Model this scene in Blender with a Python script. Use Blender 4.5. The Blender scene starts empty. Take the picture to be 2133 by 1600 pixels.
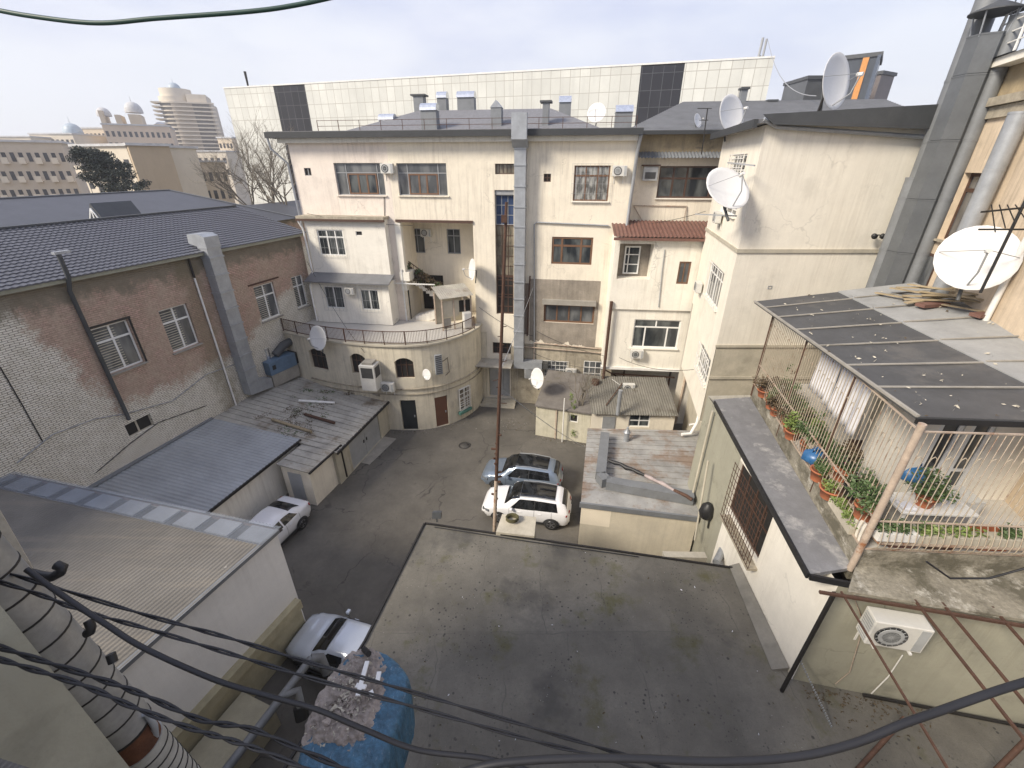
import bpy, math, random
from mathutils import Vector, Matrix
RND = random.Random(11)
sc = bpy.context.scene
COL = sc.collection
PIW, FOC, CX, CY, PITCH, CAMH = 2133.0, 905.0, 1066.5, 800.0, math.radians(26.7), 16.3
SP, CP = math.sin(PITCH), math.cos(PITCH)
CAM = Vector((0, 0, CAMH))
def ray(px, py):
    a = (px-CX)/FOC; b = (py-CY)/FOC
    return Vector((a, CP-b*SP, -(SP+b*CP)))
def onz(px, py, z):
    d = ray(px, py); return CAM+d*((z-CAMH)/d.z)
def ony(px, py, y):
    d = ray(px, py); return CAM+d*(y/d.y)
def ondep(px, py, t): return CAM+ray(px, py)*t
class Frame:
    """a vertical wall plane; s runs left to right as seen from the court, d comes out of the wall"""
    def __init__(s, p0, p1):
        s.o = Vector((p0[0], p0[1], 0)); v = Vector((p1[0]-p0[0], p1[1]-p0[1], 0)); s.len = v.length
        s.u = v.normalized(); s.n = Vector((s.u.y, -s.u.x, 0)); s.rz = math.atan2(s.u.y, s.u.x)
    def at(s, a, z, d=0): return s.o+s.u*a+s.n*d+Vector((0, 0, z))
    def px(s, x, y, d=0):
        r = ray(x, y); c = (s.o+s.n*d-CAM).dot(s.n); t = c/r.dot(s.n); q = CAM+r*t
        return (q-s.o).dot(s.u), q.z
    def rect(s, x0, y0, x1, y1, d=0):
        xm, ym = (x0+x1)/2, (y0+y1)/2
        return s.px(x0, ym, d)[0], s.px(x1, ym, d)[0], s.px(xm, y1, d)[1], s.px(xm, y0, d)[1]
    def off(s, d):
        f = Frame((0, 0), (1, 0)); f.o = s.o+s.n*d; f.u = s.u; f.n = s.n; f.rz = s.rz; f.len = s.len; return f
class MB:
    def __init__(s): s.v = []; s.f = []; s.m = []; s.sm = []
    def add(s, pts, faces, m=0, sm=False):
        b = len(s.v); s.v += [tuple(p) for p in pts]
        for f in faces: s.f.append(tuple(b+i for i in f)); s.m.append(m); s.sm.append(sm)
    def poly(s, pts, m=0): s.add(pts, [tuple(range(len(pts)))], m)
    def hexa(s, p, m=0): s.add(p, [(3,2,1,0),(4,5,6,7),(0,1,5,4),(1,2,6,5),(2,3,7,6),(3,0,4,7)], m)
    def box(s, a, b, m=0):
        x0,y0,z0 = a; x1,y1,z1 = b
        s.hexa([(x0,y0,z0),(x1,y0,z0),(x1,y1,z0),(x0,y1,z0),(x0,y0,z1),(x1,y0,z1),(x1,y1,z1),(x0,y1,z1)], m)
    def fbox(s, F, s0, s1, z0, z1, d0, d1, m=0):
        s.hexa([F.at(s0,z0,d1),F.at(s1,z0,d1),F.at(s1,z0,d0),F.at(s0,z0,d0),F.at(s0,z1,d1),F.at(s1,z1,d1),F.at(s1,z1,d0),F.at(s0,z1,d0)], m)
    def obox(s, c, ex, ey, ez, m=0):
        c, ex, ey, ez = Vector(c), Vector(ex), Vector(ey), Vector(ez)
        s.hexa([c-ex-ey-ez,c+ex-ey-ez,c+ex+ey-ez,c-ex+ey-ez,c-ex-ey+ez,c+ex-ey+ez,c+ex+ey+ez,c-ex+ey+ez], m)
    def bar(s, a, b, w, h=None, m=0, up=(0,0,1)):
        a, b = Vector(a), Vector(b); d = b-a
        if d.length < 1e-6: return
        h = h or w; up = Vector(up); k = d.normalized()
        if abs(k.dot(up)) > .95: up = Vector((1,0,0))
        x = k.cross(up).normalized(); y = x.cross(k)
        s.obox((a+b)/2, d/2, x*w/2, y*h/2, m)
    def prism(s, pts, e, m=0):
        n = len(pts); e = Vector(e); p = [Vector(q) for q in pts]
        s.add(p+[q+e for q in p], [tuple(range(n-1,-1,-1)), tuple(range(n,2*n))]+[(i,(i+1)%n,n+(i+1)%n,n+i) for i in range(n)], m)
    def tube(s, pts, r, n=8, m=0, cap=True, sm=True):
        P = [Vector(p) for p in pts]; k = len(P); rr = r if isinstance(r, (list, tuple)) else [r]*k
        V = []; prev = None
        for i in range(k):
            t = (P[min(i+1,k-1)]-P[max(i-1,0)]).normalized()
            if prev is None:
                up = Vector((0,0,1)) if abs(t.z) < .9 else Vector((1,0,0)); x = t.cross(up).normalized()
            else:
                x = (prev-t*prev.dot(t)).normalized()
            prev = x; y = t.cross(x)
            V += [P[i]+(x*math.cos(2*math.pi*j/n)+y*math.sin(2*math.pi*j/n))*rr[i] for j in range(n)]
        F = [(i*n+j, i*n+(j+1)%n, (i+1)*n+(j+1)%n, (i+1)*n+j) for i in range(k-1) for j in range(n)]
        s.add(V, F, m, sm)
        if cap: s.add(V[:n], [tuple(range(n-1,-1,-1))], m); s.add(V[-n:], [tuple(range(n))], m)
    def lathe(s, prof, c=(0,0,0), ax=(0,0,1), n=16, m=0, sm=True):
        ax = Vector(ax).normalized(); up = Vector((0,0,1)) if abs(ax.z) < .9 else Vector((1,0,0))
        x = ax.cross(up).normalized(); y = ax.cross(x); c = Vector(c); V = []
        for r, h in prof: V += [c+ax*h+(x*math.cos(2*math.pi*j/n)+y*math.sin(2*math.pi*j/n))*r for j in range(n)]
        s.add(V, [(i*n+j,(i+1)*n+j,(i+1)*n+(j+1)%n,i*n+(j+1)%n) for i in range(len(prof)-1) for j in range(n)], m, sm)
        if prof[0][0] > 1e-4: s.add(V[:n], [tuple(range(n))], m)
        if prof[-1][0] > 1e-4: s.add(V[-n:], [tuple(range(n-1,-1,-1))], m)
    def sheet(s, a, b, d, n, amp, k=4, m=0, rows=1, sag=0, sq=False):
        """corrugated sheet: a->b across the ribs, a->d along them"""
        a, b, d = Vector(a), Vector(b), Vector(d); nn = (b-a).cross(d-a).normalized()
        if nn.z < 0: nn = -nn
        V = []
        for j in range(rows+1):
            for i in range(n*k+1):
                ph = 2*math.pi*i/k; w = math.sin(ph)
                if sq: w = 1 if (i % k) in (0, 1) else -1
                V.append(a+(b-a)*i/(n*k)+(d-a)*j/rows+nn*(w*amp)+Vector((0,0,sag*math.sin(math.pi*j/rows))))
        c = n*k+1
        s.add(V, [(j*c+i,j*c+i+1,(j+1)*c+i+1,(j+1)*c+i) for j in range(rows) for i in range(n*k)], m, not sq)
    def leaves(s, c, r, n, size, m=0, rnd=RND):
        c = Vector(c)
        for _ in range(n):
            v = Vector((rnd.gauss(0,1), rnd.gauss(0,1), rnd.gauss(0,1))); v.normalize(); v *= rnd.random()**.45
            p = c+Vector((v.x*r[0], v.y*r[1], v.z*r[2]))
            a = Vector((rnd.gauss(0,1), rnd.gauss(0,1), rnd.gauss(0,1))).normalized()
            b = a.orthogonal().normalized(); k = size*rnd.uniform(.6,1.3)
            s.add([p-a*k, p+b*k*.4, p+a*k, p-b*k*.4], [(0,1,2,3)], m)
    def build(s, name, mat, parent=None, local=False, smooth=None, bevel=0):
        me = bpy.data.meshes.new(name); me.from_pydata(s.v, [], s.f)
        for q in (mat if isinstance(mat, (list, tuple)) else [mat]): me.materials.append(q)
        for i, p in enumerate(me.polygons): p.material_index = s.m[i]; p.use_smooth = s.sm[i] if smooth is None else smooth
        me.update()
        o = bpy.data.objects.new(name, me); COL.objects.link(o)
        if parent is not None:
            o.parent = parent
            if not local and parent.type == 'EMPTY': o.matrix_parent_inverse = Matrix.Translation(-parent.location)
        if bevel:
            b = o.modifiers.new('bevel', 'BEVEL'); b.width = bevel; b.segments = 2; b.limit_method = 'ANGLE'
        return o
def tag(o, label=None, cat=None, group=None, kind=None):
    if label: o['label'] = label
    if cat: o['category'] = cat
    if group: o['group'] = group
    if kind: o['kind'] = kind
    return o
def thing(name, label, cat, loc=(0,0,0), group=None, rz=0, rx=0):
    o = bpy.data.objects.new(name, None); COL.objects.link(o); o.location = Vector(loc); o.rotation_euler = (rx, 0, rz)
    o.empty_display_size = .2
    return tag(o, label, cat, group)
def copy_tree(o, parent=None):
    c = o.copy(); COL.objects.link(c)
    if parent is not None: c.parent = parent
    for ch in list(o.children): copy_tree(ch, c)
    return c
# ---------------------------------------------------------------- materials
class NT:
    def __init__(s, name):
        s.mat = bpy.data.materials.new(name); s.mat.use_nodes = True; s.t = s.mat.node_tree; s.t.nodes.clear()
        s.out = s.n('ShaderNodeOutputMaterial'); s.b = s.n('ShaderNodeBsdfPrincipled'); s.l(s.b.outputs[0], s.out.inputs[0])
        s.co = s.n('ShaderNodeTexCoord').outputs['Object']
    def n(s, t, **k):
        q = s.t.nodes.new(t)
        for a, b in k.items(): setattr(q, a, b)
        return q
    def l(s, a, b): s.t.links.new(a, b)
    def set(s, i, v):
        if isinstance(v, bpy.types.NodeSocket): s.l(v, i)
        else: i.default_value = v
    def map(s, sc_=(1,1,1), loc=(0,0,0), v=None):
        q = s.n('ShaderNodeMapping'); q.inputs['Scale'].default_value = sc_; q.inputs['Location'].default_value = loc; s.l(v or s.co, q.inputs[0]); return q.outputs[0]
    def noise(s, scale, detail=5, rough=.6, v=None):
        q = s.n('ShaderNodeTexNoise'); q.inputs['Scale'].default_value = scale; q.inputs['Detail'].default_value = detail; q.inputs['Roughness'].default_value = rough
        s.l(v or s.co, q.inputs['Vector']); return q.outputs['Fac']
    def rng(s, f, a, b, c=0., d=1.):
        q = s.n('ShaderNodeMapRange'); s.l(f, q.inputs[0])
        for i, x in zip((1,2,3,4), (a,b,c,d)): q.inputs[i].default_value = x
        return q.outputs[0]
    def mix(s, f, a, b, bt='MIX'):
        q = s.n('ShaderNodeMix', data_type='RGBA', blend_type=bt)
        s.set(q.inputs[0], f); s.set(q.inputs[6], a); s.set(q.inputs[7], b); return q.outputs[2]
    def math(s, op, a, b=0.):
        q = s.n('ShaderNodeMath', operation=op); s.set(q.inputs[0], a); s.set(q.inputs[1], b); return q.outputs[0]
    def facade(s, F, so=0, zo=0):
        d = s.n('ShaderNodeVectorMath', operation='DOT_PRODUCT'); s.l(s.co, d.inputs[0]); d.inputs[1].default_value = F.u
        k = F.o.dot(F.u); x = s.math('SUBTRACT', d.outputs['Value'], k+so)
        z = s.n('ShaderNodeSeparateXYZ'); s.l(s.co, z.inputs[0]); zz = s.math('SUBTRACT', z.outputs[2], zo)
        c = s.n('ShaderNodeCombineXYZ'); s.l(x, c.inputs[0]); s.l(zz, c.inputs[1]); return c.outputs[0], x, zz
    def bump(s, h, st=.3, dist=.02):
        q = s.n('ShaderNodeBump'); q.inputs['Strength'].default_value = st; q.inputs['Distance'].default_value = dist; s.l(h, q.inputs['Height']); s.l(q.outputs[0], s.b.inputs['Normal'])
    def fin(s, col, rough=.8, metal=0., spec=None):
        s.set(s.b.inputs['Base Color'], col); s.set(s.b.inputs['Roughness'], rough); s.set(s.b.inputs['Metallic'], metal)
        if spec is not None: s.b.inputs['Specular IOR Level'].default_value = spec
        return s.mat
def C(*c): return (c[0], c[1], c[2], 1.) if len(c) == 3 else (c[0], c[0], c[0], 1.)
def dk(c, k): return (c[0]*k, c[1]*k, c[2]*k, 1.)
def surf(name, c, rough=.8, metal=0., var=.25, scale=1.2, grime=None, gcol=None, streak=0., scol=(.16,.14,.11,1), bump=.25, bs=25, spot=0., spc=(.05,.05,.045,1), spots=2.5, spec=None, crack=0.):
    """general weathered surface"""
    t = NT(name); c = C(*c)
    f = t.rng(t.noise(scale, 6, .65), .3, .72)
    col = t.mix(f, dk(c, 1-var), dk(c, 1+var*.5))
    col = t.mix(t.rng(t.noise(scale*9, 4), .35, .7, 0, .35), col, dk(c, 1-var*1.2))
    if grime: col = t.mix(t.rng(t.noise(scale*.55, 7, .7), .55, .68, 0, grime), col, gcol or dk(c, .45))
    if streak:
        v = t.map((5.5,5.5,.28)); w = t.rng(t.noise(1., 6, .75, v), .46, .74)
        w2 = t.rng(t.noise(.35, 4), .36, .62)
        col = t.mix(t.math('MULTIPLY', t.math('MULTIPLY', w, w2), streak), col, scol)
    if spot: col = t.mix(t.rng(t.noise(spots, 8, .75), .66, .71, 0, spot), col, spc)
    if crack:
        nz = t.n('ShaderNodeTexNoise'); nz.inputs['Scale'].default_value = 2.; nz.inputs['Detail'].default_value = 5; t.l(t.co, nz.inputs['Vector'])
        va = t.n('ShaderNodeVectorMath', operation='MULTIPLY_ADD'); t.l(nz.outputs['Color'], va.inputs[0]); va.inputs[1].default_value = (.9,.9,.9); t.l(t.co, va.inputs[2])
        vo = t.n('ShaderNodeTexVoronoi', feature='DISTANCE_TO_EDGE'); vo.inputs['Scale'].default_value = .45; t.l(va.outputs[0], vo.inputs['Vector'])
        col = t.mix(t.math('MULTIPLY', t.rng(vo.outputs['Distance'], .004, .012, 1, 0), t.rng(t.noise(.4, 3), .54, .66, 0, crack*.7)), col, dk(c, .35))
    if bump: t.bump(t.noise(bs, 5), bump, .015)
    return t.fin(col, rough, metal, spec)
def plain(name, c, rough=.5, metal=0., var=.12, scale=4., spec=None):
    t = NT(name); c = C(*c)
    return t.fin(t.mix(t.rng(t.noise(scale, 5), .3, .7), dk(c, 1-var), dk(c, 1+var)), rough, metal, spec)
def glass(name, c=(.02,.025,.03), c2=(.10,.11,.11), sc_=1.6, rough=.08):
    t = NT(name)
    v = t.map((1.,1.,.35)); f = t.rng(t.noise(sc_, 3, .5, v), .42, .62)
    return t.fin(t.mix(f, C(*c), C(*c2)), rough, 0., .6)
M = {}
M['cream'] = surf('cream_plaster', (.79,.725,.60), .9, var=.10, streak=.6, scol=(.36,.31,.25,1), bump=.2, grime=.2, crack=.6)
M['pink_cream'] = surf('pink_cream_plaster', (.78,.70,.615), .9, var=.12, streak=.6, scol=(.35,.30,.26,1), bump=.2, grime=.2, crack=.6)
M['white_plaster'] = surf('white_plaster', (.80,.765,.68), .9, var=.09, streak=.55, scol=(.40,.36,.29,1), bump=.25, grime=.2, crack=.6)
M['tower_plaster'] = surf('tower_plaster', (.80,.755,.655), .9, var=.08, streak=.45, scol=(.45,.40,.32,1), bump=.3, bs=14, grime=.2, crack=.35)
M['yellow_plaster'] = surf('stained_yellow_plaster', (.67,.61,.48), .92, var=.16, streak=.95, scol=(.20,.175,.13,1), grime=.4, bump=.35, crack=.7)
M['green_plaster'] = surf('pale_green_plaster', (.34,.33,.26), .9, var=.12, streak=.4, grime=.5, bump=.35, spot=.5, spots=4.5, crack=.8)
M['grey_render'] = surf('raw_grey_render', (.33,.29,.24), .95, var=.35, streak=.95, grime=.45, bump=.6)
M['dirty_render'] = surf('dirty_render', (.44,.39,.30), .95, var=.4, scale=1.8, streak=1., grime=.8, gcol=(.13,.105,.075,1), bump=.9, bs=9, spot=.8, spots=1.3, spc=(.20,.17,.13,1))
M['brown_render'] = surf('brown_render', (.26,.20,.16), .95, var=.25, streak=.6, grime=.4, bump=.5)
M['ochre_stone'] = surf('ochre_stone', (.40,.32,.20), .95, var=.3, streak=.8, grime=.7, gcol=(.10,.085,.06,1), bump=.8, bs=9)
M['beige_old'] = surf('peeling_beige_plaster', (.66,.54,.40), .92, var=.2, streak=.8, scol=(.22,.17,.12,1), grime=.4, bump=.4, spot=.7, spots=1.2, spc=(.17,.14,.10,1))
M['concrete'] = surf('concrete', (.34,.32,.28), .92, var=.25, grime=.4, streak=.3, bump=.5)
M['pale_concrete'] = surf('pale_concrete', (.50,.46,.37), .92, var=.2, grime=.4, streak=.2, bump=.4)
M['rubble'] = surf('mortar_rubble', (.36,.31,.27), .95, var=.45, scale=5, grime=.5, bump=1., bs=18)
M['galv'] = surf('galvanised_steel', (.38,.40,.425), .45, .35, var=.22, scale=2.2, streak=.3, scol=(.2,.2,.2,1), bump=.08)
M['galv_dull'] = surf('dull_zinc_sheet', (.21,.222,.235), .6, .2, var=.2, scale=1.3, grime=.25, streak=.2, bump=.08)
M['galv_dark'] = surf('dark_zinc_sheet', (.075,.08,.085), .6, .15, var=.2, grime=.3, bump=.1)
M['shiny'] = plain('shiny_tin', (.7,.72,.75), .25, .9)
M['grey_roof'] = surf('grey_metal_roof', (.20,.205,.215), .5, .25, var=.2, grime=.35, bump=.08)
M['slate_tile'] = surf('blue_grey_metal_tile', (.098,.102,.12), .5, .1, var=.14, scale=.8, bump=.05, grime=.1)
M['tin_roof'] = surf('weathered_tin_roof', (.43,.41,.365), .7, .1, var=.35, grime=.9, gcol=(.17,.13,.085,1), streak=0, bump=.25, spot=.8, spots=1.2, spc=(.11,.095,.05,1))
M['tin_rust'] = surf('rust_patched_tin_roof', (.33,.325,.30), .65, .15, var=.3, scale=.8, grime=1., gcol=(.27,.15,.08,1), bump=.25, spot=.75, spots=.8, spc=(.22,.12,.06,1))
M['tin_blue'] = surf('blue_grey_ribbed_tin', (.38,.395,.41), .5, .1, var=.2, scale=.7, grime=.2, bump=.1)
def rusty():
    t = NT('rust_patched_tin_roof'); c = C(.34,.335,.32)
    col = t.mix(t.rng(t.noise(1.1, 6, .65), .3, .72), dk(c,.7), dk(c,1.2))
    col = t.mix(t.rng(t.noise(.62, 8, .7, t.map((1,1,1),(2.2,7.1,0))), .49, .60, 0, .75), col, t.mix(t.noise(5, 5), C(.27,.18,.115), C(.18,.12,.085)))
    col = t.mix(t.rng(t.noise(3.5, 6, .75), .58, .68, 0, .6), col, C(.15,.11,.075))
    t.bump(t.noise(25, 5), .2, .01); return t.fin(col, .68, .1)
M['tin_rust'] = rusty()
M['worn_dark_sheet'] = surf('worn_dark_sheet', (.085,.087,.09), .6, .1, var=.3, scale=.8, grime=.5, gcol=(.16,.15,.135,1), bump=.15, spot=.7, spots=1.5, spc=(.34,.32,.28,1))
def mossy():
    t = NT('mossy_raw_concrete'); c = C(.31,.285,.225)
    col = t.mix(t.rng(t.noise(1.3, 8, .72), .3, .7), dk(c,.55), dk(c,1.25))
    col = t.mix(t.rng(t.noise(.9, 8, .75, t.map((1,1,1.6),(5,2,1))), .48, .60, 0, .85), col, C(.085,.078,.052))
    col = t.mix(t.rng(t.noise(1.7, 8, .75, t.map((1,1,2.),(1,9,4))), .56, .64, 0, .8), col, C(.50,.475,.41))
    col = t.mix(t.rng(t.noise(14, 5), .4, .7, 0, .45), col, C(.12,.105,.08))
    t.bump(t.noise(12, 7, .7), .9, .03); return t.fin(col, .95)
M['mossy_concrete'] = mossy()
M['gutter_dark'] = surf('dark_gutter', (.042,.045,.048), .6, .1, var=.2, bump=.05)
M['waste_grey'] = plain('grey_waste_pipe', (.16,.165,.17), .45, 0, .15)
M['red_tile'] = surf('red_brown_tile', (.17,.085,.065), .6, var=.25, scale=2.5, grime=.3, bump=.1)
M['rust'] = surf('rusty_steel', (.105,.055,.036), .8, .2, var=.4, scale=7, bump=.4)
M['rust_light'] = surf('flaking_painted_steel', (.47,.38,.30), .75, .0, var=.3, scale=5, grime=1., gcol=(.25,.11,.05,1), bump=.4)
M['dark_steel'] = surf('dark_steel', (.035,.032,.03), .6, .4, var=.3, scale=5, bump=.15)
M['white_metal'] = plain('white_painted_metal', (.72,.71,.68), .45, 0, .1)
M['cage_paint'] = surf('cream_painted_bars', (.47,.40,.31), .65, 0, var=.3, scale=5, grime=.9, gcol=(.20,.10,.055,1), bump=.1)
M['ac_white'] = surf('aged_white_casing', (.62,.61,.57), .5, 0, var=.1, scale=3, grime=.2, bump=0)
M['ac_grille'] = plain('dark_grille', (.055,.055,.055), .6)
M['ac_grey'] = plain('grey_casing', (.36,.37,.37), .5)
M['dish_white'] = surf('dish_white', (.70,.70,.69), .5, 0, var=.07, scale=2, grime=.2, bump=0)
M['brown_wood'] = surf('brown_wood', (.17,.09,.05), .55, 0, var=.25, scale=4, bump=.15)
M['dark_wood'] = surf('dark_brown_wood', (.085,.045,.03), .55, 0, var=.25, scale=4, bump=.15)
M['pvc'] = plain('white_pvc', (.74,.74,.72), .4, 0, .05)
M['grey_frame'] = plain('grey_frame', (.30,.31,.32), .5)
M['glass'] = glass('window_glass')
M['glass_grey'] = glass('grey_window_glass', (.07,.075,.08), (.17,.175,.175))
M['glass_curtain'] = glass('curtained_glass', (.10,.10,.095), (.38,.38,.36), 5.)
M['glass_blue'] = glass('blue_panes', (.03,.05,.11), (.07,.10,.19))
M['glass_tan'] = glass('tan_panes', (.10,.09,.07), (.24,.21,.16), 3)
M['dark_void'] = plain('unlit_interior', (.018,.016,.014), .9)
M['black_rubber'] = plain('black_cable', (.012,.012,.014), .5, 0, .2, 3)
M['green_cable'] = plain('dark_green_cable', (.012,.045,.035), .5)
M['brown_door'] = surf('rust_brown_door', (.16,.07,.04), .6, 0, var=.15, bump=.1)
M['black_door'] = plain('black_door', (.02,.024,.026), .4)
M['silver_door'] = surf('silver_painted_door', (.46,.475,.49), .45, .4, var=.15, scale=1.5, grime=.25, bump=.1)
M['terracotta'] = plain('terracotta', (.38,.13,.06), .8, 0, .2)
M['leaf'] = plain('green_leaf', (.06,.10,.03), .6, 0, .5, 6)
M['leaf_light'] = plain('light_green_leaf', (.13,.18,.04), .6, 0, .45, 6)
M['leaf_dry'] = plain('dry_brown_leaf', (.085,.06,.032), .8, 0, .5, 6)
M['pine'] = plain('dark_needles', (.017,.026,.02), .8, 0, .5, 3)
M['bark'] = plain('grey_bark', (.19,.165,.13), .9, 0, .3, 3)
M['linen'] = plain('white_linen', (.74,.74,.77), .85, 0, .05)
M['blue_bag'] = plain('blue_plastic', (.03,.12,.28), .35, 0, .3)
M['pink'] = plain('pink_petals', (.55,.08,.25), .6)
M['black_plastic'] = plain('black_plastic', (.015,.015,.016), .5)
M['tile_floor'] = surf('pale_terrace_floor', (.52,.50,.46), .7, 0, var=.1, bump=.1)
HAZE = 0.0006
EXPOSURE, SUN_E, SUN_ANG, SKY_S, OWN_H = 0.84, 3.1, 16.0, 0.117, 14.0
CLOUD_LO, CLOUD_HI = (4.9,5.0,5.4,1), (3.3,3.55,4.7,1)
# ---------------------------------------------------------------- render, camera, light
sc.view_settings.view_transform = 'Standard'; sc.view_settings.look = 'None'; sc.view_settings.gamma = 1
sc.view_settings.exposure = EXPOSURE
cam = bpy.data.cameras.new('camera'); cam.sensor_width = 36; cam.lens = 36*FOC/PIW; cam.clip_start = .05; cam.clip_end = 5000
co = bpy.data.objects.new('camera', cam); COL.objects.link(co); co.location = CAM; co.rotation_euler = (math.pi/2-PITCH, 0, 0); sc.camera = co
SUN_AZ, SUN_EL = math.radians(240), math.radians(37)     # compass style: 0 = +Y, clockwise
sd = Vector((math.sin(SUN_AZ)*math.cos(SUN_EL), math.cos(SUN_AZ)*math.cos(SUN_EL), math.sin(SUN_EL)))
sl = bpy.data.lights.new('sun', 'SUN'); sl.energy = SUN_E; sl.angle = math.radians(SUN_ANG); sl.color = (1, .90, .75)
so = bpy.data.objects.new('sun', sl); COL.objects.link(so); so.rotation_euler = sd.to_track_quat('Z', 'Y').to_euler(); so.location = (-20, -30, 60)
w = bpy.data.worlds.new('World'); sc.world = w; w.use_nodes = True; nt = w.node_tree; nt.nodes.clear()
sky = nt.nodes.new('ShaderNodeTexSky'); sky.sky_type = 'NISHITA'; sky.sun_disc = False; sky.sun_elevation = SUN_EL; sky.sun_rotation = SUN_AZ
sky.air_density = 1.0; sky.dust_density = 3.0; sky.ozone_density = 1.0; sky.altitude = 0
bg = nt.nodes.new('ShaderNodeBackground'); bg.inputs[1].default_value = SKY_S
wo = nt.nodes.new('ShaderNodeOutputWorld'); nt.links.new(bg.outputs[0], wo.inputs[0])
# thin high overcast: cloud noise over the clear sky, in sky directions
tc = nt.nodes.new('ShaderNodeTexCoord'); mp = nt.nodes.new('ShaderNodeMapping'); mp.inputs['Scale'].default_value = (1.3, 1.3, 4.0); nt.links.new(tc.outputs['Generated'], mp.inputs[0])
ns = nt.nodes.new('ShaderNodeTexNoise'); ns.inputs['Scale'].default_value = 1.6; ns.inputs['Detail'].default_value = 6; nt.links.new(mp.outputs[0], ns.inputs['Vector'])
mr = nt.nodes.new('ShaderNodeMapRange'); nt.links.new(ns.outputs['Fac'], mr.inputs[0]); mr.inputs[1].default_value = .3; mr.inputs[2].default_value = .7; mr.inputs[3].default_value = .80; mr.inputs[4].default_value = .97
mx = nt.nodes.new('ShaderNodeMix'); mx.data_type = 'RGBA'; nt.links.new(mr.outputs[0], mx.inputs[0]); nt.links.new(sky.outputs[0], mx.inputs[6])
CLOUD = nt.nodes.new('ShaderNodeMix'); CLOUD.data_type = 'RGBA'
sxyz = nt.nodes.new('ShaderNodeSeparateXYZ'); nt.links.new(tc.outputs['Generated'], sxyz.inputs[0])
m2 = nt.nodes.new('ShaderNodeMapRange'); nt.links.new(sxyz.outputs[2], m2.inputs[0]); m2.inputs[1].default_value = 0.; m2.inputs[2].default_value = .42
cn = nt.nodes.new('ShaderNodeTexNoise'); cn.inputs['Scale'].default_value = 2.1; cn.inputs['Detail'].default_value = 7; cn.inputs['Roughness'].default_value = .55
mp3 = nt.nodes.new('ShaderNodeMapping'); mp3.inputs['Scale'].default_value = (1., 1., 3.2); mp3.inputs['Location'].default_value = (3.1, .4, 0); nt.links.new(tc.outputs['Generated'], mp3.inputs[0]); nt.links.new(mp3.outputs[0], cn.inputs['Vector'])
m4 = nt.nodes.new('ShaderNodeMapRange'); nt.links.new(cn.outputs['Fac'], m4.inputs[0]); m4.inputs[1].default_value = .38; m4.inputs[2].default_value = .64; m4.inputs[3].default_value = -.45; m4.inputs[4].default_value = .35
ad = nt.nodes.new('ShaderNodeMath'); ad.operation = 'ADD'; ad.use_clamp = True; nt.links.new(m2.outputs[0], ad.inputs[0]); nt.links.new(m4.outputs[0], ad.inputs[1]); nt.links.new(ad.outputs[0], CLOUD.inputs[0]); CLOUD.inputs[6].default_value = CLOUD_LO; CLOUD.inputs[7].default_value = CLOUD_HI
nt.links.new(CLOUD.outputs[2], mx.inputs[7]); nt.links.new(mx.outputs[2], bg.inputs[0])
# ---------------------------------------------------------------- special materials
def asphalt():
    t = NT('worn_asphalt'); c = C(.120,.110,.094)
    col = t.mix(t.rng(t.noise(.35, 8, .7), .35, .68), dk(c,.68), dk(c,1.3))
    col = t.mix(t.rng(t.noise(6, 5), .3, .75, 0, .5), col, dk(c,.75))
    col = t.mix(t.rng(t.noise(.9, 8, .8, t.map((1,.7,1),(3,8,0))), .6, .68, 0, .7), col, C(.035,.033,.03))
    col = t.mix(t.rng(t.noise(1.1, 6, .7, t.map((1,1,1),(13,2,0))), .62, .72, 0, .5), col, C(.14,.12,.095))
    col = t.mix(t.rng(t.noise(3.5, 3, .5, t.map((1,1,1),(5,22,0))), .74, .77, 0, .8), col, C(.025,.024,.022))
    nz = t.n('ShaderNodeTexNoise'); nz.inputs['Scale'].default_value = 1.5; nz.inputs['Detail'].default_value = 5; t.l(t.co, nz.inputs['Vector'])
    va = t.n('ShaderNodeVectorMath', operation='MULTIPLY_ADD'); t.l(nz.outputs['Color'], va.inputs[0]); va.inputs[1].default_value = (1.1,1.1,0); t.l(t.co, va.inputs[2])
    vo = t.n('ShaderNodeTexVoronoi', feature='DISTANCE_TO_EDGE'); vo.inputs['Scale'].default_value = .33; t.l(va.outputs[0], vo.inputs['Vector'])
    col = t.mix(t.math('MULTIPLY', t.rng(vo.outputs['Distance'], .004, .012, 1, 0), t.rng(t.noise(.3, 3), .45, .6, 0, .8)), col, C(.03,.028,.025))
    vp = t.n('ShaderNodeTexVoronoi'); vp.inputs['Scale'].default_value = .16; t.l(va.outputs[0], vp.inputs['Vector'])
    col = t.mix(t.rng(vp.outputs['Distance'], .2, .23, .35, 0), col, dk(c,.62))
    t.bump(t.noise(60, 4), .3, .01); return t.fin(col, .88)
M['asphalt'] = asphalt()
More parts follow.
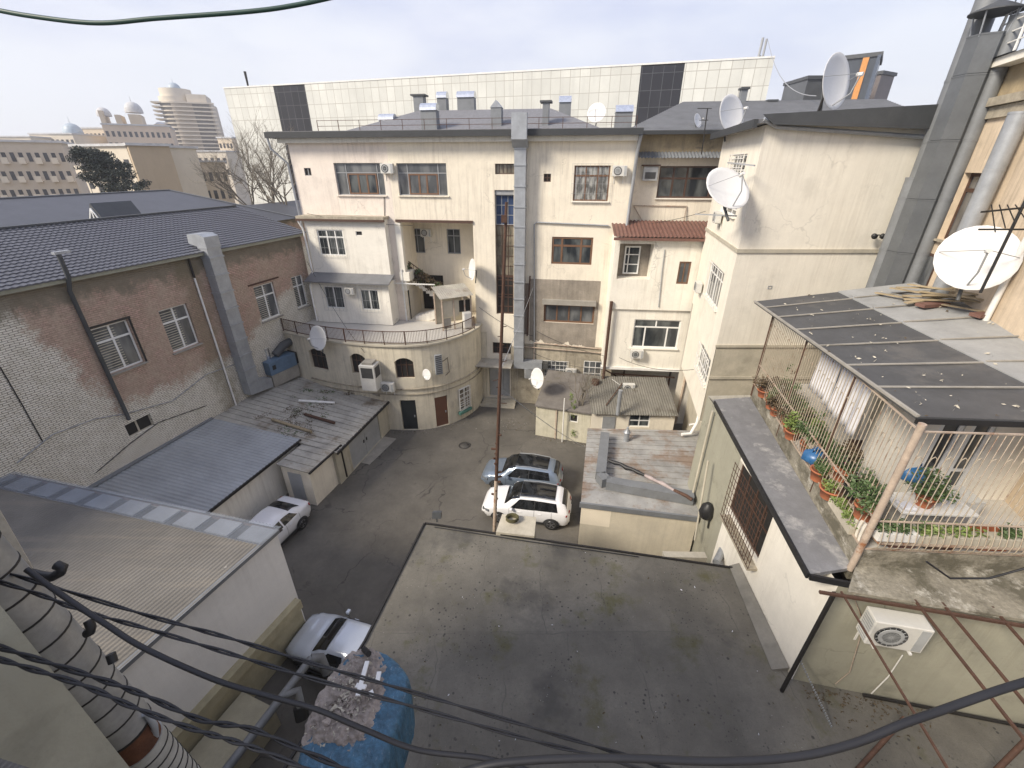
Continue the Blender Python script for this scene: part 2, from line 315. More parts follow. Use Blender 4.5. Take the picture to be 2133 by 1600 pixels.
def felt():
    t = NT('mossy_roof_felt'); c = C(.158,.147,.123)
    col = t.mix(t.rng(t.noise(.5, 8, .68), .32, .7), dk(c,.62), dk(c,1.28))
    col = t.mix(t.rng(t.noise(11, 5, .7), .35, .75, 0, .5), col, dk(c,.72))
    col = t.mix(t.rng(t.noise(.75, 7, .7, t.map((1,1,1),(4,9,0))), .55, .68, 0, .8), col, C(.095,.090,.038))
    col = t.mix(t.rng(t.noise(.45, 5, .6, t.map((1,1,1),(31,3,0))), .58, .70, 0, .6), col, C(.045,.044,.042))
    sb = t.n('ShaderNodeTexBrick'); sb.offset = .35; sb.inputs['Scale'].default_value = 1; sb.inputs['Brick Width'].default_value = 1.9; sb.inputs['Row Height'].default_value = 4.2; sb.inputs['Mortar Size'].default_value = 0; sb.inputs['Color1'].default_value = C(.80); sb.inputs['Color2'].default_value = C(1.12); t.l(t.map((1,1,1),(.1,.2,0)), sb.inputs['Vector'])
    col = t.mix(.55, col, t.mix(1., col, sb.outputs['Color'], 'MULTIPLY'))
    col = t.mix(t.rng(t.noise(28, 4, .7), .56, .68, 0, .5), col, C(.06,.056,.048))
    # dark lichen dots and pale droppings
    for sc_, r0, r1, k, cc in ((9., .12, .2, .3, C(.04,.038,.034)), (5., .12, .19, 1.1, C(.035,.034,.031)), (2.8, .08, .13, 1.6, C(.04,.038,.033)), (7., .05, .07, 1.4, C(.40,.39,.36))):
        v = t.n('ShaderNodeTexVoronoi'); v.inputs['Scale'].default_value = sc_; t.l(t.map((1,1,1),(sc_,k,0)), v.inputs['Vector'])
        big = t.rng(t.noise(.55, 3, .5, t.map((1,1,1),(k*9,0,0))), .49, .60)
        col = t.mix(t.math('MULTIPLY', t.math('MULTIPLY', t.rng(v.outputs['Distance'], r0, r1, 1, 0), big), .85), col, cc)
    # seams between felt strips
    s = t.n('ShaderNodeTexBrick'); s.offset = .35; s.inputs['Scale'].default_value = 1; s.inputs['Brick Width'].default_value = 1.9; s.inputs['Row Height'].default_value = 4.2; s.inputs['Mortar Size'].default_value = .018; s.inputs['Mortar Smooth'].default_value = .6
    nz = t.n('ShaderNodeTexNoise'); nz.inputs['Scale'].default_value = 1.3; t.l(t.co, nz.inputs['Vector'])
    va = t.n('ShaderNodeVectorMath', operation='MULTIPLY_ADD'); t.l(nz.outputs['Color'], va.inputs[0]); va.inputs[1].default_value = (.5,.5,0); t.l(t.co, va.inputs[2])
    t.l(va.outputs[0], s.inputs['Vector'])
    col = t.mix(t.math('MULTIPLY', s.outputs['Fac'], t.rng(t.noise(.5,4), .4, .62, 0, .5)), col, C(.06,.057,.05))
    t.bump(t.noise(30, 6), .4, .02); return t.fin(col, .9)
M['felt'] = felt()
def whitewashed(F):
    t = NT('half_whitewashed_brick'); v, x, z = t.facade(F)
    b = t.n('ShaderNodeTexBrick'); b.offset = .5
    for k, q in (('Scale',1.),('Brick Width',.29),('Row Height',.088),('Mortar Size',.011),('Mortar Smooth',.35),('Bias',0.)): b.inputs[k].default_value = q
    nz = t.n('ShaderNodeTexNoise'); nz.inputs['Scale'].default_value = 2.2; nz.inputs['Detail'].default_value = 4; t.l(v, nz.inputs['Vector'])
    va = t.n('ShaderNodeVectorMath', operation='MULTIPLY_ADD'); t.l(nz.outputs['Color'], va.inputs[0]); va.inputs[1].default_value = (.14,.09,0); t.l(v, va.inputs[2]); t.l(va.outputs[0], b.inputs['Vector'])
    b.inputs['Color1'].default_value = C(.60,.39,.32); b.inputs['Color2'].default_value = C(.44,.32,.24); b.inputs['Mortar'].default_value = C(.17,.13,.10)
    pink = t.mix(t.rng(t.noise(1.1, 6, .7), .35, .68), b.outputs['Color'], C(.48,.38,.29))
    pink = t.mix(t.rng(t.noise(9, 4), .4, .7, 0, .5), pink, C(.27,.19,.15))
    white = t.mix(b.outputs['Fac'], t.mix(t.rng(t.noise(2.5, 6), .3, .7), C(.64,.60,.50), C(.82,.78,.69)), C(.19,.165,.125))
    a1 = t.math('SUBTRACT', t.math('ADD', 16.7, t.math('MULTIPLY', t.math('SUBTRACT', 11.3, z), .36)), x)
    lo = t.math('ADD', t.math('SUBTRACT', 6.1, z), t.math('MULTIPLY', t.rng(x, 24.5, 31, 0, 1), 2.9))
    m = t.math('ADD', t.math('MAXIMUM', a1, lo), t.math('MULTIPLY', t.math('SUBTRACT', t.noise(.8, 7, .75), .5), 3.0))
    m = t.math('ADD', m, t.math('MULTIPLY', t.math('SUBTRACT', t.noise(7, 5, .7), .5), 1.1)); col = t.mix(t.rng(m, -.26, .26), pink, white)
    # mould under the eave, running down where pipes leak
    g = t.math('ADD', t.math('SUBTRACT', z, 11.1), t.math('MULTIPLY', t.math('SUBTRACT', t.noise(1.3, 8, .75), .5), 2.4))
    col = t.mix(t.rng(g, -.15, .3, 0, .9), col, t.mix(t.noise(2.5, 6), C(.26,.235,.18), C(.13,.11,.075)))
    leak = t.math('SUBTRACT', .9, t.math('ABSOLUTE', t.math('SUBTRACT', x, 23.9)))
    leak = t.math('ADD', leak, t.math('MULTIPLY', t.math('SUBTRACT', t.noise(1.3, 6, .7), .5), 2.4))
    col = t.mix(t.rng(leak, 0, .7, 0, .6), col, C(.17,.14,.085))
    col = t.mix(t.rng(t.noise(1.6, 8, .75, t.map((1,1,1.),(7,3,1))), .62, .70, 0, .75), col, C(.14,.11,.08))
    col = t.mix(t.rng(t.noise(4.5, 6, .7), .60, .75, 0, .5), col, C(.16,.125,.10))
    h = t.math('ADD', t.math('MULTIPLY', b.outputs['Fac'], -1.), t.math('MULTIPLY', t.noise(14, 5), .6)); t.bump(h, .8, .03)
    return t.fin(col, .93)
def panels(name, F, c, w_, h_, joint, var=.08, rough=.55):
    t = NT(name); v, x, z = t.facade(F)
    b = t.n('ShaderNodeTexBrick'); b.offset = 0
    for k, q in (('Scale',1.),('Brick Width',w_),('Row Height',h_),('Mortar Size',.035),('Mortar Smooth',.1),('Bias',0.)): b.inputs[k].default_value = q
    t.l(v, b.inputs['Vector']); c = C(*c); b.inputs['Color1'].default_value = dk(c,1-var); b.inputs['Color2'].default_value = dk(c,1+var); b.inputs['Mortar'].default_value = C(*joint)
    col = t.mix(t.rng(t.noise(.12, 7, .7), .35, .65, 0, .6), b.outputs['Color'], dk(c,.72))
    col = t.mix(t.rng(t.noise(1., 5, .7, t.map((1.2,1.2,.12))), .5, .8, 0, .35), col, dk(c,.6))
    t.bump(b.outputs['Fac'], -.5, .03); return t.fin(col, rough)
def tarp():
    t = NT('blue_tarpaulin'); c = C(.045,.125,.20)
    col = t.mix(t.rng(t.noise(1.2, 6, .7, t.map((7,7,1.2))), .35, .7), dk(c,.55), dk(c,1.35))
    col = t.mix(t.rng(t.noise(3, 7, .75, t.map((9,3,3))), .58, .70, 0, .6), col, C(.38,.44,.50))
    t.bump(t.noise(2.5, 5, .6, t.map((5,5,2))), .7, .05); return t.fin(col, .55)
M['tarp'] = tarp()
def clear_sheet():
    t = NT('cloudy_corrugated_plastic'); c = C(.30,.33,.37)
    t.fin(t.mix(t.rng(t.noise(1.5,5), .3,.7), dk(c,.8), dk(c,1.1)), .4)
    t.b.inputs['Alpha'].default_value = .42; return t.mat
M['plastic_sheet'] = clear_sheet()
def old_sheet():
    t = NT('dusty_corrugated_sheet'); c = C(.155,.145,.128)
    col = t.mix(t.rng(t.noise(.4, 7, .65), .3, .7), dk(c,.75), dk(c,1.2))
    col = t.mix(t.rng(t.noise(1., 6, .7, t.map((.25,3.,1.))), .5, .75, 0, .45), col, C(.30,.26,.20))
    col = t.mix(t.rng(t.noise(2.3, 6, .7), .68, .73, 0, .6), col, C(.46,.44,.40))
    col = t.mix(t.rng(t.noise(3.1, 4, .6, t.map((1,1,1),(9,1,4))), .70, .74, 0, .7), col, C(.08,.075,.07))
    t.bump(t.noise(20,4), .2, .01); return t.fin(col, .75)
M['old_sheet'] = old_sheet()
# ---------------------------------------------------------------- shared builders
def cells(mb, F, s0, s1, z0, z1, ops=(), d=0., m=0, rm=None, step=None):
    """front face of a wall with real openings; each op = (s0, s1, z0, z1, depth)"""
    rm = m if rm is None else rm
    S = sorted({round(x, 4) for x in [s0, s1]+[v for o in ops for v in o[:2]] if s0-1e-6 <= x <= s1+1e-6})
    if step:
        E = []
        for a, b in zip(S, S[1:]):
            k = max(1, int((b-a)/step+.5)); E += [a+(b-a)*i/k for i in range(k)]
        S = E+[S[-1]]
    Z = sorted({round(x, 4) for x in [z0, z1]+[v for o in ops for v in o[2:4]] if z0-1e-6 <= x <= z1+1e-6})
    for a, b in zip(S, S[1:]):
        for e, g in zip(Z, Z[1:]):
            cs, cz = (a+b)/2, (e+g)/2
            if any(o[0] < cs < o[1] and o[2] < cz < o[3] for o in ops): continue
            mb.poly([F.at(a,e,d), F.at(b,e,d), F.at(b,g,d), F.at(a,g,d)], m)
    for o in ops:
        a, b, e, g, r = o
        if r <= 0: continue
        for p, q in (((a,e),(a,g)), ((b,g),(b,e)), ((a,g),(b,g)), ((b,e),(a,e))):
            mb.poly([F.at(*p,d), F.at(*q,d), F.at(*q,d-r), F.at(*p,d-r)], rm)
def shell(mb, F, s0, s1, z0, z1, dep, m=0, top=True, bottom=False):
    """the sides, back and top of a block whose front is made by cells()"""
    A = lambda s, z, d: F.at(s, z, d)
    mb.poly([A(s0,z0,-dep),A(s0,z0,0),A(s0,z1,0),A(s0,z1,-dep)], m); mb.poly([A(s1,z0,0),A(s1,z0,-dep),A(s1,z1,-dep),A(s1,z1,0)], m)
    mb.poly([A(s1,z0,-dep),A(s0,z0,-dep),A(s0,z1,-dep),A(s1,z1,-dep)], m)
    if top: mb.poly([A(s0,z1,0),A(s1,z1,0),A(s1,z1,-dep),A(s0,z1,-dep)], m)
    if bottom: mb.poly([A(s0,z0,0),A(s0,z0,-dep),A(s1,z0,-dep),A(s1,z0,0)], m)
def window(F, r, parent, fm, gm, cols=(.5,), rows=(), dep=.14, fw=.06, bw=.05, d=0., sill=None, name='window', rowcols=None, label=None):
    """frame with mullions and transoms standing in an opening; pane behind; rowcols limits mullions to below the first transom"""
    s0, s1, z0, z1 = r; mb = MB(); a = d-dep; e = .004
    mb.fbox(F, s0+e, s0+fw, z0+e, z1-e, a-.05, a); mb.fbox(F, s1-fw, s1-e, z0+e, z1-e, a-.05, a)
    mb.fbox(F, s0+fw, s1-fw, z0+e, z0+fw, a-.05, a-.002); mb.fbox(F, s0+fw, s1-fw, z1-fw, z1-e, a-.05, a-.002)
    for q in rows: z = z0+(z1-z0)*q; mb.fbox(F, s0+fw, s1-fw, z-bw/2, z+bw/2, a-.05, a-.004)
    zt = z0+(z1-z0)*rows[0] if (rows and rowcols) else z1
    for q in cols: s = s0+(s1-s0)*q; mb.fbox(F, s-bw/2, s+bw/2, z0+fw, zt-.02 if zt < z1 else z1-fw, a-.05, a-.006)
    if rowcols and rows:
        for q in rowcols: s = s0+(s1-s0)*q; mb.fbox(F, s-bw/2, s+bw/2, zt+.02, z1-fw, a-.05, a-.006)
    o = mb.build(name, fm, parent)
    if label: o['label'] = label
    g = MB(); g.poly([F.at(s0+.01,z0+.01,a-.03),F.at(s1-.01,z0+.01,a-.03),F.at(s1-.01,z1-.01,a-.03),F.at(s0+.01,z1-.01,a-.03)]); g.build('pane', gm, o)
    if sill:
        k = MB(); k.fbox(F, s0-.08, s1+.08, z0-.07, z0-.004, d-.02, d+.12); k.build('sill', sill, o)
    return o
def bars(F, r, parent, mat, nv, nh, d=.05, t=.014, name='grille', belly=0):
    s0, s1, z0, z1 = r; mb = MB()
    for i in range(nv+1):
        s = s0+(s1-s0)*i/nv; mb.fbox(F, s-t/2, s+t/2, z0, z1, d-t/2, d+t/2)
    for i in range(nh+1):
        z = z0+(z1-z0)*i/nh; mb.fbox(F, s0-t, s1+t, z-t/2, z+t/2, d+t/2+.001, d+t*1.5)
    return mb.build(name, mat, parent)
# ---------------------------------------------------------------- ground
g = MB(); g.poly([(-2500,-600,-.012),(2500,-600,-.012),(2500,3500,-.012),(-2500,3500,-.012)])
tag(g.build('ground', surf('dusty_ground', (.16,.15,.13), .95, scale=.2, bump=0)), kind='structure')
g = MB(); g.poly([(-14,5,0),(11.5,3,0),(12,32,0),(-16,31,0)])
tag(g.build('courtyard', M['asphalt']), kind='structure')
g = MB(); p = [onz(735,960,0), onz(792,908,0), onz(826,914,0), onz(770,968,0)]
g.poly([q+Vector((0,0,.006)) for q in p]); tag(g.build('pavement', M['concrete']), kind='structure')
t = thing('manhole_cover', 'round iron manhole cover set in the asphalt beyond the parked cars', 'manhole cover', onz(968,928,0))
g = MB(); g.lathe([(.40,.004),(.40,.018),(.31,.018),(.31,.010)], onz(968,928,0), n=24); g.build('rim', surf('worn_iron', (.06,.055,.05), .7, .3, bump=.2), t)
g = MB(); g.lathe([(.30,.002),(.30,.013),(.0,.013)], onz(968,928,0), n=24); g.build('lid', surf('dull_iron', (.10,.095,.088), .7, .3, bump=.2), t)
# ================================================================ main cream building at the back of the court
FA = Frame((-14.1, 31.5), (7.1, 28.3))
T0 = 6.2
W1 = FA.rect(699.5, 339.5, 800, 406.5); W2 = FA.rect(828.5, 340, 931, 407.5); V1 = FA.rect(634, 350, 648, 366); V2 = FA.rect(1132.5, 362, 1147.5, 379)
W3 = FA.rect(1195, 345, 1269, 419); W4 = FA.rect(1149, 494, 1234, 551); W5 = FA.rect(1132.5, 635, 1238, 673)
SV = FA.rect(1031, 341, 1071, 363); SW = FA.rect(1032, 396, 1070, 655)
REC = (FA.px(835, 500)[0], FA.px(986, 500)[0], T0, 12.95); DR = FA.rect(1018, 752, 1062, 829); DR = (DR[0], DR[1], .3, DR[3]); SG = FA.rect(1026, 714, 1066, 738)
SR = FA.px(1328, 290)[0]; SP_ = FA.px(816, 400)[0]; ZE = 17.72
mainb = thing('apartment_building', 'wide cream apartment building across the back of the court under a grey gutter', 'building', FA.at(10, 0, 0))
w = MB()
ops = [(*W1,.16),(*W2,.16),(*V1,.2),(*V2,.2),(*W3,.14),(*W4,.14),(*SV,.25),(*SW,.35),(*REC,0),(*DR,.4),(*SG,.3),(*W5,.16)]
cells(w, FA, -.15, SP_, 0, ZE, [o for o in ops if o[1] < SP_], 0, 1)
cells(w, FA, SP_, SR, 0, ZE, [o for o in ops if o[0] > SP_], 0, 0)
shell(w, FA, -.15, SR, 0, ZE, 11, 0, top=True)
RD = 2.7
for a, b in (((REC[0],0),(REC[0],-RD)), ((REC[1],-RD),(REC[1],0))):
    w.poly([FA.at(a[0],T0,a[1]),FA.at(b[0],T0,b[1]),FA.at(b[0],12.95,b[1]),FA.at(a[0],12.95,a[1])])
w.poly([FA.at(REC[0],12.95,0),FA.at(REC[1],12.95,0),FA.at(REC[1],12.95,-RD),FA.at(REC[0],12.95,-RD)])
w.poly([FA.at(REC[0],T0,0),FA.at(REC[0],T0,-RD),FA.at(REC[1],T0,-RD),FA.at(REC[1],T0,0)])
FR_ = FA.off(-RD); RW1 = FA.rect(853, 476, 884, 527, -RD); RW2 = FA.rect(931, 477, 959, 529, -RD)
RDO = (REC[0]+.15, REC[0]+1.9, T0+.02, 8.9)
cells(w, FA, REC[0], REC[1], T0, 12.95, [(*RW1,.15),(*RW2,.15),(*RDO,.3)], -RD)
w.build('wall', [M['cream'], M['pink_cream']], mainb)
# weathered render around the lower windows, standing proud of the plaster
GP = FA.rect(1104, 583, 1246, 706)
g = MB(); cells(g, FA, GP[0], GP[1], GP[2], GP[3], [(*W5,.02)], .02); 
hs_ = [.3]
for k in range(60): hs_.append(min(.75, max(.05, hs_[-1]+RND.gauss(0,.07))))
for k in range(60):
    a = GP[0]+(GP[1]-GP[0])*k/60; b = GP[0]+(GP[1]-GP[0])*(k+1)/60
    g.poly([FA.at(a,GP[2]-hs_[k],.02),FA.at(b,GP[2]-hs_[k+1],.02),FA.at(b,GP[2],.02),FA.at(a,GP[2],.02)])
g.build('render_patch', M['grey_render'], mainb)
g = MB(); a = FA.px(1092, 600)[0]; cells(g, FA, a, GP[0]-.06, GP[2]+.2, FA.px(1100,590)[1], [], .03); g.build('brown_patch', M['brown_render'], mainb)
LP = (FA.px(1078,740)[0], SR, .0, GP[2]-.5)
GW = FA.rect(1134, 752, 1180, 784); PW = FA.rect(1215, 752, 1252, 790)
g = MB(); cells(g, FA, LP[0], LP[1], LP[2], LP[3], [(*GW,.02),(*PW,.02)], .03); g.build('damp_patch', M['dirty_render'], mainb)
g = MB(); cells(g, FA, DR[1]+.08, LP[0]-.02, .0, 4.6, [], .03); g.build('damp_patch', M['dirty_render'], mainb)
g = MB(); cells(g, FA, FA.px(992,760)[0], DR[0]-.06, .0, 5.6, [], .03); g.build('damp_patch', M['yellow_plaster'], mainb)
FA1 = FA
bw, gl = M['brown_wood'], M['glass_grey']
window(FA, W1, mainb, M['grey_frame'], gl, cols=(.22,.86), rows=(.70,), dep=.12, fw=.05, bw=.05, sill=M['pink_cream'], rowcols=(.22,.86))
window(FA, (W1[0]+(W1[1]-W1[0])*.24, W1[0]+(W1[1]-W1[0])*.84, W1[2]+.05, W1[2]+(W1[3]-W1[2])*.68), mainb, bw, M['glass'], cols=(.36,.66), dep=.10, fw=.09, bw=.11)
window(FA, W2, mainb, M['grey_frame'], gl, cols=(.20,.82), rows=(.70,), dep=.12, fw=.05, bw=.05, sill=M['cream'], rowcols=(.20,.82))
window(FA, (W2[0]+(W2[1]-W2[0])*.21, W2[0]+(W2[1]-W2[0])*.81, W2[2]+.05, W2[2]+(W2[3]-W2[2])*.68), mainb, bw, M['glass_grey'], cols=(.36,.62), dep=.10, fw=.09, bw=.11)
o = window(FA, W3, mainb, M['brown_wood'], M['glass_curtain'], cols=(.33,.67), rows=(.72,), dep=.08, fw=.08, bw=.09, sill=M['white_plaster'], rowcols=())
bars(FA, (W3[0]-.12,W3[1]+.12,W3[2]-.12,W3[3]+.1), o, M['grey_frame'], 9, 4, .08, .011)
window(FA, W4, mainb, bw, M['glass'], cols=(.25,.72), rows=(.68,), dep=.05, fw=.12, bw=.12, rowcols=(.25,.72))
window(FA, W5, mainb, bw, M['glass_grey'], cols=(.26,.5,.74), rows=(), dep=.10, fw=.12, bw=.10)
g = MB(); g.fbox(FA, W5[0]-.1, W5[1]+.05, W5[3]+.04, W5[3]+.36, .022, .32); g.build('canopy', M['concrete'], mainb)
window(FA, V1, mainb, M['grey_frame'], M['dark_void'], cols=(.5,), dep=.06, fw=.03, name='vent')
window(FA, V2, mainb, M['dark_wood'], M['dark_void'], cols=(.5,), rows=(.5,), dep=.06, fw=.04, name='vent')
window(FA, SV, mainb, M['dark_wood'], M['glass_tan'], cols=(.2,.4,.6,.8), dep=.2, fw=.05, bw=.03)
sh = SW[3]-SW[2]; za = SW[2]+sh*.33; zb = SW[2]+sh*.74; zc = SW[3]-.28
window(FA, (SW[0],SW[1],SW[2],za), mainb, M['dark_wood'], M['dark_void'], cols=(.33,.66), rows=(.2,.45,.52,.75,.9), dep=.2, fw=.09, bw=.07)
window(FA, (SW[0],SW[1],za,zb), mainb, M['dark_wood'], M['glass_tan'], cols=(.33,.66), rows=(.2,.4,.6,.8), dep=.28, fw=.05, bw=.035)
window(FA, (SW[0],SW[1],zb,zc), mainb, M['grey_frame'], M['glass_blue'], cols=(.33,.66), rows=(.33,.66), dep=.28, fw=.05, bw=.03)
g = MB(); g.fbox(FA, SW[0]+.003, SW[1]-.003, zc+.003, SW[3]-.003, -.3, -.1); g.build('lintel', M['grey_frame'], mainb)
window(FA, SG, mainb, M['rust'], M['dark_void'], cols=(.25,.5,.75), rows=(.5,), dep=.2, fw=.05)
o = window(FA, GW, mainb, M['grey_frame'], M['glass_grey'], cols=(.5,), rows=(.5,), dep=.0, fw=.05, d=.05)
bars(FA, (GW[0]-.1,GW[1]+.1,GW[2]-.05,GW[3]+.05), o, M['white_metal'], 6, 4, .12, .025)
o = window(FA, PW, mainb, M['white_metal'], M['glass_grey'], cols=(.33,.66), rows=(.33,.66), dep=.0, fw=.05, d=.05)
d = MB(); d.fbox(FA, DR[0]+.03, DR[1]-.55, DR[2], DR[3]-.03, -.4, -.33); d.build('door', M['silver_door'], mainb)
d = MB(); d.fbox(FA, DR[1]-.53, DR[1]-.03, DR[2], DR[3]-.03, -.4, -.36); d.build('door', M['ac_grey'], mainb)
d = MB(); d.fbox(FA, DR[0]-.9, DR[1]+.3, DR[3]+.1, DR[3]+.18, .04, 1.5); d.build('door_canopy', M['tin_roof'], mainb)
d = MB()
for k in range(3): d.fbox(FA, DR[0]-.3-.1*k, DR[1]+.5, 0, .30-.1*k, .04+.35*k, .39+.35*k)
d.build('steps', M['pale_concrete'], mainb)
for r, gm in ((RW1, M['glass']), (RW2, M['glass'])):
    window(FA, r, mainb, M['grey_frame'], gm, cols=(.5,), rows=(.72,), dep=.1, fw=.07, bw=.06, d=-RD, rowcols=())
d = MB(); d.fbox(FA, *RDO, -RD-.28, -RD-.2); d.build('door', M['dark_void'], mainb)
d = MB(); d.fbox(FA, REC[0]-.2, REC[1]+.02, 12.96, 13.12, .004, .10); d.build('lintel', M['dark_wood'], mainb)
# stair in the loggia: upper flight down to the right, lower flight back to the left
def flight(mb, sa, za, sb, zb, d0, d1, n, thick=.35):
    st = (sb-sa)/n; dz = (zb-za)/n
    for i in range(n):
        s = sa+st*i; z = za+dz*i; lo, hi = sorted((s, s+st)); mb.fbox(FA, lo, hi, min(z, z+dz)-thick, max(z, z+dz)-.02, d0, d1)
sa, za_ = FA.px(843, 556, -1.2); sb, zb_ = FA.px(938, 618, -1.2)
d = MB(); flight(d, sa, za_-.1, sb, zb_-.35, -2.0, -1.0, 13, .5); flight(d, sb-.1, zb_-.6, FA.px(868,650,-.4)[0], T0+.2, -.9, -.1, 9, .5)
d.build('staircase', M['white_plaster'], mainb)
d = MB(); d.bar(FA.at(sa,za_+.75,-.95), FA.at(sb,zb_+.5,-.95), .05); d.bar(FA.at(sa,za_+.35,-.95), FA.at(sb,zb_+.1,-.95), .04)
for k in range(14): q = k/13; s = sa+(sb-sa)*q; z = za_+(zb_-za_)*q; d.bar(FA.at(s,z-.2,-.95), FA.at(s,z+.72-.2*q,-.95), .03)
d.build('stair_railing', M['rust'], mainb)
t = thing('climbing_plant', 'dry reddish brown creeper covering the railing of the loggia stair', 'plant', FA.at(sa+2, zb_, -.9))
d = MB()
for k in range(46): q = RND.random(); d.leaves(FA.at(sa+(sb-sa)*q, za_+(zb_-za_)*q+RND.uniform(-.25,.5), -.86+RND.uniform(-.1,.15)), (.32,.22,.30), 46, .11, RND.choice((0,0,0,1)))
d.build('foliage', [M['leaf_dry'], M['leaf']], t)
d = MB()
for k in range(7): q = k/7; d.tube([FA.at(sa+(sb-sa)*(q+j*.05), za_+(zb_-za_)*(q+j*.05)+.1+.25*math.sin(j+k), -.93) for j in range(4)], .018, 5)
d.build('stem', M['bark'], t)
# roof
r = MB(); sx0, sx1 = -1.05, SR+.15
r.fbox(FA, sx0, sx1, ZE+.32, ZE+.46, -11, .62)
HZ = ZE+.46
def hip(mb, F, s0, s1, d0, d1, z0, rs0, rs1, rd, z1):
    a, b, c, e = F.at(s0,z0,d0), F.at(s1,z0,d0), F.at(s1,z0,d1), F.at(s0,z0,d1); p, q = F.at(rs0,z1,rd), F.at(rs1,z1,rd)
    mb.poly([a,b,q,p]); mb.poly([b,c,q]); mb.poly([c,e,p,q]); mb.poly([e,a,p])
ra = FA.px(872, 231, -6); rb = FA.px(1148, 226, -6); h0 = FA.px(715, 270, -1.); h1 = FA.px(1245, 257, -1.)
hip(r, FA, h0[0]-.5, h1[0]+.5, -1.2, -10.8, HZ+.002, ra[0], rb[0], -6, max(ra[1], rb[1]))
roof = r.build('roof', surf('grey_shingle', (.20,.20,.21), .7, .1, var=.3, scale=6, grime=.2, bump=.4), mainb)
g = MB(); g.fbox(FA, sx0-.05, sx1+.05, ZE+.10, ZE+.42, .625, .80); g.fbox(FA, sx0-.05, sx0-.002, ZE+.10, ZE+.42, -10, .62); g.build('gutter', M['gutter_dark'], mainb)
g = MB(); g.fbox(FA, -.6, SR-.01, ZE-.16, ZE+.315, .003, .38); g.build('cornice', M['white_plaster'], mainb)
ca, cb = FA.px(612, 300, .1), FA.px(655, 640, .1)
g = MB(); g.tube([FA.at(-1.0,ZE+.1,.7),FA.at(-.95,ZE-.5,.65),FA.at(-.35,ZE-1.3,.12),FA.at(-.25,12.2,.12)], .07); g.build('downpipe', M['galv'], mainb)
g = MB(); g.tube([FA.at(SR+.1,ZE+.1,.6),FA.at(SR+.05,ZE-.7,.15),FA.at(SR-.1,11.5,.15),FA.at(SR-.6,10.9,.15),FA.at(SR-.75,6,.15)], .10); g.build('downpipe', M['galv'], mainb)
g = MB(); a, b = FA.px(655, 246, 0)[0], FA.px(1328, 246, 0)[0]
for i in range(15): s = a+(b-a)*i/14; g.bar(FA.at(s,HZ,-.2), FA.at(s,HZ+.62,-.2), .03)
for z in (.3, .6): g.bar(FA.at(a,HZ+z,-.2), FA.at(b,HZ+z,-.2), .025)
g.build('roof_railing', M['rust'], mainb)
def vent(px0, py0, px1, py1, dd, cap, deep=.7):
    s0, s1, z0, z1 = FA.rect(px0, py0, px1, py1, dd); h = z1-z0; v = MB()
    if cap == 'flat': v.fbox(FA, s0+.12, s1-.12, z0-.4, z1-.1, dd-deep, dd); c = MB(); c.fbox(FA, s0-.05, s1+.05, z1-.098, z1, dd-deep-.1, dd+.1); cm = 'galv_dark'
    elif cap == 'arch':
        v.fbox(FA, s0, s1, z0-.4, z1-.42, dd-deep, dd); c = MB(); n = 8; P = [FA.at(s0-.03, z1-.416, dd+.06)]
        P = [FA.at(s0-.03, z1-.416+.41*math.sin(math.pi*i/n), dd-deep/2+(deep/2+.08)*math.cos(math.pi*i/n)) for i in range(n+1)]
        c.prism(P, FA.u*(s1-s0+.06)); cm = 'shiny'
    else:
        v.fbox(FA, s0, s1, z0-.4, z1-.4, dd-deep, dd); c = MB(); m_ = (s0+s1)/2
        c.prism([FA.at(s0-.03,z1-.396,dd+.04),FA.at(s1+.03,z1-.396,dd+.04),FA.at(m_,z1,dd+.04)], FA.n*-(deep+.08)); cm = 'galv'
    o = v.build('chimney', M['galv_dull'], roof); c.build('chimney_cap', M[cm], roof)
vent(858,196,885,232,-6.5,'flat'); vent(876,213,908,261,-1.5,'arch'); vent(910,189,929,232,-6.5,'arch'); vent(952,188,987,230,-6.6,'arch'); vent(1022,208,1044,258,-2.2,'gable')
vent(1126,209,1147,257,-2.2,'flat'); vent(1165,198,1189,235,-6.6,'arch'); vent(1283,216,1318,258,-2.5,'arch',1.1); vent(788,236,818,250,-4.,'arch')
# big square duct climbing the facade
t = thing('exhaust_duct', 'tall square galvanised duct running up the cream facade from the ground floor to the roof', 'duct', FA.at(14.5, 4, .4))
s0 = FA.px(1071,500,.7)[0]; s1 = FA.px(1093,500,.7)[0]; zlo = FA.px(1080,750,.4)[1]
g = MB(); zz = zlo
while zz < ZE-.6:
    z2 = min(zz+1.15, ZE-.5); g.fbox(FA, s0, s1, zz, z2-.015, .10, .72); g.fbox(FA, s0-.025, s1+.025, z2-.07, z2, .06, .765); zz = z2
g.build('shaft', M['galv'], t)
g = MB(); g.prism([FA.at(s0-.1,ZE-.5,.1),FA.at(s0-.1,ZE-.5,.78),FA.at(s0-.1,ZE-.1,1.25),FA.at(s0-.1,ZE+1.2,1.25),FA.at(s0-.1,ZE+1.2,.85),FA.at(s0-.1,ZE-.02,.84),FA.at(s0-.1,ZE-.3,.1)], FA.u*(s1-s0+.2)); g.build('outlet_head', M['galv'], t)
g = MB(); g.fbox(FA, s0-.02, s1+1.35, zlo-.55, zlo-.003, .1, .7); g.build('elbow', M['galv'], t)
g = MB(); g.fbox(FA, s1+1.352, s1+1.75, zlo-.5, zlo-.08, .16, .64); g.build('nozzle', M['ac_grille'], t)
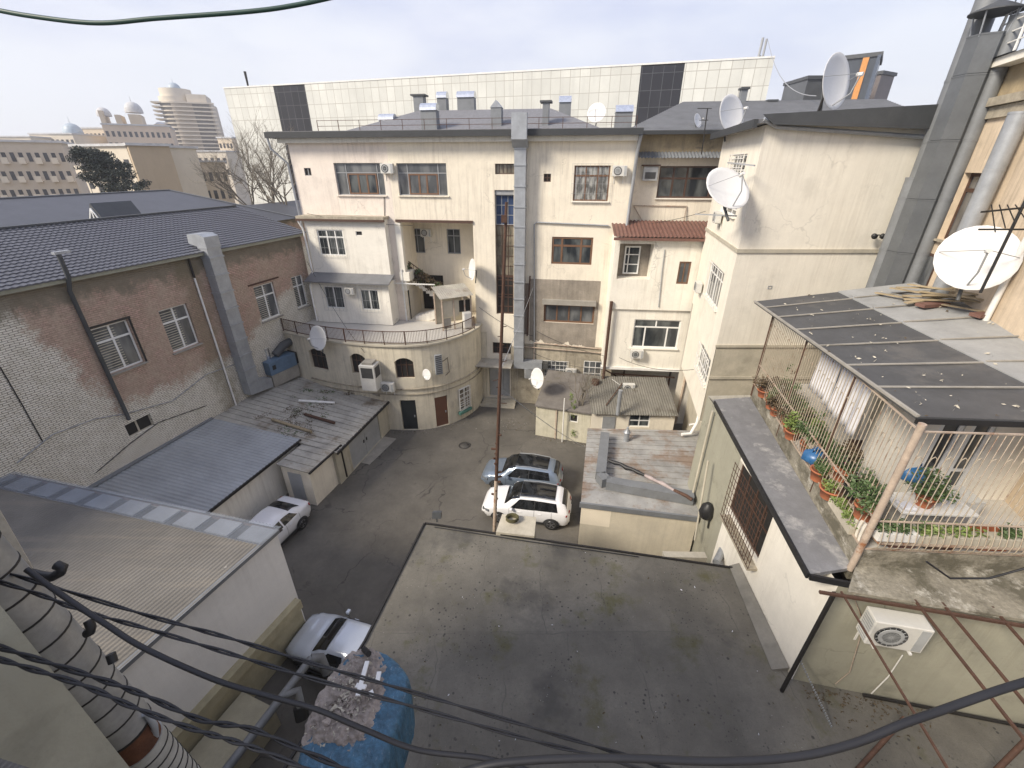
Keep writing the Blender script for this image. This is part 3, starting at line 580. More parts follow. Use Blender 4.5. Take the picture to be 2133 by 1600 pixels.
# pipes and wires across the facade
def wall_pipe(F, pts, r, name, label, cat, mat, d=.1, n=6):
    o = MB(); o.tube([F.at(*F.px(x, y, d), d) for x, y in pts], r, n); return tag(o.build(name, M[mat]), label, cat)
wall_pipe(FA, [(1113,760),(1113,468),(1118,463),(1268,470)], .05, 'gas_pipe', 'thin grey gas pipe framing the orange brown window on the cream facade', 'pipe', 'grey_frame', .09)
wall_pipe(FA, [(1112,775),(1113,714),(1260,728)], .045, 'gas_pipe', 'thin brownish pipe crossing the flaking lower wall under the grey render', 'pipe', 'rust_light', .12)
wall_pipe(FA, [(1085,722),(1258,736)], .04, 'gas_pipe', 'lowest of the pipes crossing the flaking wall under the grey render', 'pipe', 'rust_light', .16)
wall_pipe(FA, [(1104,575),(1098,700)], .05, 'drain_pipe', 'short rusty pipe at the left edge of the grey render patch', 'pipe', 'rust', .12)
wall_pipe(FA, [(800,410),(801,452)], .02, 'wall_cable', 'thin cable hanging below the left white condenser on the pinkish wall', 'cable', 'black_rubber', .04)

# ================================================================ annex on the terrace
FN = FA.off(1.3); FU = FA.off(.62)
annex = thing('annex_house', 'small white two storey annex standing on the terrace at the left of the cream building', 'house', FA.at(2, T0, 1.2))
a0 = FN.px(655,625)[0]; a1 = FN.px(814,640)[0]; u0 = FU.px(643,510)[0]; u1 = FU.px(806,510)[0]
zl = FN.px(735,588)[1]; zu0 = FU.px(725,572)[1]; zu1 = FU.px(720,456)[1]
A1 = FN.rect(677,597,715,642); A2 = FN.rect(752,604,789,646); A3 = FU.rect(664,479,717,532); A4 = FU.rect(741,482,754,491)
w = MB(); cells(w, FN, a0, a1, T0, zl, [(*A1,.14),(*A2,.14)]); shell(w, FN, a0, a1, T0, zl, 1.28)
cells(w, FU, u0, u1, zu0-.1, zu1, [(*A3,.1),(*A4,.1)]); shell(w, FU, u0, u1, zu0-.1, zu1, .6)
w.build('wall', M['white_plaster'], annex)
for r in (A1, A2):
    o = window(FN, r, annex, M['pvc'], M['glass'], cols=(.5,), dep=.08, fw=.07, bw=.08); bars(FN, (r[0]-.15,r[1]+.15,r[2]-.15,r[3]+.12), o, M['ac_grey'], 6, 2, .06, .011)
o = window(FU, A3, annex, M['pvc'], M['glass'], cols=(.36,.68), rows=(.72,), dep=.05, fw=.07, bw=.08, rowcols=(.36,.68)); bars(FU, (A3[0]-.12,A3[1]+.12,A3[2]-.12,A3[3]+.1), o, M['ac_grey'], 8, 3, .06, .010)
window(FU, A4, annex, M['pvc'], M['dark_void'], cols=(), dep=.05, fw=.03)
r = MB(); r.prism([FN.at(a0-.2,zl-.02,.45),FN.at(a0-.2,zl+.06,.45),FN.at(a0-.2,zu0+.1,-.66),FN.at(a0-.2,zu0,-.66)], FN.u*(a1-a0+.45)); r.build('awning', M['grey_roof'], annex)
r = MB(); r.fbox(FU, u0-.35, u1+.1, zu1+.003, zu1+.16, -.615, .32); r.build('roof', M['dirty_render'], annex)
r = MB(); r.fbox(FU, u0-.37, u1+.12, zu1-.14, zu1+.0, .20, .34); r.build('fascia', M['dark_wood'], annex)
d = MB(); 
dx = FA.px(822,640,-.1)[0]
d.fbox(FA, dx, dx+1.15, T0+.02, T0+2.6, -.30, -.22); d.build('door', M['black_door'], annex)
d = MB(); d.bar(FA.at(dx-.15,T0,.35), FA.at(dx-.15,T0+2.7,.35), .10); d.bar(FA.at(dx+.95,T0,.2), FA.at(dx+.95,9.9,.2), .09); d.bar(FA.at(dx-.2,T0+2.75,.3), FA.at(dx+3.3,T0+2.75,.3), .07); d.build('porch_frame', M['white_metal'], annex)
d = MB(); d.fbox(FA, REC[0]-.28, REC[0]+.12, T0+2.2, 12.9, -.25, .14); d.fbox(FA, REC[0]-.3, REC[0]+.4, T0+2.9, T0+3.5, -1.0, .2); d.build('pillar', M['white_plaster'], annex)
g = MB(); g.tube([FU.at(u0-.3,zu1-.1,.25),FU.at(u0-.1,zu1-.7,.12),FU.at(u0-.05,zl,.12),FN.at(a0-.05,zl-.3,.1),FN.at(a0-.05,T0+.1,.1)], .06); g.build('downpipe', M['white_metal'], annex)

# ================================================================ bowed ground floor with the terrace on top
class Curve:
    def __init__(s, pts, n=60):
        P = [Vector((p[0], p[1], 0)) for p in pts]; Q = []
        for i in range(len(P)-1):
            a, b, c, e = P[max(i-1,0)], P[i], P[i+1], P[min(i+2,len(P)-1)]
            for k in range(8):
                t = k/8; Q.append(.5*((2*b)+(c-a)*t+(2*a-5*b+4*c-e)*t*t+(3*b-a-3*c+e)*t**3))
        s.Q = Q+[P[-1]]; s.L = [0]
        for a, b in zip(s.Q, s.Q[1:]): s.L.append(s.L[-1]+(b-a).length)
        s.len = s.L[-1]; s.rz = 0
    def seg(s, a):
        for i in range(len(s.L)-2):
            if a < s.L[i+1]: return i
        return len(s.L)-2
    def nrm(s, a):
        i = s.seg(a); d0 = (s.Q[min(i+1,len(s.Q)-1)]-s.Q[i]).normalized(); j = min(max(i+(1 if (a-s.L[i]) > .5*(s.L[i+1]-s.L[i]) else -1),0),len(s.Q)-2)
        d1 = (s.Q[j+1]-s.Q[j]).normalized(); u = (d0+d1).normalized(); return Vector((u.y,-u.x,0))
    def at(s, a, z, d=0):
        i = s.seg(a); t = (a-s.L[i])/(s.L[i+1]-s.L[i]); p = s.Q[i].lerp(s.Q[i+1], t); return p+s.nrm(a)*d+Vector((0,0,z))
    def px(s, x, y, d=0):
        best = None
        for i in range(len(s.Q)-1):
            F = Frame(s.Q[i], s.Q[i+1]); a, z = F.px(x, y, d)
            if -.05 <= a <= F.len+.05:
                q = (F.at(a,z,d)-CAM).length
                if best is None or q < best[0]: best = (q, s.L[i]+a, z)
        return (best[1], best[2]) if best else (0, 0)
    def rect(s, x0, y0, x1, y1, d=0):
        xm, ym = (x0+x1)/2, (y0+y1)/2
        return s.px(x0,ym,d)[0], s.px(x1,ym,d)[0], s.px(xm,y1,d)[1], s.px(xm,y0,d)[1]
CV = Curve([(-16.2,28.35),(-15.35,27.85),(-13.1,26.75),(-10.9,25.95),(-8.6,25.45),(-6.5,25.35),(-4.8,25.85),(-3.5,26.9),(-2.6,28.3),(-2.25,29.62)])
bow = thing('terrace_building', 'stained yellow bowed ground floor building with a railed terrace on its roof', 'building', CV.at(9,0))
B1 = CV.rect(646,728,680,769); B2 = CV.rect(731,737,762,779); B3 = CV.rect(823,746,862,789); D1 = CV.rect(836,834,868,890); D2 = CV.rect(907,826,934,884)
D1 = (D1[0], D1[1], .02, D1[3]); D2 = (D2[0], D2[1], .02, D2[3])
w = MB(); cells(w, CV, 0, CV.len, 0, T0+.08, [(*B1,.3),(*B2,.3),(*B3,.3),(*D1,.18),(*D2,.18)], step=.45)
for b in (B1, B2, B3):     # segmental heads
    n = 6; hm = (b[0]+b[1])/2; hw = (b[1]-b[0])/2; rise = .28
    zs = [b[3]-rise*(abs(-1+2*i/n))**2.2 for i in range(n+1)]
    for i in range(n):
        p, q = b[0]+(b[1]-b[0])*i/n, b[0]+(b[1]-b[0])*(i+1)/n
        w.poly([CV.at(p,zs[i],0),CV.at(q,zs[i+1],0),CV.at(q,b[3],0),CV.at(p,b[3],0)]); w.poly([CV.at(p,zs[i],0),CV.at(p,zs[i],-.3),CV.at(q,zs[i+1],-.3),CV.at(q,zs[i+1],0)])
w.build('wall', M['yellow_plaster'], bow)
f = MB(); P = [CV.at(CV.len*i/40, T0-.03, -.01) for i in range(41)]; f.poly(P+[FA.at(12.0,T0-.03,.02),FA.at(-2.,T0-.03,.02)]); f.build('terrace_floor', M['tile_floor'], bow)
f = MB()
for i in range(40):
    a, b = CV.len*i/40, CV.len*(i+1)/40; f.hexa([CV.at(a,T0-.02,.14),CV.at(b,T0-.02,.14),CV.at(b,T0-.02,-.25),CV.at(a,T0-.02,-.25),CV.at(a,T0+.09,.14),CV.at(b,T0+.09,.14),CV.at(b,T0+.09,-.25),CV.at(a,T0+.09,-.25)])
f.build('coping', M['pale_concrete'], bow)
f = MB(); zs = CV.px(880,808)[1]; sA = CV.px(640,740)[0]
for (z, h, dd) in ((zs, .07, .10), (zs-.42, .05, .07)):
    f = MB()
    for i in range(40):
        a, b = sA+(CV.len-.1-sA)*i/40, sA+(CV.len-.1-sA)*(i+1)/40
        f.hexa([CV.at(a,z-h,dd),CV.at(b,z-h,dd),CV.at(b,z-h,.003),CV.at(a,z-h,.003),CV.at(a,z,dd),CV.at(b,z,dd),CV.at(b,z,.003),CV.at(a,z,.003)])
    f.build('string_course', M['dirty_render'], bow)
for b in (B1, B2, B3): window(CV, b, bow, M['dark_wood'], M['dark_void'], cols=(.3,.6), rows=(.6,), dep=.2, fw=.05, bw=.04)
for b, m_, k in ((D1,'black_door',1), (D2,'brown_door',0)):
    d = MB(); d.fbox(CV, b[0]+.02, b[1]-.02, b[2], b[3]-.02, -.17, -.11); o = d.build('door', M[m_], bow); o['label'] = 'black metal door' if k else 'rust brown door'
    h = MB(); h.fbox(CV, b[1]-.2, b[1]-.12, 1.0, 1.15, -.108, -.06); h.build('handle', M['galv'], o)
nb = CV.rect(955,806,977,850); o = window(CV, nb, bow, M['pvc'], M['glass_tan'], cols=(.5,), rows=(.25,.5,.75), dep=-.09, fw=.05, bw=.04)
bars(CV, nb, o, M['white_metal'], 3, 5, .16, .025)
f = MB(); f.fbox(CV, nb[0]-.1, nb[1], nb[2]-.3, nb[2]-.1, .01, .25); f.build('sill', surf('green_tile', (.10,.24,.20), .5), bow)
rl = thing('terrace_railing', 'low rusty iron railing along the bowed edge of the terrace', 'railing', CV.at(9,T0))
sE = CV.px(988,690)[0]; NP = 11
for i in range(NP+1):
    p = MB(); s = .9+(sE-.9)*i/NP; p.bar(CV.at(s,T0+.08,.02), CV.at(s,T0+1.0,.02), .05); p.build('post', M['rust'], rl)
for z in (.22, .97):
    p = MB()
    for i in range(44): a, b = .9+(sE-.9)*i/44, .9+(sE-.9)*(i+1)/44; p.bar(CV.at(a,T0+z,.02), CV.at(b,T0+z,.02), .04)
    p.build('rail', M['rust'], rl)
p = MB()
for i in range(150):
    s = .9+(sE-.9)*i/150; p.bar(CV.at(s,T0+.22,.02), CV.at(s,T0+.97,.02), .018)
p.build('infill', M['rust'], rl)
# rooftop shed on the terrace
sh = thing('terrace_shed', 'makeshift timber and tin shed at the right end of the terrace', 'shed', (-3.6,28,T0))
FS = Frame((onz(922,692,T0).x, onz(922,692,T0).y+.3), (onz(988,680,T0).x-.15, onz(988,680,T0).y+.1)); L = FS.len
b = MB(); b.fbox(FS, .06, L-.9, T0+.9, T0+2.0, -.08, -.02); b.fbox(FS, L-.05, L, T0, T0+1.9, -1.6, -.1); b.fbox(FS, .05, L-.1, T0, T0+2.1, -1.7, -1.62); b.build('board_wall', M['pale_concrete'], sh)
b = MB(); b.fbox(FS, L-.86, L-.08, T0+1.1, T0+1.9, -.14, -.09); b.build('opening', M['dark_void'], sh)
for s, d in ((.03,0),(L*.4,0),(L-.5,0),(L-.03,0),(.03,-1.6),(L-.03,-1.6)):
    b = MB(); b.bar(FS.at(s,T0,d), FS.at(s,T0+2.25,d), .09); b.build('post', M['rust_light'], sh)
b = MB(); b.sheet(FS.at(-.15,T0+2.25,.25), FS.at(L+.1,T0+2.25,.25), FS.at(-.15,T0+2.7,-1.5), 16, .02, m=0); b.build('roof', M['tin_roof'], sh)
b = MB(); b.fbox(FS, .1, .6, T0+.1, T0+.8, -.07, -.02); b.build('board_wall', M['concrete'], sh)
t = thing('fridge', 'old pale fridge standing at the front of the terrace shed', 'fridge', FS.at(L-.6,T0,.2))
b = MB(); b.fbox(FS, L-.75, L-.2, T0+.05, T0+1.15, .06, .42); b.build('cabinet', M['ac_white'], t, bevel=.02)
b = MB(); b.fbox(FS, L-.73, L-.22, T0+.08, T0+1.12, .425, .46); b.build('door', M['white_metal'], t, bevel=.01)
# ================================================================ grey roofed house set back at the right
FC = Frame((7.0, 29.3), (13.0, 28.6))
hc = thing('grey_roofed_house', 'set back house with a stained ochre band above dark brown windows', 'building', FC.at(3,0))
cz = FC.px(1420,276)[1]; cb = FC.px(1420,326)[1]
CW = FC.rect(1371,346,1500,413)
w = MB(); cells(w, FC, -.2, 6.2, 0, cb-.05, [(*CW,.18)]); shell(w, FC, -.2, 6.2, 0, cb-.05, 9); w.build('wall', M['cream'], hc)
w = MB(); cells(w, FC, -.2, 6.2, cb-.045, cz, [], -.05); shell(w, FC.off(-.05), -.2, 6.2, cb-.045, cz, 9); w.build('attic_band', M['ochre_stone'], hc)
window(FC, CW, hc, M['dark_wood'], M['glass'], cols=(.24,.46,.86), rows=(.62,), dep=.1, fw=.09, bw=.10, rowcols=(.24,.46,.86), sill=M['white_plaster'])
r = MB(); a = FC.px(1328,330)[0]; r.sheet(FC.at(a,cb-.08,.75), FC.at(6.3,cb-.08,.75), FC.at(a,cb+.25,-.04), 30, .035, m=0); r.build('awning', M['galv_dull'], hc)
zr0 = cz+.1; ra = FC.px(1424,212,-7); rb = FC.px(1956,200,-7)
P = [FC.at(-.4,zr0,.5), FC.at(17,zr0,.5), FC.at(17,ra[1],-7), FC.at(ra[0],ra[1],-7), FC.at(-.4,zr0,-14), FC.at(17,zr0,-14)]
r = MB(); nr = 26
for i in range(nr):     # hipped slope laid in overlapping courses
    t0, t1 = i/nr, (i+1)/nr
    l0 = -.4+(ra[0]+.4)*t0; l1 = -.4+(ra[0]+.4)*t1; d0 = .5-7.5*t0; d1 = .5-7.5*t1; z0 = zr0+(ra[1]-zr0)*t0; z1 = zr0+(ra[1]-zr0)*t1
    r.poly([FC.at(l0,z0+.03,d0),FC.at(17,z0+.03,d0),FC.at(17,z1-.01,d1),FC.at(l1,z1-.01,d1)]); r.poly([FC.at(l0,z0-.03,d0),FC.at(17,z0-.03,d0),FC.at(17,z0+.03,d0),FC.at(l0,z0+.03,d0)])
r.poly([P[0],P[3],P[4]]); r.poly([P[3],P[2],P[5],P[4]])
hroof = r.build('roof', M['grey_roof'], hc)
g = MB(); g.fbox(FC, -.5, 6.2, zr0-.22, zr0-.03, .5, .66); g.build('gutter', M['gutter_dark'], hc)
for x0, y0, x1, y1 in ((1543,181,1561,206), (1598,207,1620,228)):
    s0,s1,z0,z1 = FC.rect(x0,y0,x1,y1,-6.4); v = MB(); v.fbox(FC,s0+.08,s1-.08,z0-.5,z1-.12,-7.0,-6.5); v.build('chimney', M['galv_dull'], hroof); v = MB(); v.fbox(FC,s0,s1,z1-.118,z1,-7.1,-6.4); v.build('chimney_cap', M['galv_dark'], hroof)
d = MB(); a = FC.px(1318,445,.1)[0]; zb = FC.px(1350,430,.5)[1]; d.bar(FC.at(a,zb,.05),FC.at(a+3.2,zb,.05),.05); d.bar(FC.at(a,zb,.05),FC.at(a+.9,zb-1.3,.4),.05); d.bar(FC.at(a+3.2,zb,.05),FC.at(a+3.1,zb-1.3,.3),.05); d.build('bracket', M['rust_light'], hc)

# ================================================================ white block on steel posts
FD = Frame((5.6, 26.9), (11.2, 26.35))
blk = thing('projecting_house', 'white two storey projecting block with a red brown tiled roof, carried on steel posts', 'house', FD.at(3,3.9))
b0 = FD.px(1268,640)[0]; b1 = FD.px(1476,560)[0]; zt = FD.px(1375,497)[1]; zm = FD.px(1360,646)[1]; zb = FD.px(1345,768)[1]
DO = FD.rect(1288,508,1358,582); DW1 = FD.rect(1412,545,1437,592); DW2 = FD.rect(1319,668,1416,727)
w = MB(); cells(w, FD, b0, b1, zm, zt, [(*DO,.9),(*DW1,.12)]); shell(w, FD, b0, b1, zm, zt, 2.3, bottom=True)
FD2 = FD.off(-.16); cells(w, FD2, b0, b1, zb, zm, [(*DW2,.14)]); shell(w, FD2, b0, b1, zb, zm-.003, 2.1, bottom=True); w.build('wall', M['white_plaster'], blk)
iw = MB(); iw.poly([FD.at(DO[0],DO[2],-.9),FD.at(DO[1],DO[2],-.9),FD.at(DO[1],DO[3],-.9),FD.at(DO[0],DO[3],-.9)]); iw.build('balcony_back', M['grey_render'], blk)
k = (DO[1]-DO[0]); o = window(FD, (DO[0]+k*.22,DO[0]+k*.7,DO[2]+.15,DO[3]-.25), blk, M['pvc'], M['glass'], cols=(.28,), rows=(.35,.7), dep=.8, fw=.09, bw=.06, rowcols=(.28,))
window(FD, DW1, blk, M['brown_wood'], M['glass_grey'], cols=(.5,), dep=.05, fw=.1, bw=.06)
window(FD2, DW2, blk, M['pvc'], M['glass'], cols=(.26,.74), rows=(.73,), dep=.08, fw=.08, bw=.09, rowcols=(.48,), sill=M['white_plaster'])
r = MB(); za = FD.px(1375,495,.35)[1]; zc = FD.px(1375,461,-2)[1]; nr = 8
A, B = FD.at(b0-.15,za,.4), FD.at(b1+.25,za,.4); Dv = FD.at(b0-.15,zc,-2.1)-A
r.sheet(A+Vector((0,0,.03)), B+Vector((0,0,.03)), A+Dv+Vector((0,0,.03)), 26, .035, rows=4)
r.fbox(FD, b0-.15, b1+.25, za-.18, za-.03, .3, .4); r.build('roof', M['red_tile'], blk)
d = MB(); d.fbox(FD2, b0-.1, b1+.02, zb-.17, zb-.003, -.2, .12); d.build('floor_beam', M['white_metal'], blk)
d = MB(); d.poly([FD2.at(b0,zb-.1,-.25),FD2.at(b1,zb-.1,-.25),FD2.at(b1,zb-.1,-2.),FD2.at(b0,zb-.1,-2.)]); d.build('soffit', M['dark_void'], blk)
def post(px0, px1, F, dd, r, mat, zbot, top=None, name='post', parent=blk):
    s0, z0 = F.px(*px0, dd); s1, z1 = F.px(*px1, dd); q = (s0-s1)/(z0-z1) if z0 != z1 else 0; p = MB()
    p.tube([F.at(s0,z0,dd), F.at(s0+(zbot-z0)*q, zbot, dd)], r, 8); return p.build(name, M[mat], parent)
post((1274,628),(1246,886), FD, .12, .10, 'rust', 0.0); post((1449,690),(1403,899), FD, .12, .09, 'rust_light', 0.0)
for px in ((1300,775),(1396,780)):
    s, z = FD.px(*px, -1.); d = MB(); d.bar(FD.at(s,2.2,-1.), FD.at(s,zb-.1,-1.), .10); d.build('post', M['rust'], blk)
d = MB(); z = FD.px(1340,785,-.3)[1]; d.bar(FD.at(b0+.7,z,-.6), FD.at(b1-.6,z-.1,-.6), .08); d.bar(FD.at(b0+.1,zb-.2,-.1), FD.at(b0+1.3,zb-1.2,-1), .09); d.build('brace', M['rust'], blk)
wall_pipe(FD, [(1385,520),(1380,560),(1372,640)], .03, 'drain_pipe', 'thin pipe down the white wall left of the narrow brown window', 'pipe', 'grey_frame', .05)

# ================================================================ low outbuildings beneath it
FL1 = Frame((1.7, 24.7), (5.0, 23.7)); zl1 = FL1.px(1170,853)[1]
ob = thing('outbuilding', 'low whitewashed outbuilding with a dark mossy roof beside the two parked cars', 'outbuilding', FL1.at(1.6,0))
w = MB(); V = FL1.rect(1186,864,1204,880); l0 = FL1.px(1116,880)[0]
cells(w, FL1, l0, 3.45, 0, zl1, [(*V,.15)]); shell(w, FL1, l0, 3.45, 0, zl1, 3.3, top=False); w.build('wall', M['green_plaster'] if 0 else surf('mossy_whitewash', (.56,.53,.42), .92, var=.2, streak=.8, scol=(.25,.22,.12,1), grime=.4, spot=.6, spots=3, bump=.4), ob)
window(FL1, V, ob, M['white_metal'], M['dark_void'], cols=(), dep=.05, fw=.06)
r = MB(); r.prism([FL1.at(l0-.05,zl1,.15),FL1.at(l0-.05,zl1+.1,.15),FL1.at(l0-.05,zl1+1.0,-3.6),FL1.at(l0-.05,zl1+.9,-3.6)], FL1.u*(3.5-l0)); r.build('roof', surf('mossy_grey_felt', (.17,.155,.14), .95, var=.3, scale=2, grime=.5, gcol=(.10,.09,.06,1), bump=.6), ob)
p = MB(); s = FL1.px(1158,880)[0]; p.fbox(FL1, s-.03, s+.05, 0, zl1-.01, .004, .07); p.build('downpipe', M['rust_light'], ob)
FL2 = Frame((5.02, 23.6), (10.3, 23.35)); zl2 = FL2.px(1320,862)[1]
ob2 = thing('outbuilding', 'low cream outbuilding with a white four pane window behind the tin roofed hut', 'outbuilding', FL2.at(2.5,0))
V = FL2.rect(1310,864,1354,890); w = MB(); cells(w, FL2, 0, 5.2, 0, zl2, [(*V,.12)]); shell(w, FL2, 0, 5.2, 0, zl2, 3.2, top=False); w.build('wall', M['cream'], ob2)
window(FL2, V, ob2, M['pvc'], M['glass'], cols=(.5,), rows=(.5,), dep=.06, fw=.07, bw=.07)
D = FL2.rect(1254,868,1280,905); d = MB(); d.fbox(FL2, D[0], D[1], 0, D[3], .003, .05); d.build('door', M['silver_door'], ob2)
r = MB(); r.sheet(FL2.at(-.05,zl2+.05,.25), FL2.at(5.3,zl2+.05,.25), FL2.at(-.05,zl2+.95,-3.4), 34, .03); r.build('roof', surf('grey_corrugated', (.19,.18,.155), .9, var=.35, grime=.9, gcol=(.07,.06,.04,1), bump=.3, spot=.6, spots=1.4), ob2)
post((1176,830),(1172,900), FL1, .3, .04, 'white_metal', 0., parent=ob)
t = thing('bare_shrub', 'bare brown shrub growing in front of the grey windows under the cream facade', 'shrub', ony(1208,850,24.2))
b = MB()
def twig(mb, p, d, L, r, lev, rnd=RND, up=.25, br=(2,3), sp=.6, n=4):
    e = p+d*L; mid = p+d*L*.5+Vector((rnd.uniform(-1,1),rnd.uniform(-1,1),rnd.uniform(-.4,.4)))*L*.07
    mb.tube([p, mid, e], [r, r*.85, r*.65], n if lev > 2 else 3, cap=False)
    if lev == 0: return
    for _ in range(rnd.randint(*br)):
        k = rnd.uniform(.45, 1.); v = (d+Vector((rnd.gauss(0,sp),rnd.gauss(0,sp),rnd.gauss(0,sp*.7)+up))).normalized()
        twig(mb, p+(e-p)*k, v, L*rnd.uniform(.6,.85), r*.6, lev-1, rnd, up, br, sp, n)
for k in range(5): twig(b, Vector(ony(1208+RND.uniform(-8,8),846,24.3)), Vector((RND.gauss(0,.35),RND.gauss(0,.2),1)).normalized(), 1.15, .032, 4, sp=.4, br=(2,3))
b.build('branches', M['bark'], t)
t = thing('weed', 'yellow green weed hanging down the dark roof of the whitewashed outbuilding', 'plant', ony(1196,840,24.))
b = MB()
for k in range(10): b.leaves(ony(1193+RND.uniform(-6,10),822+k*5,24.1), (.12,.12,.15), 22, .06)
b.build('foliage', M['leaf_light'], t)
t = thing('weed', 'small yellow weed at the foot of the whitewashed wall', 'plant', ony(1192,905,23.8))
b = MB(); b.leaves(ony(1194,903,23.85), (.25,.12,.3), 60, .06); b.build('foliage', M['leaf_light'], t)
t = thing('flue_pipe', 'short zinc flue rising from the corrugated roof under the projecting block', 'flue', ony(1288,850,23.3))
b = MB(); p = ony(1288,852,23.2); b.tube([p+Vector((0,0,-.4)),p+Vector((0,0,1.3))], .13, 12); b.build('pipe', M['galv'], t)

# ================================================================ white tower house
TL = Frame((11.12, 26.2), (9.58, 19.0)); TF = Frame((9.58, 19.0), (15.75, 19.0))
tw = thing('tower_house', 'tall plain white tower house with a grilled bay side, at the right of the court', 'building', (12, 20, 0))
zt0 = TF.px(1597,260)[1]; zt1 = TF.px(1917,285)[1]; zbot = TF.px(1493,720)[1]; TLl = TL.len
Wa = TL.rect(1523,322,1552,368); Wb = TL.rect(1502,420,1535,447); Wc = TL.rect(1472,548,1504,640); Wd = TL.rect(1450,727,1488,806); Wd = (Wd[0], min(Wd[1], TLl-.35), Wd[2], Wd[3])
zq = TL.px(1475,950)[1]
w = MB()
w.poly([TF.at(0,zbot,0),TF.at(6.17,zbot,0),TF.at(6.17,zt1+.7,0),TF.at(0,zt0,0)])
cells(w, TL, 0, TLl, zbot, zt0, [(*Wa,.12),(*Wb,.12),(*Wc,.14)])
cells(w, TL, .4, TLl, 4.6, zbot, [(*Wd,.14)], 0)
w.poly([TL.at(0,zbot,0),TL.at(TLl,zbot,0),TF.at(6.17,zbot,0),TF.at(6.17,zbot,-7)])
w.poly([TL.at(.4,4.6,0),TL.at(TLl,4.6,0),TF.at(6.17,4.6,0),TF.at(6.17,4.6,-7)])
w.poly([TF.at(6.17,zbot,0),TF.at(6.17,zbot,-7.2),TF.at(6.17,zt1+.7,-7.2),TF.at(6.17,zt1+.7,0)]); w.poly([TL.at(0,0,0),TL.at(0,zt0,0),TF.at(6.17,zt1,-7.2),TF.at(6.17,0,-7.2)])
w.poly([TF.at(0,zt0,0),TF.at(6.17,zt1+.7,0),TF.at(6.17,zt1+.7,-7.2),TL.at(0,zt0,0)])
w.build('wall', M['tower_plaster'], tw)
w = MB(); w.poly([TF.at(.0,4.6,-.02),TF.at(6.17,4.6,-.02),TF.at(6.17,zbot+.3,-.02),TF.at(.0,zbot+.3,-.02)]); w.poly([TF.at(.6,0,-.04),TF.at(6.17,0,-.04),TF.at(6.17,4.6,-.04),TF.at(.6,4.6,-.04)]); F2 = Frame(TL.at(.4,0,-.8), TF.at(.6,0,-.04)); cells(w, F2, 0, F2.len, 0, 4.6); w.build('lower_wall', M['pale_concrete'], tw)
zc = TF.px(1537,522)[1]
for F, a, b in ((TF,-.06,6.17), (TL,0,TLl+.055)):
    d = MB(); d.fbox(F, a, b, zc-.09, zc+.06, .003, .06); d.build('string_course', M['pale_concrete'], tw)
d = MB(); z2 = zbot+.02; d.fbox(TF, -.05, 6.17, z2-.1, z2+.02, .003, .05); d.build('string_course', M['pale_concrete'], tw); d = MB(); d.fbox(TF, -.03, 6.17, z2-1.75, z2-1.62, .0, .05); d.build('string_course', M['pale_concrete'], tw)
for r, c_, ro in ((Wa,(.33,.67),(.3,.6)), (Wb,(.33,.67),(.5,)), (Wc,(.5,),(.72,)), (Wd,(.25,.5,.75),(.3,.65))):
    window(TL, r, tw, M['pvc'] if r is not Wd else M['white_metal'], M['glass_grey'] if r is not Wd else M['glass'], cols=c_, rows=ro, dep=.05, fw=.07, bw=.06, sill=M['white_plaster'], rowcols=c_)
bars(TL, Wa, tw, M['white_metal'], 5, 5, .12, .03); bars(TL, Wd, tw, M['white_metal'], 7, 2, .1, .03); bars(TL, Wc, tw, M['white_metal'], 6, 1, .08, .025)
r = MB(); e0 = TF.px(1590,240,.35)[1]
r.prism([TL.at(-.6,zt0+.02,.42),TL.at(TLl+.4,zt0+.02,.42),TF.at(6.4,zt1+.75,.4),TF.at(6.4,zt1+.75,-7.2)], (0,0,.14)); rf = r.build('roof', M['grey_roof'], tw)
g = MB(); g.fbox(TL, -.6, TLl+.45, zt0-.12, zt0+.16, .425, .58); g.build('gutter', M['gutter_dark'], tw)
g = MB(); g.prism([TF.at(.02,zt0-.02,.42),TF.at(6.2,zt1+.22,.42),TF.at(6.2,zt1+1.02,.42),TF.at(-.42,zt0+.30,.42)], TF.n*.05); g.build('fascia', M['galv_dark'], tw)
g = MB(); g.tube([TF.at(-.3,zt0+.15,.3),TF.at(.3,zt0-.08,.2),TF.at(6.0,zt1-.02,.2)], .075, 8); g.build('gutter', M['galv'], tw)
v = TF.rect(1599,595,1608,602); window(TF, v, tw, M['grey_frame'], M['dark_void'], cols=(), dep=-.02, fw=.03, name='vent')
for (x0, y0), (x1, y1), mm in (((1480,870),(1452,952),'white_plaster'), ((1520,880),(1500,960),'white_metal')):
    p = onz(x1, y1, 3.25); t_ = MB(); t_.tube([p+Vector((0,0,-.3)), p+Vector((.02,.0,1.6))], .12 if mm == 'white_plaster' else .06, 10); t_.build('support_post', M[mm], tw)
t = thing('wall_lamp', 'black twin headed lamp at the right edge of the white tower wall', 'lamp', TF.at(5.7,13.2,.2)); s, z = TF.px(1828,490,.25)
b = MB()
for k in (-1, 1): b.lathe([(.03,0),(.10,.05),(.11,.16),(.0,.17)], TF.at(s+.14*k,z,.22), TF.n+Vector((.3*k,0,-.3)), 10)
b.bar(TF.at(s-.15,z,.2), TF.at(s+.15,z,.2), .04); b.bar(TF.at(s,z,0), TF.at(s,z,.2), .04); b.build('lamp_head', M['black_plastic'], t)

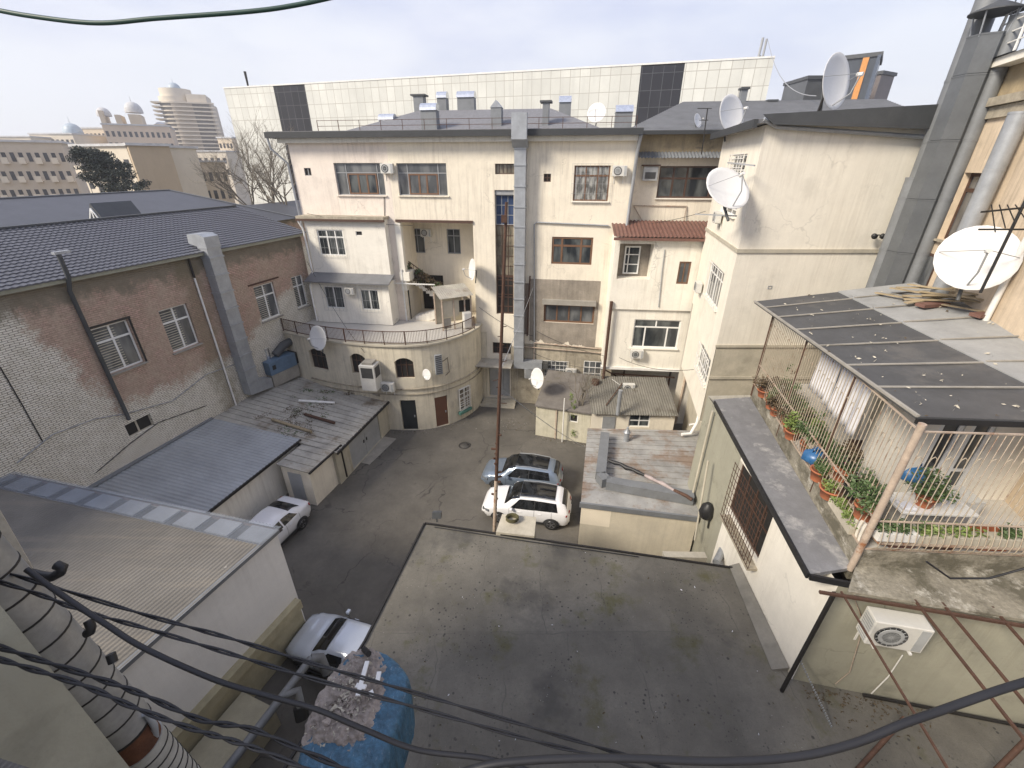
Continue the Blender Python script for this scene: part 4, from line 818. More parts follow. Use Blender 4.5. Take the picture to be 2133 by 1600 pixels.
# ================================================================ old beige house at the far right, with flues
BB = Frame((16.5, 18.6), (12.62, 7.9))
oh = thing('old_house', 'tall old house with peeling beige plaster at the far right edge', 'building', BB.at(5,0))
zc1 = BB.px(2090,135,.3)[1]; zc0 = BB.px(2095,200)[1]
O1 = BB.rect(1990,360,2062,452); O1 = (O1[0], O1[1], O1[2]-.9, O1[3]); O2 = BB.rect(1895,520,1945,612)
w = MB(); OPS = [(*O1,.3)]
cells(w, BB, 0, BB.len, 0, zc0, OPS); shell(w, BB, 0, BB.len, 0, zc0, 9); w.build('wall', M['beige_old'], oh)
w = MB(); cells(w, BB, 0, BB.len, zc0+.003, zc1, [], -.02); w.build('attic_band', M['ochre_stone'], oh)
window(BB, O1, oh, M['rust'], M['glass_grey'], cols=(.5,), rows=(.75,), dep=.2, fw=.12, bw=.12, sill=M['dirty_render'], rowcols=(.5,))
d = MB(); d.fbox(BB, -.1, BB.len, zc0-.25, zc0-.003, .003, .22); d.fbox(BB, -.1, BB.len, zc0-.6, zc0-.27, .003, .10); d.build('cornice', M['dirty_render'], oh)
d = MB(); d.fbox(BB, -.1, BB.len, zc1-.02, zc1+.22, .0, .45); d.build('eave', M['white_plaster'], oh)
r = MB(); r.poly([BB.at(-.2,zc1+.23,.55),BB.at(BB.len,zc1+.23,.55),BB.at(BB.len,zc1+2.2,-5),BB.at(-.2,zc1+2.2,-5)]); r.build('roof', M['galv_dull'], oh)
d = MB()
for k in range(8): s = 1+k*1.3; d.bar(BB.at(s,zc1+.3,.3), BB.at(s,zc1+1.5,.3), .05)
for z in (.6,.9,1.2,1.5): d.bar(BB.at(1,zc1+z,.3), BB.at(11,zc1+z,.3), .035)
d.build('roof_railing', M['white_metal'], oh)
d = MB(); d.poly([BB.at(O2[0],O2[2]-1,.012),BB.at(O2[1],O2[2]-1,.012),BB.at(O2[1],O2[3],.012),BB.at(O2[0],O2[3],.012)]); o = d.build('window', M['rust'], oh)
d = MB(); d.poly([BB.at(O2[0]+.1,O2[2]-1,.02),BB.at(O2[1]-.1,O2[2]-1,.02),BB.at(O2[1]-.1,O2[3]-.1,.02),BB.at(O2[0]+.1,O2[3]-.1,.02)]); d.build('pane', M['glass_grey'], o)
# flues: image positions at two heights give each a true vertical
def flue(pxm, width_px, name, label, mat, dist, z0, z1, kind, cap=True):
    p = ony(pxm[0], pxm[1], dist); dep = (p-CAM).dot(Vector((0,CP,-SP))); r = width_px/FOC*dep/2
    t = thing(name, label, 'flue', (p.x,p.y,z0)); b = MB(); z = z0
    while z < z1-.05:
        z2 = min(z+1.9, z1)
        if kind == 'round': b.tube([(p.x,p.y,z),(p.x,p.y,z2-.004)], r, 18); b.tube([(p.x,p.y,z2-.07),(p.x,p.y,z2-.006)], r*1.035, 18)
        else:
            b.lathe([(r*1.05,0),(r*1.05,z2-z-.012)], (p.x,p.y,z), n=6, sm=False); b.lathe([(r*1.075,z2-z-.06),(r*1.075,z2-z-.014)], (p.x,p.y,z), n=6, sm=False)
        z = z2
    b.build('pipe', M[mat], t)
    if cap:
        c = MB(); c.lathe([(r*1.45,0),(r*1.45,.03),(0,.35)], (p.x,p.y,z1+.55), n=24, sm=False); c.build('rain_cap', M['galv_dark'], t)
        for k in range(4):
            c = MB(); a = k*math.pi/2+.4; c.bar((p.x+r*.95*math.cos(a),p.y+r*.95*math.sin(a),z1-.1),(p.x+r*1.2*math.cos(a),p.y+r*1.2*math.sin(a),z1+.57), .03); c.build('cap_strut', M['galv'], t)
    return t
zA = ony(2052,72,17.6).z
M['flue_grey'] = surf('dull_flue_steel', (.135,.145,.155), .55, .25, var=.2, bump=.08)
flue((1922,420), 54, 'flue_pipe', 'thickest faceted zinc flue with a flat rain cap, beside the white tower', 'flue_grey', 17.6, 9.5, zA, 'hex')
flue((1966,420), 28, 'flue_pipe', 'round zinc flue with a cone cap, immediately right of the faceted flue', 'galv_dull', 17.2, 9.5, ony(2108,30,17.2).z, 'round')
flue((1886,420), 28, 'flue_pipe', 'slim zinc flue squeezed between the white tower wall and the faceted flue', 'galv_dull', 18.2, 9.5, 15.9, 'round', False)
flue((2048,30), 44, 'flue_pipe', 'tallest round zinc flue rising past the top of the photo behind the faceted one', 'galv_dull', 18.5, 9.5, 27, 'round', False)
flue((2082,330), 34, 'flue_pipe', 'shiny zinc flue running up the peeling beige wall past its brown window', 'galv', 14.8, 10.5, 17.7, 'round', False)
t = thing('white_drain_pipe', 'white plastic drain pipe low on the beige wall behind the big satellite dish', 'pipe', (14,14,12)); s, z = BB.px(2128,520,.12); b = MB(); b.tube([BB.at(s,10.5,.12),BB.at(s,14.6,.12)], .08, 10); b.build('pipe', M['white_metal'], t)

# ================================================================ tin roofed hut
HT = [onz(1210,1046,3.0), onz(1455,1076,3.0), onz(1484,898,3.0), onz(1224,892,3.0)]
FH = Frame(HT[0], HT[1]); HL = FH.len
hut = thing('hut', 'cream hut with a rusty grey tin roof beside the white car', 'hut', FH.at(2,0))
w = MB(); cells(w, FH, .04, HL, 0, 2.86); FHs = Frame(HT[3], HT[0]); cells(w, FHs, 0, FHs.len, 0, 2.86, [], -.05); w.build('wall', surf('patchy_cream_plaster', (.62,.56,.44), .9, var=.14, streak=.25, grime=.25, gcol=(.46,.43,.36,1), bump=.3), hut)
w = MB(); w.fbox(FH, .045, 1.35, 1.75, 2.77, .002, .006); w.build('paint_patch', surf('fresh_cream_paint', (.78,.70,.56), .85, var=.06, bump=.1), hut)
r = MB(); r.prism([q for q in HT], (0,0,-.1)); 
def lerp2(u, v): return (HT[0]*(1-u)+HT[1]*u)*(1-v)+(HT[3]*(1-u)+HT[2]*u)*v
for i in range(13):
    v = .15+.85*i/12.5; r.bar(lerp2(.0,v)+Vector((0,0,.02)), lerp2(1,v)+Vector((0,0,.02)), .05, .045)
r.build('roof', M['tin_rust'], hut)
r = MB(); r.fbox(FH, -.05, HL, 2.78, 3.02, .004, .10); r.build('fascia', M['galv_dull'], hut)
t = thing('roof_duct', 'grey square duct bent in an L around the front corner of the hut roof', 'duct', lerp2(.2,.2)+Vector((0,0,.1)))
b = MB(); P = [lerp2(.145,.82), lerp2(.145,.26), lerp2(.20,.19), lerp2(.93,.12)]
P = [q+Vector((0,0,.26)) for q in P]; 
for a, c in zip(P, P[1:]): b.bar(a, c, .46, .44)
b.build('duct', M['galv_dull'], t)
t = thing('vent_cowl', 'round grey fan cowl on the hut roof beside the white post', 'vent', onz(1462,985,3.05))
b = MB(); p = onz(1462,985,3.0); b.lathe([(.12,0),(.12,.25),(.34,.3),(.36,.6),(.28,.72),(0,.75)], p, n=18); b.build('cowl', M['galv_dull'], t)
b = MB(); b.lathe([(.30,0),(.30,.5),(0,.5)], p+Vector((.1,-.1,.45)), (-.75,-.6,.15), 18); b.build('drum', M['galv_dull'], t)
t = thing('roof_flue', 'small zinc flue standing on the back edge of the hut roof', 'flue', onz(1304,915,3.0)); b = MB(); p = onz(1304,918,3.0); b.tube([p,p+Vector((0,0,.55))], .15, 12); b.lathe([(.2,0),(.06,.18),(.06,.3)], p+Vector((0,0,.55)), n=12); b.build('pipe', M['galv'], t)
M['rag'] = surf('soiled_rag', (.45,.38,.37), .9, var=.4, scale=4, grime=.6, bump=.5)
t = thing('fallen_branch', 'dark rolled strip of torn felt and pale rag lying across the hut roof', 'debris', lerp2(.5,.25))
b = MB(); Q = [lerp2(.2+.72*i/14, .42-.36*i/14)+Vector((0,0,.50+RND.uniform(-.04,.05))) for i in range(15)]
b.tube(Q[:7], [.07,.11,.08,.12,.08,.10,.06], 7, 0); b.tube(Q[6:12], [.06,.10,.07,.10,.08,.06], 7, 1); b.tube(Q[11:], .08, 7, 2); b.build('strip', [M['black_plastic'], M['rag'], M['rust']], t)

# ================================================================ right hand house with the caged terrace
FR = Frame((8.18, 16.0), (7.51, 6.85)); FRF = Frame((7.51, 6.85), (17.0, 4.88)); ZLd = 7.7; FRL = FR.len
rh = thing('terrace_house', 'house at the right with a white side wall and grey ledge below the caged terrace', 'house', (9, 10, 0))
GWn = FR.rect(1535,975,1618,1120); GWo = (GWn[0]-.55, GWn[1]+.05, 5.1, 7.2); GWn = (GWn[0], GWn[1], 5.25, 7.1)
sw = FR.px(1500,1080)[0]
w = MB(); sw = GWo[0]; cells(w, FR, 0, sw, 0, ZLd, [], 0, 1)
cells(w, FR, sw, FRL, 0, ZLd, [(*GWo,.2)], 0, 0)
cells(w, FRF, 0, FRF.len, 0, ZLd, [], 0, 1); w.poly([FR.at(0,0,0),FR.at(0,ZLd,0),(16,16.3,ZLd),(16,16.3,0)])
w.build('wall', [M['white_plaster'], M['green_plaster']], rh)
o = window(FR, GWo, rh, M['dark_wood'], M['dark_void'], cols=(.25,.5,.75), rows=(.5,), dep=.12, fw=.08, bw=.06)
bars(FR, (GWn[0]-.25,GWn[1]+.2,GWn[2]-.25,GWn[3]+.2), o, M['rust'], 15, 9, .30, .015); 
d = MB(); d.fbox(FR, GWn[0]-.25, GWn[1]+.2, GWn[2]-.36, GWn[2]-.27, .003, .32); d.build('sill', M['dirty_render'], o)
LD = [onz(1490,836,7.8), onz(1687,1196,7.8), onz(1776,1182,7.8), onz(1562,827,7.8)]
d = MB(); d.prism([LD[0]+Vector((0,.15,0)), LD[1], LD[2], LD[3]], (0,0,-.10)); d.build('ledge', surf('grey_ledge_felt', (.21,.21,.215), .85, var=.25, scale=2, grime=.9, gcol=(.40,.39,.37,1), bump=.4, spot=.7, spots=3., spc=(.45,.44,.42,1)), rh)
d = MB(); d.bar(LD[0]+Vector((-.03,0,-.06)), LD[1]+Vector((-.03,0,-.06)), .06, .16); d.bar(LD[1]+Vector((0,-.03,-.06)), FRF.at(5.8,7.74,.30), .06, .16); d.build('ledge_flashing', M['black_plastic'], rh)
CG0 = Vector((LD[3].x+.02, LD[3].y, 0)); CG1 = Vector((LD[2].x, LD[2].y, 0)); FG = Frame(CG0, CG1); GL = FG.len
FGF = Frame(CG1, (CG1.x+5.6, CG1.y-.32))
d = MB(); d.prism([FG.at(0,7.4,0), FG.at(GL,7.4,0), FGF.at(5.6,7.4,0), (15.0,16.0,7.4)], (0,0,1.0)); d.build('terrace_slab', M['mossy_concrete'], rh)
d = MB(); d.prism([FRF.at(0,7.79,.32), FRF.at(5.7,7.79,.32), FGF.at(5.6,7.79,0), FGF.at(.05,7.79,0)], (0,0,.08)); d.build('ledge_front', M['mossy_concrete'], rh)
ZT = 8.42
d = MB(); d.poly([FG.at(.03,ZT,-.03), FG.at(GL-.03,ZT,-.03), FGF.at(5.5,ZT,-.03), (14.8,15.7,ZT)]); d.build('terrace_floor', M['tile_floor'], rh)
# the room behind the terrace: back wall with glazed doors
FT = Frame((FG.at(0,0,-3.0).x, FG.at(0,0,-3.0).y), (FG.at(GL-1.2,0,-3.0).x, FG.at(GL-1.2,0,-3.0).y))
FT2 = Frame((FGF.at(.9,0,-1.9).x, FGF.at(.9,0,-1.9).y), (FGF.at(5.6,0,-1.9).x, FGF.at(5.6,0,-1.9).y))
d = MB(); q_ = [FT2.px(x,935)[0] for x in (1935,1988,2000,2052)]; DW = [(max(q_[0],.05),q_[1],ZT+.1,ZT+2.7), (q_[2],q_[3],ZT+.1,ZT+2.7)]; cells(d, FT2, 0, FT2.len, ZT, 11.6, [(*q,.1) for q in DW]); d.poly([FT2.at(0,ZT,0),FT2.at(0,11.6,0),FT.at(2,11.6,0),FT.at(2,ZT,0)]); d.build('back_wall', M['white_plaster'], rh)
for q in DW:
    o = window(FT2, q, rh, M['pvc'], M['glass'], cols=(), rows=(.3,), dep=.03, fw=.12, bw=.08, name='glazed_door')
# cage
ZR0, ZR1 = 11.62, 11.8
cg = thing('balcony_cage', 'tall cream painted bar cage enclosing the plant filled terrace', 'grille', FG.at(GL,ZT))
def cage(F, a, b, n, belly, parent):
    mb = MB()
    for i in range(n+1):
        s = a+(b-a)*i/n
        mb.tube([F.at(s,ZT+.02,.02),F.at(s,ZT+.22,.02+belly),F.at(s,ZT+.42,.03+belly),F.at(s,ZT+.66,.02+belly*.7),F.at(s,ZT+.86,.02),F.at(s,ZR0,.02)], .0105, 5)
        if i % 2 == 0: mb.tube([F.at(s+(b-a)/n*(.5+.5*math.cos(k*math.pi/4)),ZR0-.75+.16*math.sin(k*math.pi/4),.02) for k in range(5)], .010, 4)
        if i % 2 == 1:
            mb.tube([F.at(s+.05*math.cos(k)*k/7,ZT+1.45+.05*math.sin(k)*k/7,.02) for k in range(8)], .008, 4)
    return mb.build('bars', M['cage_paint'], parent)
cage(FG, .15, GL-.1, 60, .03, cg); cage(FGF, .14, 5.4, 36, .15, cg)
for F, b in ((FG, GL), (FGF, 5.4)):
    for z, dd in ((ZT+.03,.03),(ZT+.86,.02),(ZR0,.02)): mb = MB(); mb.bar(F.at(0,z,dd), F.at(b,z,dd), .035, .03); mb.build('rail', M['rust_light'], cg)
for F, s, r in ((FG,.05,.045),(FG,GL*.36,.02),(FG,GL*.7,.02)):
    mb = MB(); mb.tube([F.at(s,7.9,.0),F.at(s,ZR1,.0)], r, 8); mb.build('post', M['rust'], cg)
mb = MB(); mb.tube([FG.at(GL+.03,7.75,.06),FG.at(GL+.03,9.2,.055),FG.at(GL+.03,ZR1,.05)], [.07,.075,.07], 10); o = mb.build('post', M['rust_light'], cg); o['label'] = 'thick flaking corner post'
# roof over the terrace
RC = [onz(1572,628,11.75), onz(1912,868,11.8), None, None]
rf = thing('terrace_roof', 'low dark sheet roof with pale ribs covering the caged terrace', 'roof', RC[1])
e1 = Vector((14.3, RC[1].y-.75, 12.0)); e0 = Vector((15.1, RC[0].y+.35, 12.35))
def rp(u, v, k=0): return (RC[1]*(1-u)+e1*u)*(1-v)+(RC[0]*(1-u)+e0*u)*v+Vector((0,0,k))
mid = .52
d = MB(); d.prism([rp(0,0), rp(mid,0), rp(mid,1), rp(0,1)], (0,0,-.07)); d.build('sheet', M['worn_dark_sheet'], rf)
d = MB(); d.prism([rp(mid+.002,-.0,.03), rp(1,0,.03), rp(1,1,.03), rp(mid+.002,1,.03)], (0,0,-.07)); o = d.build('sheet', surf('weathered_pale_sheet', (.33,.335,.33), .8, var=.2, grime=.4, bump=.3), rf); o['label'] = 'pale weathered half of the roof'
d = MB()
for i in range(1, 7): v = [.155,.30,.46,.62,.77,.90][i-1]; d.bar(rp(0,v,.015), rp(mid,v,.015), .05, .03); d.bar(rp(mid+.01,v,.045), rp(1,v,.045), .05, .03)
d.bar(rp(0,0,.01), rp(0,1,.01), .07, .05); d.build('rib', M['concrete'], rf)
d = MB(); d.bar(rp(0,0,-.1), rp(1,0,-.1), .05, .12); d.build('front_edge', M['black_plastic'], rf)
d = MB()
for k in range(130):
    q = rp(RND.random(), RND.random()**1.2, .028 if 0 else .03); d.leaves(q+Vector((0,0,.02)), (.08,.08,.004), RND.choice((1,1,3)), RND.uniform(.02,.06), RND.choice((0,1,1)))
tag(d.build('roof_litter', [M['leaf_dry'], M['pale_concrete']]), 'plaster flakes and dry leaves scattered on the terrace roof', 'litter', kind='stuff')
t = thing('plank_heap', 'heap of weathered planks and brick lying at the top of the terrace roof', 'debris', rp(.9,.8,.2))
d = MB(); 
for k in range(9): a = rp(.66+.02*k,.80+RND.uniform(-.05,.12),.12+.03*k); b = rp(1.0,.62+RND.uniform(-.05,.2),.14+.04*k); d.bar(a, b, .16, .03, 0)
d.build('planks', [M['ochre_stone']], t)
d = MB(); d.obox(rp(.8,.74,.1), (.5,.1,0), (-.03,.15,0), (0,0,.05)); d.build('tile_slab', M['red_tile'], t); d = MB(); d.obox(rp(.93,.62,.1), (.5,.1,0), (-.03,.15,0), (0,0,.05)); d.build('tile_slab', M['red_tile'], t)
# ================================================================ long brick house at the left
FB = Frame((-23.85, 0), (-14.6, 30.83)); 
ZB = 12.05; SB0, SB1 = -6., FB.px(640,560)[0]
lb = thing('brick_house', 'long half whitewashed brick house under a blue grey tile roof at the left', 'building', FB.at(20,0,0))
R1 = FB.rect(188,664,304,790); R1 = (FB.px(203,725)[0], FB.px(290,725)[0], FB.px(245,775)[1], FB.px(240,672)[1])
R2 = (FB.px(345,690)[0], FB.px(405,680)[0], FB.px(385,727)[1], FB.px(365,638)[1]); R3 = (FB.px(537,635)[0], FB.px(577,620)[0], FB.px(567,663)[1], FB.px(550,592)[1]); R4 = (FB.px(613,608)[0], FB.px(636,600)[0], FB.px(635,638)[1], FB.px(620,574)[1])
R5 = (FB.px(262,893)[0], FB.px(318,875)[0], FB.px(295,900)[1], FB.px(290,872)[1])
RS = [R1,R2,R3,R4,R5]; M['blind'] = plain('beige_blind', (.42,.40,.33), .7)
M['brick'] = whitewashed(FB)
w = MB(); cells(w, FB, SB0, SB1, 0, ZB, [(*r,.28) for r in RS]); shell(w, FB, SB0, SB1, 0, ZB, 9.8, top=False); w.build('wall', M['brick'], lb)
for i, r in enumerate((R1,R2,R3,R4)):
    o = window(FB, r, lb, M['pvc'], M['glass_grey'], cols=(.5,), rows=(.68,), dep=.12, fw=.08, bw=.09, sill=M['concrete'], rowcols=())
    b = MB(); n = 16
    for k in range(n): z = r[2]+.12+(r[3]-r[2]-.24)*k/n; b.fbox(FB, r[0]+.09, r[0]+(r[1]-r[0])*.62, z, z+.035, -.145, -.135)
    b.build('blind', M['blind'], o)
b = MB(); b.fbox(FB, R1[0]-.14, R1[1]+.12, R1[3]+.03, R1[3]+.12, .004, .05); b.fbox(FB, R1[1]+.03, R1[1]+.10, R1[2]-.1, R1[3]+.03, .004, .05); b.fbox(FB, R1[0]-.1, R1[0]-.03, R1[2]-.1, R1[3]+.03, .004, .05); b.build('trim', M['black_plastic'], lb)
b = MB(); b.fbox(FB, R3[0]-.35, R3[1]+.5, R3[3]+.12, R3[3]+.22, .004, .04); b.build('lintel', M['rust'], lb)
window(FB, R5, lb, M['pale_concrete'], M['dark_void'], cols=(.45,), dep=.1, fw=.05, bw=.08)
g = MB(); g.fbox(FB, SB0, SB1+.05, ZB-.02, ZB+.16, .02, .34); g.build('gutter', surf('olive_gutter', (.30,.30,.23), .6, bump=.1), lb)
# tile roof in stepped, scalloped courses
r = MB(); rise = FB.px(310,448,-5.2)[1]; nr = 20; k = 4; n = int((SB1+.3-SB0)/.24)
for j in range(nr):
    d0, d1 = .38-5.6*j/nr, .38-5.6*(j+1)/nr; z0, z1 = ZB+.14+(rise-ZB-.14)*j/nr, ZB+.14+(rise-ZB-.14)*(j+1)/nr
    V = []
    for i in range(n*k+1):
        s = SB0+(SB1+.25-SB0)*i/(n*k); h = .014*math.cos(2*math.pi*i/k)
        V += [FB.at(s,z0-.01+h*.5,d0+.012), FB.at(s,z0+.048+h,d0+.016), FB.at(s,z1+.012+h,d1)]
    r.add(V, [(3*i,3*i+3,3*i+4,3*i+1) for i in range(n*k)]+[(3*i+1,3*i+4,3*i+5,3*i+2) for i in range(n*k)], 0, False)
r.poly([FB.at(SB0,rise,-5.2),FB.at(SB1+.2,rise,-5.2),FB.at(SB1+.2,ZB,-9.8),FB.at(SB0,ZB,-9.8)]); r.build('roof', M['slate_tile'], lb)
r = MB(); r.bar(FB.at(SB0,rise+.06,-5.2), FB.at(SB1+.2,rise+.06,-5.2), .22, .08); r.build('ridge', M['galv_dark'], lb)
# second hipped roof behind it
F2 = FB.off(-9.9)
gh = thing('grey_roofed_hall', 'hall with a big hipped grey roof and a dormer behind the brick house', 'building', FB.at(20,0,-15))
p = lambda x, y, d: (FB.px(x,y,d))
sr0 = p(0,395,-19)[0]-8; sr1, zr = p(352,396,-19); s2, z2 = p(455,418,-16); s3, z3 = p(622,418,-15)
w = MB(); w.hexa([FB.at(sr0,0,-11),FB.at(s3+6,0,-11),FB.at(s3+6,0,-26),FB.at(sr0,0,-26),FB.at(sr0,11.6,-11),FB.at(s3+6,11.6,-11),FB.at(s3+6,11.6,-26),FB.at(sr0,11.6,-26)]); w.build('wall', M['brick'], gh)
r = MB(); ze = 11.7
r.poly([FB.at(sr0,ze,-10.4),FB.at(sr1+5.5,ze,-10.4),FB.at(sr1,zr,-19),FB.at(sr0,zr,-19)]); r.poly([FB.at(sr1,zr,-19),FB.at(sr1+5.5,ze,-10.4),FB.at(sr1+9,ze+.2,-26)]); r.poly([FB.at(sr0,zr,-19),FB.at(sr1,zr,-19),FB.at(sr1+9,ze,-27),FB.at(sr0,ze,-27)])
r.poly([FB.at(sr1+3.,ze,-10.4),FB.at(s3+6,ze,-10.4),FB.at(s3+6,z3,-15.5),FB.at(s2-2.,z3,-15.5)]); r.poly([FB.at(s3+6,z3,-15.5),FB.at(s2-2.,z3,-15.5),FB.at(s2-2,ze,-24),FB.at(s3+6,ze,-24)])
rr = r.build('roof', surf('grey_standing_sheet', (.092,.096,.108), .5, .1, var=.15, bump=.05), gh)
r = MB(); r.bar(FB.at(sr1,zr+.03,-19), FB.at(sr1+5.5,ze+.05,-10.4), .22, .06); r.bar(FB.at(sr0,zr+.03,-19), FB.at(sr1,zr+.03,-19), .2, .06); r.build('ridge', M['galv_dull'], gh)
ds, dz = p(198,452,-12.5); ds1 = p(232,452,-12.5)[0]; zt = p(196,423,-12.5)[1]
r = MB(); hw = 1.0; r.prism([FB.at(ds,dz-.6,-12.5-hw),FB.at(ds,dz-.6,-12.5+hw),FB.at(ds,zt,-12.5)], FB.u*2.6); d_ = r.build('dormer', M['galv_dark'], gh)
r = MB(); r.prism([FB.at(ds-.03,dz-.6,-12.5-.7),FB.at(ds-.03,dz-.6,-12.5+.7),FB.at(ds-.03,zt-.3,-12.5)], FB.u*.02); r.build('dormer_window', M['glass_grey'], d_)
r = MB(); r.bar(FB.at(ds-.06,dz-.6,-12.5),FB.at(ds-.06,zt-.3,-12.5),.07); r.bar(FB.at(ds-.06,dz-.6,-13.2),FB.at(ds-.06,zt-.3,-12.5),.07); r.bar(FB.at(ds-.06,dz-.6,-11.8),FB.at(ds-.06,zt-.3,-12.5),.07); r.build('dormer_frame', M['pvc'], d_)
# duct and pipes on the brick wall
t = thing('wall_duct', 'grey sectioned square duct climbing the brick wall from the blue fan unit to the eave', 'duct', FB.at(25,4,.3))
a0, z0_ = FB.px(450,540,.5); a1, z1_ = FB.px(527,795,.5); s = (a0+a1)/2-.05; b = MB(); z = z1_; wd = .42
while z < ZB+.3:
    zz = min(z+.95, ZB+.4); b.fbox(FB, s-wd, s+wd, z, zz-.012, .06, .62); b.fbox(FB, s-wd-.03, s+wd+.03, zz-.08, zz, .03, .68); z = zz
b.build('shaft', M['galv'], t)
b = MB(); b.prism([FB.at(s-wd-.02,ZB+.40,.06),FB.at(s-wd-.02,ZB+.40,.66),FB.at(s-wd-.02,ZB+.9,.66),FB.at(s-wd-.02,ZB+1.05,.3),FB.at(s-wd-.02,ZB+1.0,-.45),FB.at(s-wd-.02,ZB+.55,-.5)], FB.u*(2*wd+.04)); b.build('outlet_head', M['galv'], t)
b = MB(); b.prism([FB.at(s-wd,z1_-.01,.06),FB.at(s-wd,z1_-.7,.06),FB.at(s+wd+.9,z1_-.95,.06),FB.at(s+wd+.9,z1_-.3,.06),FB.at(s+wd,z1_-.01,.06)], FB.n*.56); b.build('elbow', M['galv'], t)
a0, z0_ = FB.px(200,725,.12); s = a0-.02
t = thing('wall_flue', 'slim dark flue pipe passing the first window of the brick house to above its roof', 'flue', FB.at(s,5,.2))
b = MB(); zb_ = FB.px(266,875,.15)[1]; zt_ = FB.px(118,530,.5)[1]; b.tube([FB.at(s,zb_,.16),FB.at(s,ZB-.4,.16),FB.at(s,ZB+.2,.48),FB.at(s,zt_,.5)], .085, 10); b.build('pipe', M['galv_dark'], t)
b = MB(); b.obox(FB.at(s+.12,zt_+.05,.5), FB.u*.28, FB.n*.1, (0,0,.05)); b.build('cap', M['galv'], t)
s = FB.px(448,710,.08)[0]; o = MB(); o.tube([FB.at(s,ZB-1.1,.08),FB.at(s,FB.px(495,850,.08)[1],.08)], .05, 8); tag(o.build('drain_pipe', M['white_metal']), 'thin white pipe down the damp stained brick beside the square duct', 'pipe')
o = MB(); o.tube([FB.at(s,ZB-.1,.1),FB.at(s,ZB-1.05,.08)], .055, 8); tag(o.build('drain_pipe', M['dark_steel']), 'short dark pipe stub under the gutter above the thin white pipe', 'pipe')
def wall_wire(F, pts, r, name, label, mat='black_rubber', d=.04, cat='cable'):
    o = MB(); o.tube([F.at(*F.px(x,y,d),d) for x, y in pts], r, 5); return tag(o.build(name, M[mat]), label, cat)
wall_wire(FB, [(0,764),(50,850),(89,920)], .02, 'wall_cable', 'black cable running down the whitewashed brick at the left edge', d=.03)
wall_wire(FB, [(35,965),(110,905),(200,872),(262,862),(360,835),(430,780),(500,755)], .025, 'wall_cable', 'long grey cable looping across the whitewashed brick above the garage roofs', 'grey_frame')
wall_wire(FB, [(200,985),(270,925),(330,880),(430,845)], .02, 'wall_cable', 'thin cable just above the blue grey garage roof', 'black_rubber')

# ================================================================ garages along the brick wall
GA = [onz(722,997,0), onz(817,890,0)]; FG1 = Frame(GA[0], GA[1])
ZG = 2.2; ga = thing('garage', 'garage with silver double doors and a mossy tin roof beside the bowed building', 'garage', FG1.at(2,0))
gs0, gs1 = FG1.px(700,960)[0], FG1.px(822,860)[0]
GDr = (FG1.px(728,935)[0], FG1.px(788,870)[0], .02, 1.95)
w = MB(); cells(w, FG1, gs0-.0, gs1, 0, ZG, [(*GDr,.12)]); shell(w, FG1, gs0, gs1, 0, ZG, 4.5, top=False); w.build('wall', M['yellow_plaster'] if 0 else surf('soiled_cream', (.50,.46,.36), .92, var=.15, streak=.7, grime=.4, bump=.3), ga)
for k in (0, 1):
    d = MB(); a, b = GDr[0]+.01+(GDr[1]-GDr[0])*.5*k, GDr[0]-.01+(GDr[1]-GDr[0])*.5*(k+1); d.fbox(FG1, a, b, .03, 1.93, -.11, -.07); o = d.build('door', M['silver_door'], ga)
    d = MB(); d.fbox(FG1, (b-.2 if k == 0 else a+.1), (b-.1 if k == 0 else a+.2), .95, 1.15, -.068, -.04); d.build('handle', M['dark_steel'], o)
P1, P2 = FG1.at(gs0,ZG+.02,.18), FG1.at(gs1,ZG+.02,.18)
q0 = Vector(FB.at(FB.px(443,874)[0], 3.2, .02)); q1 = Vector(FB.at(FB.px(552,808)[0], 3.3, .02)); pL = CV.at(CV.px(600,800)[0], 3.1, .05)
r = MB(); prv = None
for i in range(17):
    u = i/16; a = P1.lerp(P2, u); bp = [(0,q0),(.60,q1),(.78,pL),(1.001,CV.at(CV.px(790,822)[0],2.7,.1))]; k = [j for j in range(3) if u <= bp[j+1][0]][0]; b = bp[k][1].lerp(bp[k+1][1], (u-bp[k][0])/(bp[k+1][0]-bp[k][0])); r.bar(a+Vector((0,0,.025)), b+Vector((0,0,.025)), .05, .05)
    if prv: r.hexa([prv[0]-Vector((0,0,.08)), a-Vector((0,0,.08)), b-Vector((0,0,.08)), prv[1]-Vector((0,0,.08)), prv[0], a, b, prv[1]])
    prv = (a, b)
r.build('roof', M['tin_roof'], ga)
d = MB(); d.bar(P1+Vector((0,0,-.05)), P2+Vector((0,0,-.05)), .1, .14); d.build('gutter', M['dark_steel'], ga)
def rlit(u, v, h=.06): return P1.lerp(P2,u).lerp(q0.lerp(q1,u), v)+Vector((0,0,h))
for nm, a, b, m_, lab in (('plank',rlit(.68,.62,.1),rlit(.72,.36,.1),'white_metal','pale plank lying on the mossy garage roof'),('pipe_length',rlit(.22,.62,.12),rlit(.16,.28,.12),'ochre_stone','rusty pipe length on the front half of the mossy garage roof'),('pipe_length',rlit(.42,.46,.12),rlit(.36,.20,.12),'rust','shorter rusty pipe length on the mossy garage roof near its gutter')):
    d = MB(); d.tube([a,b], .09, 6); tag(d.build(nm, M[m_]), lab, 'pipe' if nm != 'plank' else 'plank')
d = MB()
for k in range(46): d.leaves(rlit(.45+RND.gauss(0,.2), .5+RND.gauss(0,.12), .05), (.35,.35,.05), 24, .05, RND.choice((0,0,1)))
for k in range(12): d.leaves(rlit(.97, .1+.6*RND.random(), .05), (.3,.3,.05), 24, .06, RND.choice((0,1)))
tag(d.build('leaf_litter', [M['leaf_dry'], M['leaf']]), 'dead leaves and moss caught on the ribbed garage roof', 'leaf litter', kind='stuff')
